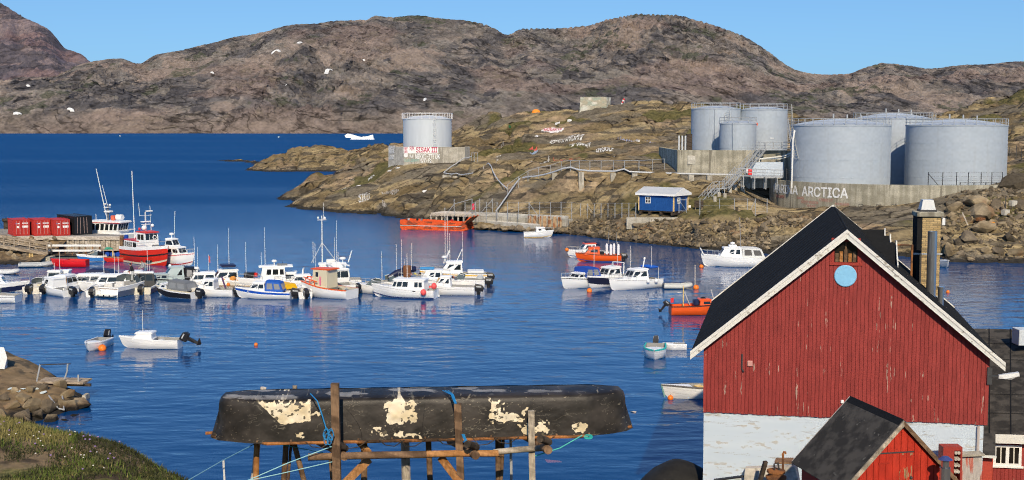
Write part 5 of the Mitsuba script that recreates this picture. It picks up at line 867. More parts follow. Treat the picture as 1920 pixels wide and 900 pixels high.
# floating ice
ib = thing('iceberg', 'small white iceberg drifting in the far fjord', 'iceberg'); c = G(680, 261.5); mat('ice', (.80, .86, .90), .5, .4); ri = np.random.default_rng(4)
prof_ = [(-12, .4), (-11, 2.0), (-6, 1.5), (0, 2.6), (5, 3.2), (8, 4.2), (10.5, 4.6), (11.2, 1.5), (12, .3)]
v = [[x, y * 4, (z if abs(y) < .5 else z * .45) + ri.uniform(-.2, .2)] for x, z in prof_ for y in (-1.2, -.6, 0, .6, 1.2)]; v = np.array(v); v[0::5, 2] = -.5; v[4::5, 2] = -.5
i, j = np.meshgrid(np.arange(8), np.arange(4), indexing='ij'); part(ib, 'main_block', M(v + c, np.stack([i * 5 + j, (i + 1) * 5 + j, (i + 1) * 5 + j + 1, i * 5 + j + 1], -1).reshape(-1, 4)), 'ice')
part(ib, 'rear_block', hull(G(664, 258.3) + np.array([[-9, 0, -.5], [9, 0, -.5], [-8, 6, -.5], [8, 6, -.5], [-11, 2, 2.4], [-8, 2, 4.6], [-5, 3, 4.4], [1, 2, 1.6], [8, 3, .6]])), 'ice')
for px, py, w_ in ((225, 255.5, 'left'), (522, 257.5, 'right')): c = G(px, py); single('ice_fragment', place(rock(ri, 3.0, .5, 10), c[0], c[1], .3), 'ice', 'tiny white ice fragment far out on the fjord, the ' + w_ + ' one of two', 'ice', 'ice fragments in the fjord')
# ================================================================ boats
WH, WH2, CR = P(.76, .77, .77, .3), P(.66, .68, .69, .35), P(.62, .56, .40, .45)
NAVY, BLUE, BLK, RED, ORG, GRY, LGY, YEL = P(.012, .018, .06), P(.012, .075, .42), P(.012, .012, .014, .35), P(.50, .020, .015, .35), P(.72, .095, .012, .35), P(.16, .17, .18, .6), P(.42, .44, .45, .5), P(.72, .42, .01, .4)
GLASS = mat('tinted_glass', (.012, .015, .018), .06, .6); FENDER = P(.80, .10, .10, .5); BUOY = P(.85, .20, .02, .4); TEAL = P(.03, .42, .38, .5)
def hullm(L, B, hb, hs, dr_=.35, full=2.3, rake=.55, n=14, tr=.92):
    """Stations of a hull, bow towards +x, stern at x=0: keel, chine, knuckle and sheer points of the port side."""
    s = np.linspace(0, 1, n); st = []
    for t in s:
        b = B / 2 * (tr + (1 - tr) * min(1, t / .45)) * (1 - max(0, (t - .42) / .58) ** full); z = hs + (hb - hs) * t ** 1.9; k = max(0, (t - .62) / .38) ** 2.2
        x = t * (L - rake); zk = -dr_ + (dr_ + .12) * k; bc = b * (.92 - .50 * k ** .8); zc = .04 + .25 * hb * k
        st.append([[x + rake * .25 * k, 0, zk], [x + rake * .55 * k, bc, zc], [x + rake * .85 * k, b * (.985 - .20 * k), zc + (z - zc) * .62], [x + rake * k, max(b, .03), z]])
    return np.array(st)
def skin(rows):                                               # rows: n stations x m points
    n, m = rows.shape[:2]; i, j = np.meshgrid(np.arange(n - 1), np.arange(m - 1), indexing='ij'); return M(rows.reshape(-1, 3), np.stack([i * m + j, (i + 1) * m + j, (i + 1) * m + j + 1, i * m + j + 1], -1).reshape(-1, 4))
def mirror(m): v = np.array(m.vertices); v[:, 1] *= -1; return M(v, np.asarray(m.faces)[:, ::-1])
SC = .90
class Boat:
    def __init__(s, name, label, cat_, at, hd, L, B, hb=1.0, hs=.75, well=(.03, .5), hullc=None, deckc=None, stripe=None, boot=None, gun=None, group=None, dr=.35, full=2.3, rake=.6, floor=.22, tr=.92, deck_drop=.04):
        s.sc = SC; s.key = thing(name, label, cat_, group); s.L, s.B, s.hb, s.hs = L, B, hb, hs
        a = math.radians(hd); s.o = np.array([at[0], at[1], 0.0]); c = math.cos(a), math.sin(a); s.R = np.array([[c[0], -c[1], 0], [c[1], c[0], 0], [0, 0, 1]]); s.off = np.array([-L / 2 if not 40 <= hd <= 145 else 0, 0, 0])
        st = s.st = hullm(L, B, hb, hs, dr, full, rake, tr=tr); n = len(st); H = hullc or WH; Dk = deckc or WH
        half = skin(st); tr_ = M(np.vstack([st[0], st[0] * [1, -1, 1]]), [[0, 1, 5], [1, 2, 6], [1, 6, 5], [2, 3, 7], [2, 7, 6]])
        s.put('hull', cat(half, mirror(half), tr_), H, 35)
        g0, g1 = st[:, 3], st[:, 3] * [1, 1, 1] + np.c_[np.zeros(n), -np.minimum(.11, st[:, 3, 1] * .8), np.zeros(n)]
        rim = np.stack([g0 + [0, .025, -.07], g0 + [0, .03, .0], g0 + [0, .0, .035], g1 + [0, 0, .03]], 1); rim = skin(rim); s.put('gunwale', cat(rim, mirror(rim)), gun or Dk, 40)
        if stripe:
            for col, lo, hi in stripe:
                e = np.stack([(st[:, 3] + (st[:, 2] - st[:, 3]) * min(k / .42, 1) + (st[:, 1] - st[:, 2]) * max(0, (k - .42) / .58)) + [0, .014, 0] for k in np.linspace(lo, hi, 5)], 1); e = skin(e); s.put('stripe', cat(e, mirror(e)), col, 40)
        if boot: e = np.stack([st[:, 1] * [1, 1.0, 1] + [0, .012, .0], st[:, 1] + (st[:, 2] - st[:, 1]) * .18 + [0, .012, 0]], 1); e = skin(e); s.put('boot_top', cat(e, mirror(e)), boot, 40)
        t = np.linspace(0, 1, n); w0, w1 = well; ms = []
        dk = t >= w1 - 1e-6; rows = []
        for k in range(n):
            if dk[k]: y = max(g1[k, 1], .01); zz = g1[k, 2] - deck_drop; rows.append([[g1[k, 0], y, zz + .02], [g1[k, 0], y * .5, zz + .07], [g1[k, 0], 0, zz + .09], [g1[k, 0], -y * .5, zz + .07], [g1[k, 0], -y, zz + .02]])
        if len(rows) > 1: s.put('foredeck', M(*(lambda q: (q.vertices, q.faces[:, ::-1]))(skin(np.array(rows)))), Dk, True)
        if (~dk).sum() > 1:
            kk = np.nonzero(~dk)[0]; kk = np.append(kk, kk[-1] + 1) if kk[-1] + 1 < n else kk; rows = []
            for k in kk: y = g1[k, 1]; yb = max(y - .06, .02); rows.append([[g1[k, 0], y, g1[k, 2] + .02], [g1[k, 0], yb, floor], [g1[k, 0], -yb, floor], [g1[k, 0], -y, g1[k, 2] + .02]])
            q = skin(np.array(rows)); r0, r1 = np.array(rows[0]), np.array(rows[-1]); inn = M(q.vertices, q.faces[:, ::-1]); e1 = M(r1, [[0, 1, 2], [0, 2, 3]]); e0 = M(r0 + [.05, 0, 0], [[0, 2, 1], [0, 3, 2]]); s.put('cockpit', cat(inn, e1, e0), P(.27, .275, .28, .7) if Dk in (WH, WH2) else Dk)
    def W(s, m): return M(((np.asarray(m.vertices) + s.off) @ s.R.T) * s.sc + s.o, m.faces)
    def put(s, name, m, c, smooth=False, sub=None, label=None): return part(sub or s.key, name, s.W(m), c, smooth, label)
    def z(s, x): return float(np.interp(x, s.st[:, 3, 0], s.st[:, 3, 2]))
    def y(s, x): return float(np.interp(x, s.st[:, 3, 0], s.st[:, 3, 1]))
    def cabin(s, x0, x1, h, w, front=.55, back=.1, tum=.12, taper=.78, col=None, roofc=None, side=((.08, .45), (.52, .9)), fw=2, bw=0, v=(.40, .86), roof=.16, z0=None, glass=None, over=(.15, .12), fbot=None):
        """A deckhouse between x0 (aft) and x1 (forward), h tall, w wide aft; front and back are the rakes of its ends."""
        zb = s.z(x0) - .06 if z0 is None else z0; zf = zb if fbot is None else fbot; zt = zb + h; wf = w * taper; c = col or WH; g = glass or GLASS
        b = np.array([[x0, -w / 2, zb], [x1, -wf / 2, zf], [x1, wf / 2, zf], [x0, w / 2, zb]]); t = np.array([[x0 + back, -w / 2 + tum, zt], [x1 - front, -wf / 2 + tum * .8, zt], [x1 - front, wf / 2 - tum * .8, zt], [x0 + back, w / 2 - tum, zt]])
        k = s.put('cabin', hexa(b, t), c)
        faces = {'r': [b[0], b[1], t[1], t[0]], 'f': [b[1], b[2], t[2], t[1]], 'l': [b[2], b[3], t[3], t[2]], 'a': [b[3], b[0], t[0], t[3]]}
        for f in 'rl':
            for u0, u1 in side: u0, u1 = (u0, u1) if f == 'r' else (1 - u1, 1 - u0); s.put('window', pane(faces[f], u0, u1, *v, .012), g, sub=k)
        for n_, f in ((fw, 'f'), (bw, 'a')):
            for i in range(n_): s.put('window', pane(faces[f], .06 + .88 * i / n_ + .02, .06 + .88 * (i + 1) / n_ - .02, v[0], v[1] + .04, .012), g, sub=k)
        r = np.array([[x0 + back - over[1], -w / 2 + tum - .04, zt], [x1 - front + over[0], -wf / 2 + tum * .8 - .04, zt - .02], [x1 - front + over[0], wf / 2 - tum * .8 + .04, zt - .02], [x0 + back - over[1], w / 2 - tum + .04, zt]])
        r2 = r * [1, .86, 1] + [0, 0, roof]; r2[[0, 3], 0] += .08; r2[[1, 2], 0] -= .12; r1 = r + [0, 0, roof * .5]
        s.put('cabin_roof', cat(hexa(r, r1), hull(np.vstack([r1, r2]))), roofc or c, 30, sub=k); s.top = zt + roof; s.cab = k; return k
    def canopy(s, x0, x1, h, w, col, slope0=.35, slope1=.1, win=True, zb=None, wc=None):
        zb = s.z((x0 + x1) / 2) + .02 if zb is None else zb; b = np.array([[x0, -w / 2, zb], [x1, -w / 2, zb], [x1, w / 2, zb], [x0, w / 2, zb]]); t = np.array([[x0 + slope0, -w / 2 + .12, zb + h * .88], [x1 - slope1, -w / 2 + .1, zb + h], [x1 - slope1, w / 2 - .1, zb + h], [x0 + slope0, w / 2 - .12, zb + h * .88]])
        top = np.array([[(x0 + slope0) * .8 + .2 * x1, -w / 4, zb + h * 1.02], [x1 - slope1, -w / 4, zb + h * 1.09], [x1 - slope1, w / 4, zb + h * 1.09], [(x0 + slope0) * .8 + .2 * x1, w / 4, zb + h * 1.02]])
        k = s.put('canopy', cat(hexa(b, t), hull(np.vstack([t, top]))), col)
        if win:
            for q in ([b[0], b[1], t[1], t[0]], [b[2], b[3], t[3], t[2]]):
                for u0, u1 in ((.1, .45), (.55, .9)): s.put('clear_panel', pane(q, u0, u1, .25, .85, .01), wc or P(.22, .23, .24, .15), sub=k)
            s.put('clear_panel', pane([b[3], b[0], t[0], t[3]], .15, .85, .2, .85, .01), wc or P(.22, .23, .24, .15), sub=k)
    def screen(s, x, w, h, rake=.6, col=None):
        z = s.z(x) + .03; g = 'clear_screen'
        if g not in scene: scene[g] = {'type': 'twosided', 'b': {'type': 'principled', 'base_color': {'type': 'rgb', 'value': [.10, .13, .14]}, 'roughness': .08, 'specular': .6}}
        f = s.put('windscreen', slab([[x, -w * .36, z], [x, w * .36, z], [x - rake, w * .32, z + h], [x - rake, -w * .32, z + h]], .02), g)
        for k in (-1, 1):
            q = np.array([[x, k * w * .36, z], [x - rake * 1.8, k * w / 2, z - .03], [x - rake * 1.9, k * w * .45, z + h * .75], [x - rake, k * w * .32, z + h]]); s.put('side_glass', slab(q if k > 0 else q[::-1], .02), g, sub=f)
        s.put('frame', tube([[x - rake * 1.9, -w * .45, z + h * .78], [x - rake, -w * .33, z + h + .02], [x - rake, w * .33, z + h + .02], [x - rake * 1.9, w * .45, z + h * .78]], .03, 6), col or WH, sub=f)
    def motor(s, y=0, sc=1.5, up=0, col=None, x=0, lift=.3):
        k = (lambda p: [[(px_ * math.cos(up) + (pz_ - .45) * math.sin(up)) * sc + x, py_ * sc + y, (-px_ * math.sin(up) + (pz_ - .45) * math.cos(up)) * sc + .45 + s.hs * .35 + lift] for px_, py_, pz_ in p])
        body = hull(k([(-.12, .10, 0), (-.12, -.10, 0), (-.38, .10, 0), (-.38, -.10, 0), (-.15, .08, -.75), (-.15, -.08, -.75), (-.32, .05, -.75), (-.32, -.05, -.75)]))
        prop = hull(k([(-.05, .04, -.72), (-.05, -.04, -.72), (-.60, .03, -.70), (-.60, -.03, -.70), (-.2, 0, -.98), (-.3, 0, -.98), (-.5, .06, -.8), (-.5, -.06, -.8)]))
        m_ = s.put('outboard_motor', cat(body, prop), BLK); c = hull(k([(.02, .17, .0), (.02, -.17, .0), (-.56, .14, -.02), (-.56, -.14, -.02), (.05, .19, .25), (.05, -.19, .25), (-.62, .17, .22), (-.62, -.17, .22), (-.02, .12, .52), (-.02, -.12, .52), (-.5, .12, .44), (-.5, -.12, .44)]))
        s.put('cowling', c, col or BLK, 40, sub=m_); s.put('badge', hull(k([(-.1, .185, .3), (-.45, .175, .27), (-.45, .175, .36), (-.1, .185, .38), (-.1, -.185, .3), (-.45, -.175, .27), (-.45, -.175, .36), (-.1, -.185, .38)])), LGY, sub=m_)
    def whip(s, x, y, z0, h, lean=0, r=.026, col=None): s.put('antenna', tube([[x, y, z0], [x - lean, y, z0 + h]], [r, r * .7], 5), col or P(.78, .78, .76, .5))
    def pulpit(s, x0=.55, h=.45, col=None):
        xs = np.linspace(x0 * s.L, s.st[-1, 3, 0] - .05, 7); a = [[x, s.y(x) - .08, s.z(x) + h] for x in xs]; pts = a + [[p[0], -p[1], p[2]] for p in a[::-1]]
        s.put('pulpit', cat(tube(pts, .022, 5), *[tube([[x, k * (s.y(x) - .08), s.z(x)], [x, k * (s.y(x) - .08), s.z(x) + h]], .02, 4) for x in xs[::2] for k in (-1, 1)]), 'galvanised')
    def seat(s, x, w=.5, col=None): s.put('seat', cat(cham(x, x + .4, -w / 2, w / 2, .25, .6), cham(x - .12, x, -w / 2, w / 2, .3, .95)), col or P(.6, .58, .55, .7))
    def fend(s, x, side=1, r=.2, col=None): s.put('fender', cat(ball([x, side * (s.y(x) + r * .8), s.z(x) - .12], r, 2, (1, 1, 1.15)), tube([[x, side * (s.y(x) + r * .5), s.z(x) + .1], [x, side * s.y(x), s.z(x) + .2]], .03, 4)), col or FENDER, True)
    def radar(s, x, y=0, z=None, r=.28):
        z = s.top if z is None else z; s.put('radome', lathe([(.001, z + .62), (r * .8, z + .58), (r, z + .5), (r, z + .4), (r * .7, z + .34), (.06, z + .33), (.06, z)], 14, (x, y, 0)), WH, 40)
def at(px, py): return G(px, py)
GM = 'boats moored along the marina pontoon'
DARK_RUB, SOLE = P(.045, .05, .055), P(.27, .275, .28, .7)
def cuddy(lab, px, py, hd, L=5.2, B=2.0, hullc=None, deckc=None, stripe=None, boot=None, motor=1, cab=(.42, .78, .75), whip=((.45, .3, 2.0),), canopy=None, screen=True, up=0, pul=True, gun=None, side=((.1, .45), (.52, .9)), mcol=None, cname='motorboat', group=GM, name='motorboat', hb=1.0, hs=.72, bw=0, cabw=.78, roofc=None, ccol=None, **kw):
    b = Boat(name, lab, cname, at(px, py), hd, L, B, hb, hs, (.03, cab[0] + .02 if cab else .55), hullc, deckc, stripe or ((DARK_RUB, .03, .11),), boot, gun, group, **kw)
    if cab: b.cabin(cab[0] * L, cab[1] * L, cab[2], B * cabw, front=cab[2] * .75, side=side, bw=bw, col=ccol, roofc=roofc)
    else: b.top = hb
    if canopy: b.canopy(canopy[0] * L, canopy[1] * L, canopy[2], B * .86, canopy[3])
    if screen and not cab: b.screen(.6 * L, B * .9, .55)
    for k in range(motor): b.motor((k - (motor - 1) / 2) * .7, 1.5 if up < .5 else 1.2, up, mcol, 0, .3 if up < .5 else .05)
    for x, y, h in whip: b.whip(x * L, y, b.top - .05, h)
    if pul: b.pulpit()
    return b
# ---- front row along the pontoon, from the left edge
b = cuddy('open white boat with a thin dark stripe at the left edge, lowest of the marina', -14, 566, 178, 5.4, 2.0, stripe=((NAVY, .18, .26),), cab=None, motor=0, whip=(), pul=False); 
b = cuddy('white sport cruiser with a broad navy hull band, bow right at the left edge', -4, 548, 12, 6.6, 2.3, stripe=((NAVY, .45, .98),), cab=(.25, .66, .85), motor=0, whip=(), hb=1.15, hs=.9, side=((.12, .8),))
b = cuddy('cream motorboat stern on with a dark outboard, left of the rounded cabin boat', 58, 551, 84, 5.2, 2.1, cab=None, motor=1, whip=(), hullc=P(.70, .66, .58, .4)); b.seat(1.2); b.put('storage_box', cham(1.0, 1.6, -.8, -.2, .3, .9), CR)
b = cuddy('white boat with a tall rounded cabin and black outboard, seen from the stern', 84, 551, 88, 6.4, 2.1, cab=(.40, .70, 1.35), motor=1, whip=(), bw=1, hs=.7, ccol=WH, side=((.2, .8),)); b.canopy(1.2, 2.5, .35, 1.6, WH, win=False, zb=.7)
b = cuddy('white boat with a tan framed rear panel beside the rounded cabin boat', 106, 552, 72, 5.4, 2.15, cab=(.12, .62, 1.15), motor=0, whip=(), bw=1, side=((.1, .5), (.56, .9)), boot=P(.45, .26, .12)); b.put('rear_frame', cat(bar([.62, -.85, .85], [.7, -.8, 1.75], .06), bar([.62, .85, .85], [.7, .8, 1.75], .06), bar([.7, -.8, 1.78], [.7, .8, 1.78], .06)), 'wood_orange'); b.put('rear_panel', cham(.56, .6, -.78, .78, .85, 1.72, .01), P(.36, .22, .12, .5))
b = cuddy('small white cabin boat with three square windows behind the front row', 116, 541, 184, 5.0, 1.9, cab=(.30, .72, 1.25), motor=0, whip=((.5, .5, 2.2), (.66, -.2, .8)), side=((.08, .34), (.39, .63), (.68, .93)), v_=0) if False else cuddy('small white cabin boat with three square windows behind the front row', 116, 541, 184, 5.0, 1.9, cab=(.30, .72, 1.25), motor=0, whip=((.5, .5, 2.2), (.66, -.2, .8)), side=((.08, .34), (.39, .63), (.68, .93)))
b = cuddy('white boat with a closed white cuddy and outboard, next left of the big cruiser', 133, 556, 140, 5.6, 2.1, cab=(.36, .86, .95), motor=1, whip=(), stripe=((BLK, .06, .12),), side=((.55, .82),), hb=1.15)
b = cuddy('low white sport cruiser with long dark side windows behind the left boats', 163, 543, 188, 6.4, 2.2, cab=(.22, .74, .95), motor=0, whip=((.2, .4, 2.6),), side=((.05, .42), (.47, .93)), hb=1.1)
b = cuddy('white boat wholly covered with a navy tarpaulin behind the left cruisers', 178, 531, 180, 6.0, 2.2, cab=None, screen=False, motor=0, whip=(), pul=False); b.canopy(.3, 5.0, .85, 2.1, NAVY, slope0=.9, slope1=1.8, win=False)
b = cuddy('white cruiser with an arched roof, raked windscreen and a red flagstaff', 206, 546, 190, 6.6, 2.3, cab=(.22, .76, 1.05), motor=0, whip=((.35, .3, 1.9), (.42, -.2, 2.3)), side=((.06, .62), (.66, .9)), hb=1.15); b.put('flagstaff', tube([[1.2, 0, 1.9], [.9, 0, 3.2]], .03, 5), RED)
b = cuddy('dark outboard skiff squeezed between the cuddy boat and the big cruiser', 174, 557, 95, 4.6, 1.6, cab=None, screen=False, motor=1, whip=(), pul=False); b.seat(1.4)
b = Boat('motor_cruiser', 'big white cruiser stern on with a bathing platform, two people on its bow', 'motor cruiser', at(203, 557), 70, 7.6, 2.8, 1.45, 1.05, (.05, .52), hullc=WH, stripe=((P(.10, .13, .20), .45, .98),), group=GM); b.screen(4.5, 2.5, .75, .8)
for x, y in ((1.0, .65), (1.0, -.65), (2.8, .55)): b.put('seat', cat(cham(x, x + .7, y - .5, y + .5, .3, .85), cham(x - .15, x, y - .5, y + .5, .4, 1.3)), P(.72, .71, .68, .6))
b.put('bathing_platform', cham(-.75, .02, -1.15, 1.15, .16, .30, .05), P(.70, .68, .60, .5)); b.put('transom_trim', cham(-.03, .02, -1.2, 1.2, .82, .90, .02), P(.25, .18, .14)); b.pulpit(.5, .5)
for y in (-.7, 0, .7): b.put('deck_fitting', cham(-.78, -.70, y - .06, y + .06, .14, .32, .01), BLK)
cruiser = b
b = cuddy('white and dark blue boat stern on with an open dark wheelhouse and a green cover', 266, 552, 92, 5.8, 2.1, stripe=((P(.015, .03, .11), .30, 1.0),), cab=(.30, .62, 1.35), motor=1, whip=((.6, .2, 2.6),), bw=2, cabw=.9, hullc=P(.66, .62, .50, .4), ccol=P(.05, .05, .05, .5), roofc=WH); b.put('green_cover', cham(2.2, 3.0, -.5, .4, 1.95, 2.1, .05), TEAL)
b = cuddy('pale grey green cabin cruiser with a black aft canopy', 318, 541, 205, 7.4, 2.5, hullc=P(.36, .44, .45, .4), deckc=P(.38, .46, .47, .4), ccol=P(.38, .46, .47, .4), cab=(.30, .62, 1.35), motor=0, whip=(), side=((.12, .40),), gun=BLK, hb=1.35, hs=1.0); b.cabin(3.9, 6.6, .62, 1.9, front=.5, col=P(.38, .46, .47, .4), side=((.08, .30), (.36, .55), (.62, .95)), fw=2, v=(.3, .8), roof=.08, z0=1.05, fbot=1.25); b.canopy(.3, 2.2, 1.25, 2.1, BLK, wc=P(.3, .3, .3, .2)); b.put('dome_lamp', ball([3.6, 0, 2.55], .16, 1), WH); b.put('tarp_roll', tube([[5.0, -.9, 1.55], [6.6, -.5, 1.7]], .16, 8), NAVY)
b = cuddy('white boat with a black hull band and a grey spray canopy, stern right', 331, 556, 150, 5.8, 2.1, stripe=((BLK, .30, .98),), cab=(.62, .84, .45), motor=1, whip=(), canopy=(.10, .58, .95, GRY), gun=CR, side=((.2, .75),)); b.put('engine_box', cham(.1, .7, -.5, .1, .5, 1.05), P(.7, .66, .58))
b = cuddy('long white pilot boat with a boxy cabin and an orange buoy on its stern', 393, 555, 173, 5.6, 2.1, cab=(.36, .72, .98), motor=2, whip=((.7, .3, 3.4),), side=((.06, .36), (.42, .72)), hb=1.2, stripe=((GRY, .04, .09),)); b.put('buoy', ball([1.0, -.75, 1.15], .19, 2), BUOY, True); b.put('purple_pole', bar([1.3, -.7, .8], [1.7, -.7, 2.0], .14), P(.09, .04, .12))
b = cuddy('white cruiser with a radome and dark front windows behind the grey canopy boat', 366, 541, 196, 6.8, 2.4, cab=(.18, .62, 1.0), motor=0, whip=((.5, -.3, 3.9),), side=((.05, .42), (.5, .9)), hb=1.15); b.radar(3.2, .4); b.put('searchlight', ball([3.0, -.4, b.top + .2], .14, 1), WH)
b = cuddy('white flybridge boat with a dark sunshade and a small red flag', 414, 539, 200, 6.6, 2.4, cab=(.22, .66, 1.2), motor=0, whip=((.55, .5, 2.8), (.35, -.3, 4.6)), side=((.06, .45), (.52, .92)), hb=1.2); b.put('sunshade', cham(1.7, 3.3, -.9, .9, b.top + .25, b.top + .52, .1), NAVY); b.put('flag', slab([[4.6, .4, b.top + .9], [4.6, .4, b.top + 1.6], [4.5, .75, b.top + 1.5], [4.5, .75, b.top + .8]], .02), P(.75, .12, .12)); b.put('flagstaff', tube([[4.6, .4, b.top - .1], [4.6, .4, b.top + 1.7]], .02, 5), WH)
b = cuddy('low boat heaped with orange nets and crates', 446, 540, 178, 5.0, 2.0, cab=None, screen=False, motor=0, whip=((.3, .2, 4.2),), pul=False, hullc=P(.6, .58, .52)); 
ro = np.random.default_rng(9)
for k in range(8): b.put('net_heap', place(rock(ro, .9, .7), .5 + .5 * k, ro.uniform(-.5, .5), .8 + .1 * (k % 3)), P(.62, .27, .06, .8) if k % 3 else P(.40, .22, .10, .8))
b.put('crate', cham(.6, 1.7, -.5, .5, 1.2, 1.75), BLK); b.put('red_can', cham(.3, .6, -.2, .2, 1.3, 1.7), RED)
b = cuddy('white motorboat with a bright blue hull stripe and blue canopy, broadside in front', 494, 559, 176, 6.0, 2.1, stripe=((BLUE, .12, .42), (NAVY, .05, .09)), cab=(.44, .76, .85), motor=1, whip=(), canopy=(.12, .44, 1.05, P(.012, .09, .42, .7)), side=((.08, .42), (.5, .9)), hb=1.15); b.put('hatch', cham(4.0, 4.5, -.9, -.86, .88, 1.05, .01), BLK)
b = Boat('pilot_boat', 'white wheelhouse boat with a flat overhanging roof behind the blue striped boat', 'boat', at(503, 541), 192, 6.6, 2.4, 1.25, .9, (.03, .3), group=GM); b.cabin(1.4, 4.2, 1.55, 2.0, front=.3, side=((.06, .22), (.30, .52), (.60, .78)), v=(.48, .86), over=(.4, .9)); b.whip(3.6, .4, b.top, 4.2); b.whip(4.0, -.4, b.top, 1.4); b.radar(2.6, .0); b.put('roof_gear', cham(1.2, 2.3, -.5, .5, b.top, b.top + .14, .03), GRY); b.put('door', pane([[1.4, .9, .9], [1.4, -.9, .9], [1.5, -.8, 2.3], [1.5, .8, 2.3]], .3, .7, .05, .9, .02), P(.10, .22, .26)); b.pulpit(.6)
b = cuddy('yellow covered open boat with a white stern, right of the blue striped boat', 557, 558, 140, 4.8, 1.9, cab=None, screen=False, motor=0, whip=(), pul=False); b.canopy(.9, 4.2, .55, 1.7, YEL, slope0=.2, slope1=1.4, win=False); b.put('lettering_plate', cham(2.0, 2.9, -.88, -.83, 1.0, 1.12, .005), P(.25, .25, .10))
b = cuddy('small white boat with a black outboard low in front of the cream fishing boat', 573, 560, 110, 4.2, 1.6, cab=None, screen=False, motor=1, whip=(), pul=False); b.seat(1.2)
b = Boat('fishing_boat', 'small fishing boat with a cream wheelhouse, orange rails and orange roof', 'fishing boat', at(612, 556), 152, 6.6, 2.7, 1.5, .95, (.04, .45), gun=ORG, deckc=P(.45, .42, .36, .6), group=GM, dr=.5, tr=.84); b.cabin(2.5, 4.6, 1.9, 1.9, front=.15, back=.05, tum=.04, col=CR, roofc=ORG, side=((.62, .8),), fw=3, v=(.6, .86), over=(.3, .3), roof=.14); b.put('pink_float', cham(3.3, 3.42, .97, 1.03, 1.3, 2.2, .02), P(.75, .06, .30)); b.put('bow_rail', cat(*[tube([[x, k * (b.y(x) - .05), b.z(x)], [x, k * (b.y(x) - .05), b.z(x) + .5]], .05, 5) for x in (4.0, 4.8, 5.6) for k in (-1, 1)], *[tube([[x, k * (b.y(x) - .05), b.z(x) + .5] for x in (3.6, 4.4, 5.2, 6.0)], .06, 5) for k in (-1, 1)]), ORG)
for k in range(5): b.put('deck_gear', place(rock(ro, .6, .7), .5 + .4 * k, ro.uniform(-.7, .7), .9), (GRY, LGY, P(.2, .19, .12), BLK)[k % 4])
b = Boat('fishing_boat', 'white cruiser with a tall stayed mast behind the cream fishing boat', 'fishing boat', at(612, 541), 190, 7.6, 2.7, 1.4, 1.0, (.03, .25), group=GM); b.cabin(1.6, 5.2, 1.75, 2.2, front=.7, side=((.08, .26), (.32, .52), (.6, .88)), v=(.45, .85)); b.whip(4.2, 0, b.top, 5.2, 0, .07, P(.66, .67, .66)); b.put('stay', cat(tube([[4.2, 0, b.top + 2.2], [5.4, .3, b.top]], .03, 5), tube([[4.2, 0, b.top + 2.2], [2.6, -.3, b.top]], .03, 5)), P(.6, .6, .6)); b.whip(4.0, .1, b.top + 5.0, 1.6); b.put('mast_arm', cat(bar([3.7, 0, b.top + 4.7], [4.7, 0, b.top + 4.7], .05), ball([3.9, 0, b.top + 4.9], .16, 1), ball([4.6, 0, b.top + 4.95], .12, 1)), WH); b.whip(5.2, .5, b.top, 2.4); b.whip(2.6, -.4, b.top, 4.6); b.radar(2.0, .2, None, .35); b.put('davit', tube([[1.4, .3, b.top], [1.0, .3, b.top + 1.3]], .06, 6), WH); b.put('red_bunk', cham(1.75, 2.6, -1.03, -.98, 1.9, 2.4, .01), P(.35, .05, .04)); b.put('life_raft', cham(2.8, 3.8, -.5, .5, b.top, b.top + .35, .1), P(.72, .72, .68))
b = cuddy('white cruiser with an upper rail and cream inner cabin, black outboard to the right', 654, 552, 118, 7.0, 2.6, cab=(.34, .74, 1.35), motor=0, whip=((.4, .5, 3.4), (.6, -.4, 1.7)), side=((.06, .30), (.36, .72), (.78, .93)), bw=2, hb=1.4, hs=1.0, cabw=.85); b.put('upper_rail', tube([[2.2, -.9, b.top + .3], [4.6, -.8, b.top + .35], [4.8, 0, b.top + .4], [4.6, .8, b.top + .35], [2.2, .9, b.top + .3]], .09, 6), WH); b.motor(-1.0, 1.1)
b = cuddy('small white cruiser with a low dark window behind the yellow boat', 563, 542, 192, 5.6, 2.0, cab=(.3, .7, .8), motor=0, whip=((.2, -.3, 3.4),), side=((.1, .9),))
b = cuddy('white boat with a tilted outboard and raked clear windscreen right of the upper rail cruiser', 700, 549, 165, 5.6, 2.1, cab=None, motor=1, whip=((.3, .3, 3.4),), hb=1.15)
b = cuddy('white open boat with a rolled navy cover behind the long clinker boat', 735, 540, 20, 5.6, 2.1, cab=None, screen=True, motor=0, whip=((.6, .2, 3.9), (.75, -.2, 2.2))); b.put('rolled_cover', tube([[2.4, 0, 1.2], [3.4, .2, 1.6], [4.8, .3, 1.95], [5.6, .3, 2.0]], [.22, .38, .42, .30], 9), NAVY, True)
b = Boat('clinker_boat', 'long white clinker cabin boat with two round pink fenders at its stern', 'boat', at(757, 557), 169, 7.0, 2.5, 1.35, .85, (.03, .22), stripe=((BLK, .04, .10), (P(.55, .56, .55), .36, .39), (P(.55, .56, .55), .62, .65)), boot=P(.015, .03, .12), group=GM); b.cabin(1.0, 4.7, 1.05, 1.95, front=.35, side=((.07, .17), (.20, .31), (.52, .68), (.71, .86), (.89, .98)), v=(.36, .84)); b.whip(3.6, .4, b.top, 4.1); b.whip(3.2, -.3, b.top, 2.6); b.fend(1.0, -1, .30); b.fend(.3, 1, .28) if False else b.put('fender', ball([.0, .9, 1.35], .30, 2, (1, 1, 1.15)), FENDER, True); b.fend(1.0, 1, .30); b.put('slot', cham(1.9, 3.1, 1.16, 1.22, .74, .84, .005), BLK); b.pulpit(.7, .3); b.put('exhaust', lathe([(.001, 0), (.13, 0), (.13, .2), (.001, .2)], 10, (-.1, -.7, .05)), WH2)
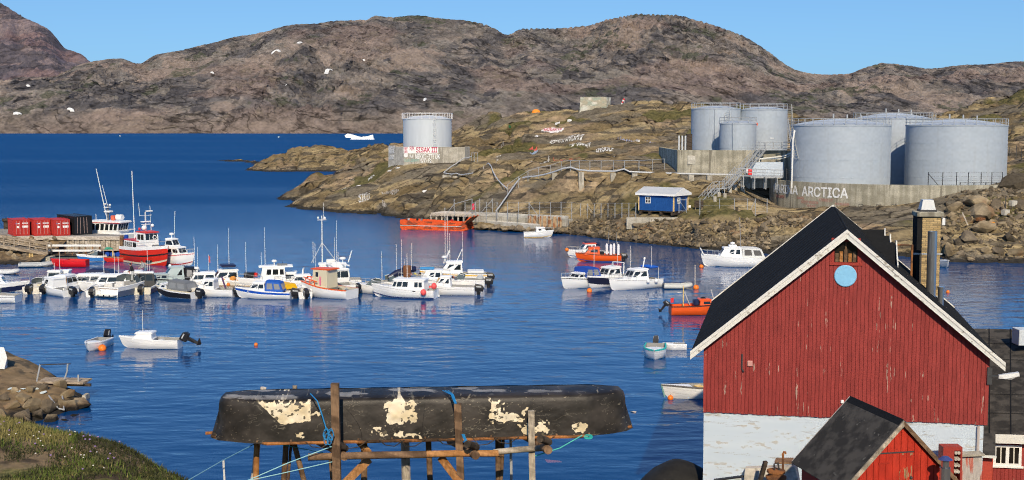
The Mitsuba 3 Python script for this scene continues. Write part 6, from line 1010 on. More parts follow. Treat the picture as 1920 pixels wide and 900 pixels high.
b = cuddy('white cabin boat with a green arched window and outboard behind the clinker boat', 838, 552, 177, 6.0, 2.2, cab=(.42, .72, 1.0), motor=1, whip=(), side=((.1, .42), (.55, .88)), hb=1.2, hs=.85, stripe=((GRY, .30, .34),)); b.put('tan_screen', pane([[3.5, -.8, 1.0], [4.4, -.7, 1.0], [4.0, -.65, 1.8], [3.4, -.7, 1.8]], .1, .9, .1, .9, .03), P(.42, .30, .16, .3))
b = cuddy('white work boat with a stack of brown drums and net gear on its foredeck', 806, 541, 181, 7.0, 2.5, cab=(.30, .66, 1.0), motor=0, whip=((.78, .2, 3.0),), side=((.08, .34), (.42, .66)), hb=1.3, hs=1.0); b.put('brown_drum', lathe([(.001, 2.6), (.42, 2.55), (.45, 1.9), (.40, 1.2)], 12, (6.0, 0, 0)), P(.17, .07, .03, .8)); b.put('blue_tarp', cham(3.0, 4.6, -.6, .6, b.top, b.top + .2, .08), P(.05, .25, .52, .7))
for k in range(14): b.put('deck_gear', place(rock(ro, .45, .8), (4.6 + .25 * (k % 6)) if k < 7 else .4 + .22 * (k - 7), ro.uniform(-.7, .7), 1.55 if k < 7 else 1.25), (BLK, P(.35, .30, .2), P(.55, .5, .1), GRY, P(.45, .1, .05))[k % 5])
b = cuddy('rear white cruiser with a raked mast and a yellow stripe near its stern', 850, 531, 183, 7.6, 2.6, cab=(.36, .72, 1.3), motor=1, whip=((.62, .2, 6.2), (.58, -.3, 5.2), (.55, .4, 3.2), (.36, .5, 3.4)), side=((.08, .42), (.5, .78)), hb=1.5, hs=1.1, stripe=((YEL, .02, .20),)); b.radar(4.8, .2, None, .34); b.put('raked_mast', cat(tube([[4.9, 0, b.top - .3], [4.2, 0, b.top + 1.2]], .09, 6), tube([[3.4, .2, b.top], [2.8, .2, b.top + 1.3]], .05, 5)), WH); b.put('aft_cushion', cham(.3, 2.2, -1.0, 1.0, 1.15, 1.5, .1), WH2)
b = cuddy('white motorboat lying low behind the work boat with its stern to the right', 862, 539, 178, 5.6, 2.1, cab=None, motor=1, whip=(), hb=1.1, hs=.9); b.put('grey_tilt', cham(.2, .9, -.6, .6, .9, 1.3, .08), LGY)
b = cuddy('half hidden grey white boat with a curved frame behind the two people', 241, 536, 186, 6.0, 2.2, cab=(.25, .66, .9), motor=0, whip=((.1, .5, 1.2),), side=((.1, .5), (.58, .9))); b.put('frame_rail', tube([[.3, -.9, .9], [.3, -.9, 1.7], [.3, .9, 1.7], [.3, .9, .9]], .04, 5), P(.55, .4, .45))
b = cuddy('white boat with a raised radar arch behind the pilot boat', 532, 539, 184, 5.8, 2.1, cab=(.25, .6, .95), motor=0, whip=(), side=((.1, .9),)); b.put('radar_arch', tube([[.9, -.9, .8], [.7, -.8, 2.1], [.7, .8, 2.1], [.9, .9, .8]], .07, 6), WH); b.put('lamp_post', tube([[3.0, 0, b.top], [3.0, 0, b.top + 1.1]], .03, 5), BLK)
# the pontoon they lie at
pt = thing('floating_pontoon', 'low grey floating pontoon running behind the front row of boats', 'pontoon'); p0, p1 = G(-60, 543), G(880, 545)
for k in range(14): a_, b_ = p0 + (p1 - p0) * k / 14, p0 + (p1 - p0) * (k + .985) / 14; part(pt, 'float', wallbox(a_, b_, 1.8, -.2, .38), 'wood_plank')
# ---- boats at single moorings
MG = 'boats at single moorings in the harbour'
b = cuddy('white open boat with a low cuddy and tilted outboard, near left of the harbour', 281, 652, 178, 5.0, 1.75, cab=(.42, .76, .5), motor=1, up=1.15, whip=(), side=(), pul=False, stripe=((GRY, .06, .10), (P(.6, .6, .58), .45, .48)), group=MG, hb=.95, hs=.7); b.whip(3.0, .1, 1.2, 1.9); b.put('seat', cham(1.5, 1.9, -.7, .7, .5, .62), WH2)
b = cuddy('small white tender with an orange float and raised motor, leftmost of the moored boats', 181, 653, 265, 3.6, 1.5, cab=None, screen=False, motor=1, up=1.0, whip=(), pul=False, group=MG, hb=.72, hs=.6, full=3.4, rake=.25, stripe=((GRY, .1, .16),)); b.put('thwart', cham(1.2, 1.5, -.6, .6, .42, .5), WH2); b.put('thwart', cham(2.2, 2.5, -.5, .5, .45, .53), WH2)
b = cuddy('white cuddy boat with a yellow stained waterline near the pier', 1010, 445, 2, 4.8, 1.9, cab=(.40, .78, .65), motor=0, whip=(), side=((.25, .55),), boot=P(.55, .38, .10), group=MG, hb=1.15, hs=.85)
b = cuddy('orange motorboat with two tall white fenders and a black outboard', 1121, 490, 180, 6.0, 2.1, hullc=ORG, deckc=ORG, ccol=ORG, cab=(.46, .80, .85), motor=1, whip=(), side=((.15, .7),), boot=P(.02, .05, .25), group=MG, gun=P(.2, .05, .02), hb=1.15, hs=.9)
for x, y in ((.35, .6), (.85, -.5), (1.35, .6), (1.8, -.5)): b.put('fender', tube([[x, y, .9], [x, y, 2.1], [x, y, 2.35]], [.17, .17, .05], 8), P(.74, .74, .78), 40)
b.whip(.6, 0, 2.3, 1.5, 0, .03, P(.3, .3, .3)); b.whip(1.6, 0, 2.3, 1.6, 0, .03, P(.3, .3, .3)); b.put('engine_gear', cham(2.2, 2.8, -.5, .5, .8, 1.3, .08), BLK)
b = cuddy('white boat with a red topped cabin moored behind the orange motorboat', 1100, 482, 196, 5.8, 2.1, cab=(.30, .70, 1.1), motor=0, whip=(), roofc=P(.55, .10, .06), side=((.1, .3), (.4, .8)), boot=P(.02, .06, .25), group=MG, hb=1.1); b.put('bow_buoy', ball([5.8, .2, 1.1], .26, 2), BUOY, True); b.put('folded_cover', tube([[1.0, 0, 1.7], [3.2, 0, 1.95]], .22, 8), NAVY)
TG = 'three white cruisers rafted side by side'
b = cuddy('left of three rafted white cruisers, with a blue canopy', 1092, 538, 222, 6.6, 2.4, stripe=((BLK, .05, .16),), cab=(.48, .72, .55), motor=0, whip=((.1, -.8, 2.6),), canopy=(.20, .56, 1.15, P(.012, .06, .34, .7)), group=TG, hb=1.35, hs=.95)
b = cuddy('middle of three rafted white cruisers, its bow shade put into a dark hull band', 1137, 536, 226, 6.6, 2.4, stripe=((P(.012, .015, .04), .12, .8),), cab=(.26, .64, 1.1), motor=0, whip=((.1, -.6, 2.6),), side=((.1, .48), (.55, .92)), group=TG, hb=1.35, hs=.95); b.put('aft_arch', tube([[1.4, -.9, 1.2], [1.2, -.8, 2.5], [1.2, .8, 2.5], [1.4, .9, 1.2]], .07, 6), WH); b.put('orange_buoy', ball([.9, -.6, 1.6], .30, 2), P(.85, .30, .14), True); b.put('searchlight', ball([2.6, .3, b.top + .2], .14, 1), LGY)  # navy stripe puts the shade below the bow into hull colour
b = cuddy('right of three rafted white cruisers, with a small blue rear awning', 1187, 541, 214, 6.8, 2.4, cab=(.28, .66, 1.15), motor=0, whip=((.48, -.7, 2.5), (.2, .7, 2.4)), side=((.1, .48), (.55, .92)), group=TG, hb=1.3, hs=.95); b.put('blue_awning', cham(.5, 1.7, -.95, .95, 2.2, 2.4, .1), P(.012, .10, .48, .7)); b.put('awning_pole', cat(tube([[.5, -.9, .95], [.6, -.9, 2.25]], .03, 5), tube([[.5, .9, .95], [.6, .9, 2.25]], .03, 5)), P(.7, .7, .7)); b.put('aft_mast', cat(tube([[2.0, 0, 2.3], [1.8, 0, 3.2]], .07, 6), ball([1.8, 0, 3.25], .13, 1)), WH); b.fend(1.2, 1, .22, WH); b.fend(2.4, 1, .2, WH)
b = Boat('motor_cruiser', 'long white cabin cruiser with a pale aft tent near the barn roof', 'motor cruiser', at(1376, 499), 179, 8.4, 2.8, 1.55, 1.1, (.03, .10), stripe=((GRY, .03, .07), (P(.6, .6, .6), .5, .53)), group=MG); b.cabin(3.3, 6.3, 1.2, 2.2, front=.8, side=((.10, .30), (.40, .62)), v=(.42, .88)); b.canopy(.4, 3.3, 1.25, 2.1, P(.58, .59, .58, .6), slope0=.5, slope1=.0, wc=P(.10, .09, .08, .2)); b.radar(4.4, 0, None, .3); b.put('deck_box', cham(3.9, 4.9, -.4, .4, b.top, b.top + .25, .06), WH); b.whip(3.4, .2, b.top, 3.8, -.2, .05, P(.25, .25, .25)); b.pulpit(.72, .55); b.put('anchor_frame', tube([[8.1, .3, 1.5], [8.5, .25, 2.3], [8.5, -.25, 2.3], [8.1, -.3, 1.5]], .07, 6), WH)
b = cuddy('orange open motorboat with a small windscreen half hidden by the barn roof', 1307, 589, 3, 5.2, 1.9, hullc=ORG, deckc=ORG, ccol=ORG, cab=(.52, .80, .5), motor=0, whip=(), side=((.3, .85),), pul=False, group=MG, gun=P(.08, .02, .01), hb=1.0, hs=.85); b.motor(.2, .9, .7); b.put('pole', tube([[1.3, .2, .5], [1.3, .2, 2.7]], .06, 6), 'wood_yellow'); b.put('flag', slab([[.05, 0, 1.1], [.35, 0, 1.15], [.35, 0, 1.6], [.05, 0, 1.55]], .02), P(.6, .03, .04)); b.put('a_frame', cat(tube([[2.0, .6, .8], [1.5, .6, 2.0]], .05, 5), tube([[.8, .6, 2.0], [1.6, .6, 2.05]], .03, 5)), P(.5, .5, .5)); b.put('stay_pole', tube([[4.3, .5, 1.3], [4.0, .5, 2.3]], .05, 5), P(.5, .5, .5)); b.put('dark_gear', cham(2.2, 2.8, -.4, .4, .8, 1.45, .15), NAVY); b.put('dark_gear', ball([3.2, .2, 1.35], .32, 1), BLK)
b = cuddy('white clinker skiff with a teal rail and upright outboard', 1228, 668, 262, 3.8, 1.75, cab=None, screen=False, motor=0, whip=(), pul=False, gun=TEAL, stripe=((P(.5, .5, .5), .3, .33), (P(.5, .5, .5), .6, .63), (P(.5, .5, .5), .85, .88)), group=MG, hb=.80, hs=.72, full=3.6, rake=.25, mcol=P(.06, .06, .065, .3)); b.put('thwart', cham(1.3, 1.6, -.7, .7, .5, .57), TEAL); b.motor(0, 1.2, .15, P(.06, .06, .065, .3), 0, .5)
b = cuddy('small blunt white plastic dinghy beside the teal railed skiff', 1264, 655, 182, 1.9, .95, cab=None, screen=False, motor=0, whip=(), pul=False, group=MG, hb=.5, hs=.45, full=4.5, rake=.2)
b = cuddy('old white rowing skiff with an outboard beside the barn wall', 1296, 745, 192, 4.2, 1.6, cab=None, screen=False, motor=1, up=.5, whip=(), pul=False, group=MG, hb=.95, hs=.72, stripe=((P(.45, .45, .43), .3, .33), (P(.45, .45, .43), .65, .68)), gun=P(.12, .11, .10), hullc=P(.66, .66, .63, .6)); b.put('bow_stem', bar([3.95, 0, .1], [4.2, 0, .95], .1), P(.15, .3, .28)); b.put('thwart', bar([1.2, -.6, .55], [1.6, .6, .6], .25, .05), 'wood_dark'); b.put('fish_box', cham(1.3, 1.8, -.4, .2, .6, .75), 'wood_yellow')
b = cuddy('small grey and white boat half hidden behind the steel flue', 1768, 500, 268, 3.8, 1.6, cab=None, screen=False, motor=0, whip=(), pul=False, group=MG, hullc=P(.45, .47, .48, .5))
def inflatable(lab, px, py, hd, L, W_, m):
    t = thing('inflatable_dinghy', lab, 'dinghy', 'grey inflatable dinghies'); c = G(px, py); r = .22; a = np.linspace(-.9, .9, 9); hw = W_ / 2 - r
    pts = [[0, hw, .26], [L * .6, hw, .26]] + [[L * .6 + (L * .34) * math.cos(x), hw * math.sin(x), .26 + .12 * math.cos(x)] for x in np.linspace(math.pi / 2, -math.pi / 2, 9)[1:-1]] + [[L * .6, -hw, .26], [0, -hw, .26]]
    h_ = math.radians(hd); part(t, 'tube', place(tube([[x - L / 2, y, z] for x, y, z in pts], r, 10), *c[:2], 0, h_), m, True); part(t, 'floor', place(box(-L / 2, L * .3, -hw, hw, .05, .14), *c[:2], 0, h_), GRY); part(t, 'transom', place(cham(-L / 2, -L / 2 + .08, -hw, hw, .05, .55), *c[:2], 0, h_), GRY); part(t, 'thwart', place(cham(-.15, .15, -hw, hw, .32, .38), *c[:2], 0, h_), LGY)
inflatable('grey inflatable dinghy drifting between the white cruiser and the orange buoy', 1271, 541, 2, 2.9, 1.4, P(.52, .53, .50, .6)); inflatable('long grey inflatable lying at the foot of the wooden ramp', 70, 500, 12, 3.9, 1.6, P(.40, .42, .43, .6)); inflatable('flat pale inflatable at the stony shore on the left edge', 14, 514, 5, 2.6, 1.4, P(.58, .60, .61, .6))
for px, py, r, lab in ((192, 657, .28, 'orange float beside the leftmost moored tender'), (480, 648, .14, 'small orange buoy alone on the open water left of centre'), (1105, 548, .26, 'orange buoy before the three rafted cruisers'), (1305, 542, .28, 'orange buoy with a pole right of the grey inflatable'), (1315, 502, .24, 'orange buoy at the bow of the long cabin cruiser'), (1257, 749, .17, 'orange red buoy at the bow of the old skiff'), (1777, 549, .17, 'small orange buoy right of the short flue')):
    t = thing('mooring_buoy', lab, 'buoy', 'orange mooring buoys'); c = G(px, py); part(t, 'float', ball([c[0], c[1], r * .55], r, 3), BUOY, True); part(t, 'eye', tube([[c[0] - .03, c[1], r * 1.5], [c[0], c[1], r * 1.72], [c[0] + .03, c[1], r * 1.5]], .02, 5), 'dark_steel')
    if 'pole' in lab: part(t, 'pole', tube([[c[0] - .1, c[1], .1], [c[0] - .12, c[1], 2.4]], .04, 6), P(.55, .5, .45))

# ================================================================ the quay on the left
qz = 2.3; QA, QB = G(-140, 482), G(234, 478)
quay = thing('quay', 'left harbour quay with a paved top behind a weathered timber sheet wall', 'quay')
x1_ = D(231, 426, 157)[0]; asph = mat('quay_paving', lambda p, n, uv: mix((.15, .145, .135), (.22, .21, .195), fbm(p.x * .6, p.y * .3, 1.0, 4)) * (.8 + .4 * noise(p.x * 6, p.y * 6, 1.0)), .9, .2)
part(quay, 'paving', M(*(lambda P_: (P_.vertices, P_.faces))(prism([[-130, 158.2], [x1_ - .2, 158.2], [x1_ - .6, 160.5], [D(165, 440, 163)[0], 163], [D(60, 430, 169)[0], 169], [-76, 171.5], [-130, 171.5]], -.5, qz))), asph); part(quay, 'edge_beam', box(-100, x1_ - .1, 157.3, 158.3, qz - .35, qz + .04), 'wood_pale')
xs_ = np.arange(D(117, 430, 157)[0], x1_ - .2, .32)
for k, x in enumerate(xs_): part(quay, 'timber_pile', cham(x, x + .29, 157.5 - .10 * (k % 2), 158.0, -.8, qz - .3 - .06 * (k % 3), .03), 'wood_grey' if k % 4 else 'wood_pale')
part(quay, 'corner_pile', tube([[x1_ - .3, 157.2, -.8], [x1_ - .3, 157.2, qz + .2]], .22, 10), 'wood_brown'); part(quay, 'blue_fender', cham(x1_ + .05, x1_ + .5, 157.0, 157.5, .2, 2.6, .1), P(.01, .05, .30)); part(quay, 'blue_fender', cham(x1_ + 1.0, x1_ + 1.45, 158.2, 158.7, .2, 2.6, .1), P(.01, .05, .30))
for k in range(3): part(quay, 'wale', box(D(117, 430, 157)[0], x1_ - .2, 157.18, 157.36, .5 + k * 1.0, .72 + k * 1.0), 'wood_dark') if k == 0 else None
rq = np.random.default_rng(21)
def qslope(px, py):                                            # the stone slope in front of the quay, left part
    f = np.clip((py - 445) / 62.0, 0, 1); d = 157.3 - f * 11; return D(px, py, d)
rv = thing('stone_revetment', 'stone slope below the quay edge at the left', 'revetment')
v = np.array([[x, y, z] for x in np.linspace(-100, D(122, 430, 157)[0], 40) for y, z in ((158.3, 2.0), (155.5, 1.5), (152, .9), (148.5, .3), (145.5, -.7))]); v[:, 2] += rq.uniform(-.3, .3, len(v)); i, j = np.meshgrid(np.arange(39), np.arange(4), indexing='ij')
base_ = M(v, np.stack([i * 5 + j, i * 5 + j + 1, (i + 1) * 5 + j + 1, (i + 1) * 5 + j], -1).reshape(-1, 4)); lim = lambda px, py: px < 118 - (py - 430) * .9
part(rv, 'base', base_, 'shore_stone')
for _ in range(170):
    px, py = rq.uniform(-20, 118), rq.uniform(446, 510)
    if not lim(px, py): continue
    p = qslope(px, py); s = rq.uniform(.55, 1.35); part(rv, 'stone', place(rock(rq, s), *p), 'stone' if rq.random() < .55 else 'stone_brown')
def container(lab, px, d, col, L=4.2, H=2.02, ang=.54, W=1.95, grp='red shipping containers on the quay', lf=False, marks=True):
    t = thing('shipping_container', lab, 'shipping container', grp); x = D(px, 441, d)[0]; c, s = math.cos(ang), math.sin(ang)
    def w(m): return place(m, x, d, qz + .01, ang)
    kx = W / 2.44; part(t, 'body', w(box(.06, W - .06, .10, L, .12, H - .04)), col)
    part(t, 'frame', w(cat(box(0, .14, 0, .14, 0, H), box(W - .14, W, 0, .14, 0, H), box(.14, W - .14, 0, .12, H - .14, H), box(.14, W - .14, 0, .12, 0, .16), box(0, .1, .14, L, H - .10, H), box(W - .1, W, .14, L, H - .10, H), box(0, .1, .14, L, 0, .14), box(W - .1, W, .14, L, 0, .14))), col)
    for k in range(2):
        dd = part(t, 'door', w(box(.15 + (W - .28) / 2 * k, .13 + (W - .28) / 2 * (k + 1), .02, .10, .17, H - .15)), col)
        for q_ in (.30, .78): part(dd, 'lock_rod', w(tube([[.15 + .85 * k + q_ * .8, -.02, .18], [.15 + .85 * k + q_ * .8, -.02, H - .16]], .025, 5)), P(.42, .30, .28))
        for zz in (.55, .9, 1.6): part(dd, 'rib', w(box(.18 + .85 * k, .95 + .85 * k, .005, .02, zz, zz + .10)), col)
    if marks:
        an2 = np.linspace(0, 6.283, 13)[:-1]; mk = lambda a, b, z0, z1, m: part(t, 'marking', w(box(a, b, -.004, .004, z0, z1)), m)
        mk(1.08, 1.75, .98, 1.26, WH); mk(1.05, 1.76, 1.48, 1.62, WH2); part(t, 'marking', w(hull([[.55 + .15 * math.cos(a), y, 1.10 + .15 * math.sin(a)] for a in an2 for y in (-.004, .004)])), WH); mk(.28, .46, 1.48, 1.6, P(.10, .12, .35)); mk(.52, .72, 1.46, 1.6, P(.75, .70, .72))
    for k in range(int((L - .4) / .4)): part(t, 'side_rib', w(box(-.015 if not lf else W - .06, .06 if not lf else W + .015, .3 + .4 * k, .5 + .4 * k, .16, H - .12)), col)
    return t
RC_ = mat('container_red', lambda p, n, uv: mix((.36, .022, .018), (.46, .035, .028), fbm(p.x * 2, p.y * 2, p.z * 2, 3)), .5, .35)
container('leftmost red shipping container on the quay with white door markings', 25.5, 158.7, RC_); container('second red shipping container on the quay, close right of the leftmost', 64.5, 158.9, RC_); container('rightmost red shipping container on the quay beside the black one', 101.5, 158.8, RC_)
bxm = mat('container_black', (.012, .012, .014), .4, .4)
container('black shipping container on the quay right of the red ones', 140, 160.0, bxm, 5.6, 2.36, .72, 2.3, None, False, False)
t = thing('mooring_bollard', 'dark mooring bollard at the far edge of the quay', 'bollard'); c = D(12, 424, 169.5); part(t, 'drum', lathe([(.001, qz + 1.4), (.5, qz + 1.4), (.55, qz + 1.1), (.35, qz + .9), (.35, qz)], 14, (c[0], c[1], 0)), 'wood_dark'); part(t, 'post', box(c[0] - 1.4, c[0] - 1.2, c[1], c[1] + .2, qz, qz + 1.6), LGY)
# timber ramp and the white railed float
rp = thing('timber_ramp', 'sloping timber gangway with rails down to the pontoon on the left', 'gangway'); a, b_ = D(-30, 464, 152), D(90, 476, 151); a[2], b_[2] = 1.95, .85
rp_s = a + [0, 1.2, 0]
for k in (0, 1.3):
    o_ = np.array([0, k, 0]); part(rp, 'stringer', bar(a + o_, b_ + o_, .12, .35), 'wood_plank')
    part(rp, 'handrail', bar(a + o_ + [0, 0, 1.15], b_ + o_ + [0, 0, 1.15], .10, .14), 'wood_plank'); part(rp, 'midrail', bar(a + o_ + [0, 0, .62], b_ + o_ + [0, 0, .62], .07, .12), 'wood_plank')
    for q_ in (.08, .32, .48, .72, .99): c = a + (b_ - a) * q_ + o_; part(rp, 'post', bar(c - [0, 0, .1], c + [0, 0, 1.25], .13), 'wood_plank')
for k in range(26): c = a + (b_ - a) * (k + .5) / 26; part(rp, 'plank', bar(c + [0, 0, .17], c + [0, 1.3, .17], .22, .05), 'wood_grey')
for px in (56, 61): c = D(px, 488, 150); part(rp, 'pile', tube([[c[0], c[1], -.4], [c[0], c[1], 1.0]], .1, 7), 'wood_yellow')
part(rp, 'abutment', hexa(*[[[D(78, 480, 150.5)[0], 150.2, z], [D(95, 480, 150.5)[0], 150.2, z], [D(95, 480, 150.5)[0], 152, z], [D(78, 480, 150.5)[0], 152, z]] for z in (-.6, .55)]), 'concrete')
fr = thing('railed_float', 'floating walkway with two white rails in front of the timber wall', 'walkway'); xa, xb = D(93, 480, 153)[0], D(192, 480, 153)[0]
part(fr, 'deck', box(xa, xb, 152.6, 154.0, .45, .62), 'wood_dark'); part(fr, 'float', box(xa + .3, xb - .3, 152.9, 153.8, -.3, .44), P(.10, .12, .11, .8))
for z in (.98, 1.60): part(fr, 'rail', box(xa - .1, xb, 152.52, 152.58, z, z + .24), P(.72, .72, .70))
for k in range(8): x = xa + .4 + (xb - xa - .6) * k / 7; part(fr, 'post', box(x - .05, x + .05, 152.59, 152.67, .62, 1.86), 'rust')
b = cuddy('bright red open boat lying before the railed float', 130, 500, 181, 4.6, 1.8, hullc=P(.62, .012, .018, .3), deckc=P(.62, .02, .02, .35), cab=None, screen=False, motor=0, whip=(), pul=False, group=MG, full=3.2, hb=1.0, hs=.85, floor=.3, stripe=None)
b = cuddy('small white and blue jet boat with black trim beside the red open boat', 172, 490, 200, 3.8, 1.7, cab=None, screen=True, motor=0, whip=(), pul=False, group=MG, stripe=((P(.03, .16, .45), .35, .95),)); b.put('black_cover', tube([[.3, 0, .9], [1.6, .3, 1.2], [2.6, .5, .9]], [.2, .35, .15], 8), BLK)
b = cuddy('tiny red dinghy moored at the barrel raft', 212, 491, 200, 2.6, 1.3, hullc=P(.62, .03, .02), deckc=P(.25, .12, .07, .8), cab=None, screen=False, motor=0, whip=(), pul=False, group=MG, hb=.7, hs=.55)
rf = thing('barrel_raft', 'timber raft floating on blue barrels near the red fishing ship', 'raft'); c = G(214, 482)
part(rf, 'deck', box(c[0] - 1.7, c[0] + 1.6, c[1], c[1] + 2.5, .75, .9), 'wood_plank'); part(rf, 'green_net', place(rock(ro, 1.4, .35), c[0] - .9, c[1] + .5, 1.0), P(.05, .30, .20, .9))
for k in range(5): part(rf, 'barrel', tube([[c[0] - 1.5 + .65 * k, c[1] - .05, .35], [c[0] - 1.5 + .65 * k, c[1] + .9, .35]], .29, 12), P(.012, .06, .34))
for k in range(3): part(rf, 'post', bar([c[0] - 1.6 + 1.5 * k, c[1] - .1, -.3], [c[0] - 1.6 + 1.5 * k, c[1] - .1, .75], .14), 'wood_yellow')
c = G(184, 489); t = thing('blue_barrel', 'two blue barrels floating left of the raft', 'barrels') if False else None
for k in range(2): single('blue_barrel', tube([[G(180 + 7 * k, 488)[0], G(180, 488)[1], .25], [G(180 + 7 * k, 488)[0] + .5, G(180, 488)[1] + .5, .3]], .28, 12), P(.012, .06, .34), 'blue barrel floating ' + ('beside the jet boat', 'against the raft')[k], 'barrel', 'loose blue barrels')

# ---- larger ships at the quay
SC = 1.0
b = Boat('fishing_ship', 'red hulled fishing ship with a white wheelhouse moored bow right', 'fishing ship', G(279, 494), -45, 9.0, 3.1, 2.35, 1.8, (.03, .2), hullc=P(.60, .028, .014, .35), deckc=WH2, gun=WH, stripe=((P(.02, .015, .015), .50, .59),), boot=P(.55, .50, .38), dr=.8, full=2.8, rake=.8, deck_drop=.4, tr=.85)
e = np.stack([b.st[:, 3] + (b.st[:, 2] - b.st[:, 3]) * k + [0, .02, 0] for k in (0, .22, .45)], 1); e = skin(e); b.put('bulwark_band', cat(e, mirror(e)), WH, 40)
b.cabin(.7, 4.0, 1.05, 2.2, front=.05, back=.05, tum=.05, taper=.95, side=((.05, .14), (.19, .28), (.33, .42), (.47, .56), (.64, .86)), fw=0, v=(.30, .85), z0=1.55, roofc=P(.45, .03, .03), roof=.12, over=(.1, .1)); b.cabin(3.5, 5.4, 2.05, 2.0, front=.2, back=.05, tum=.05, taper=.9, side=((.12, .48), (.56, .88)), fw=3, v=(.60, .90), z0=1.6, roofc=P(.52, .04, .03), roof=.15, over=(.3, .15))
mz = b.top; b.put('raft_canister', tube([[1.3, .4, 3.0], [2.2, .4, 3.0]], .36, 12), WH, 40); b.put('net_pile', place(rock(ro, 1.2, .35), 2.9, 0, 2.85), P(.06, .30, .20, .9)); b.put('mast', tube([[4.0, 0, mz], [4.0, 0, mz + 2.2]], .08, 8), P(.55, .56, .58)); b.put('mast_arm', cat(bar([4.0, -.8, mz + 1.8], [4.0, .8, mz + 1.8], .06), bar([4.0, -.55, mz + .75], [4.0, .55, mz + .75], .08)), WH2); b.put('radar_scanner', cham(3.85, 4.25, -.6, .6, mz + 1.0, mz + 1.14, .05), WH); b.put('radar_scanner', cham(3.8, 4.2, .1, .9, mz + 2.2, mz + 2.36, .05), WH); b.put('mast_dome', ball([4.0, -.2, mz + .35], .3, 2), WH, True); b.put('mast_dome', ball([4.3, .7, mz + .6], .2, 2), WH, True); b.put('lamp', ball([3.8, -.7, mz + .25], .15, 1), P(.75, .04, .05)); b.whip(3.9, -.7, mz + 1.7, 1.6, .1, .03); b.whip(3.9, .75, mz, 2.9, .15, .03); b.whip(1.0, .2, 1.7, 9.0, .25, .06); b.put('deck_rail', cat(*[tube([[x, s_ * (b.y(x) - .12), b.z(x) + .5] for x in np.linspace(4, 7.3, 9)], .03, 5) for s_ in (-1, 1)]), LGY); b.put('fender_tyre', lathe([(.35, .12), (.48, 0), (.35, -.12), (.22, 0), (.35, .12)], 12, (6.4, -1.0, .5)), BLK); b.put('life_ring', tube([[5.36 - .1, .4 + .22 * math.cos(a), 3.1 + .22 * math.sin(a)] for a in np.linspace(0, 6.283, 13)], .05, 5), WH); b.put('winch', cham(5.9, 6.4, -.4, .4, 1.8, 2.3, .1), GRY)
b = Boat('work_ship', 'white workboat with a glazed wheelhouse behind the quay end', 'work ship', G(206, 468), -20, 8.6, 3.3, 2.3, 1.75, (.03, .08), hullc=P(.42, .46, .50, .4), deckc=WH, gun=WH, dr=.9, full=3.0, rake=1.0, tr=.9)
b.cabin(1.8, 6.8, .75, 2.9, front=.25, back=.1, tum=.05, side=(), fw=0, z0=1.8, roof=.05, over=(.4, .2)); b.cabin(2.0, 6.3, 1.25, 2.6, front=-.3, back=.1, tum=-.08, taper=.82, side=((.03, .11), (.14, .22), (.27, .37), (.42, .53), (.58, .68), (.73, .83), (.87, .97)), fw=4, v=(.22, .85), z0=2.35, roofc=WH, roof=.22, over=(.35, .25)); b.put('red_trim', cham(1.95, 6.85, -1.4, 1.4, 3.54, 3.62, .02), P(.50, .04, .04))
mz = b.top; b.put('mast', tube([[4.2, 0, mz - .1], [4.15, 0, mz + 1.9]], .12, 8), P(.12, .13, .15)); b.put('radar_platform', cat(cham(3.8, 4.7, -.45, .45, mz + 1.0, mz + 1.24, .08), cham(3.8, 4.4, -.4, .4, mz + 1.6, mz + 1.72, .04), ball([4.4, .15, mz + 1.95], .16, 1), ball([3.9, -.15, mz + 2.1], .13, 1)), WH2); b.put('raft_canister', tube([[5.3, .3, mz + .4], [6.2, .3, mz + .4]], .36, 12), WH, 40); b.put('rescue_gear', cham(4.7, 5.2, -.3, .3, mz, mz + .65, .12), P(.65, .14, .08)); b.whip(3.4, .8, mz, 6.6, 1.5, .06); b.whip(3.8, .4, mz + 1.9, 2.6, .7, .04); b.whip(2.6, -.4, mz, .8, 0, .03); b.put('bow_rail', tube([[x, s, b.z(x) + .5] for x, s in ((6.5, -1.3), (7.4, -.9), (8.2, -.2), (8.35, 0), (8.2, .2), (7.4, .9), (6.5, 1.3))], .03, 5), P(.6, .6, .6))
b = Boat('fishing_boat', 'white boat with red trim moored outside the red fishing ship', 'fishing boat', G(338, 496), -34, 4.9, 2.1, 1.5, 1.1, (.03, .12), stripe=((P(.5, .04, .05), .03, .14),), boot=P(.35, .03, .03), full=2.6, rake=.7); b.cabin(.8, 3.2, .9, 1.7, front=.5, side=((.1, .45), (.55, .9)), v=(.4, .85)); t2 = b.top; b.cabin(.6, 2.0, .75, 1.3, front=.45, side=((.1, .9),), z0=t2, v=(.2, .85)); b.whip(.9, .5, b.top - .5, 3.6, -.3, .035); b.radar(1.1, 0, None, .28); b.pulpit(.55, .45); b.put('ladder_rack', cat(tube([[.6, -.6, 1.1], [.6, -.6, 2.2]], .05, 5), tube([[.6, .6, 1.1], [.6, .6, 2.2]], .05, 5)), BLK)
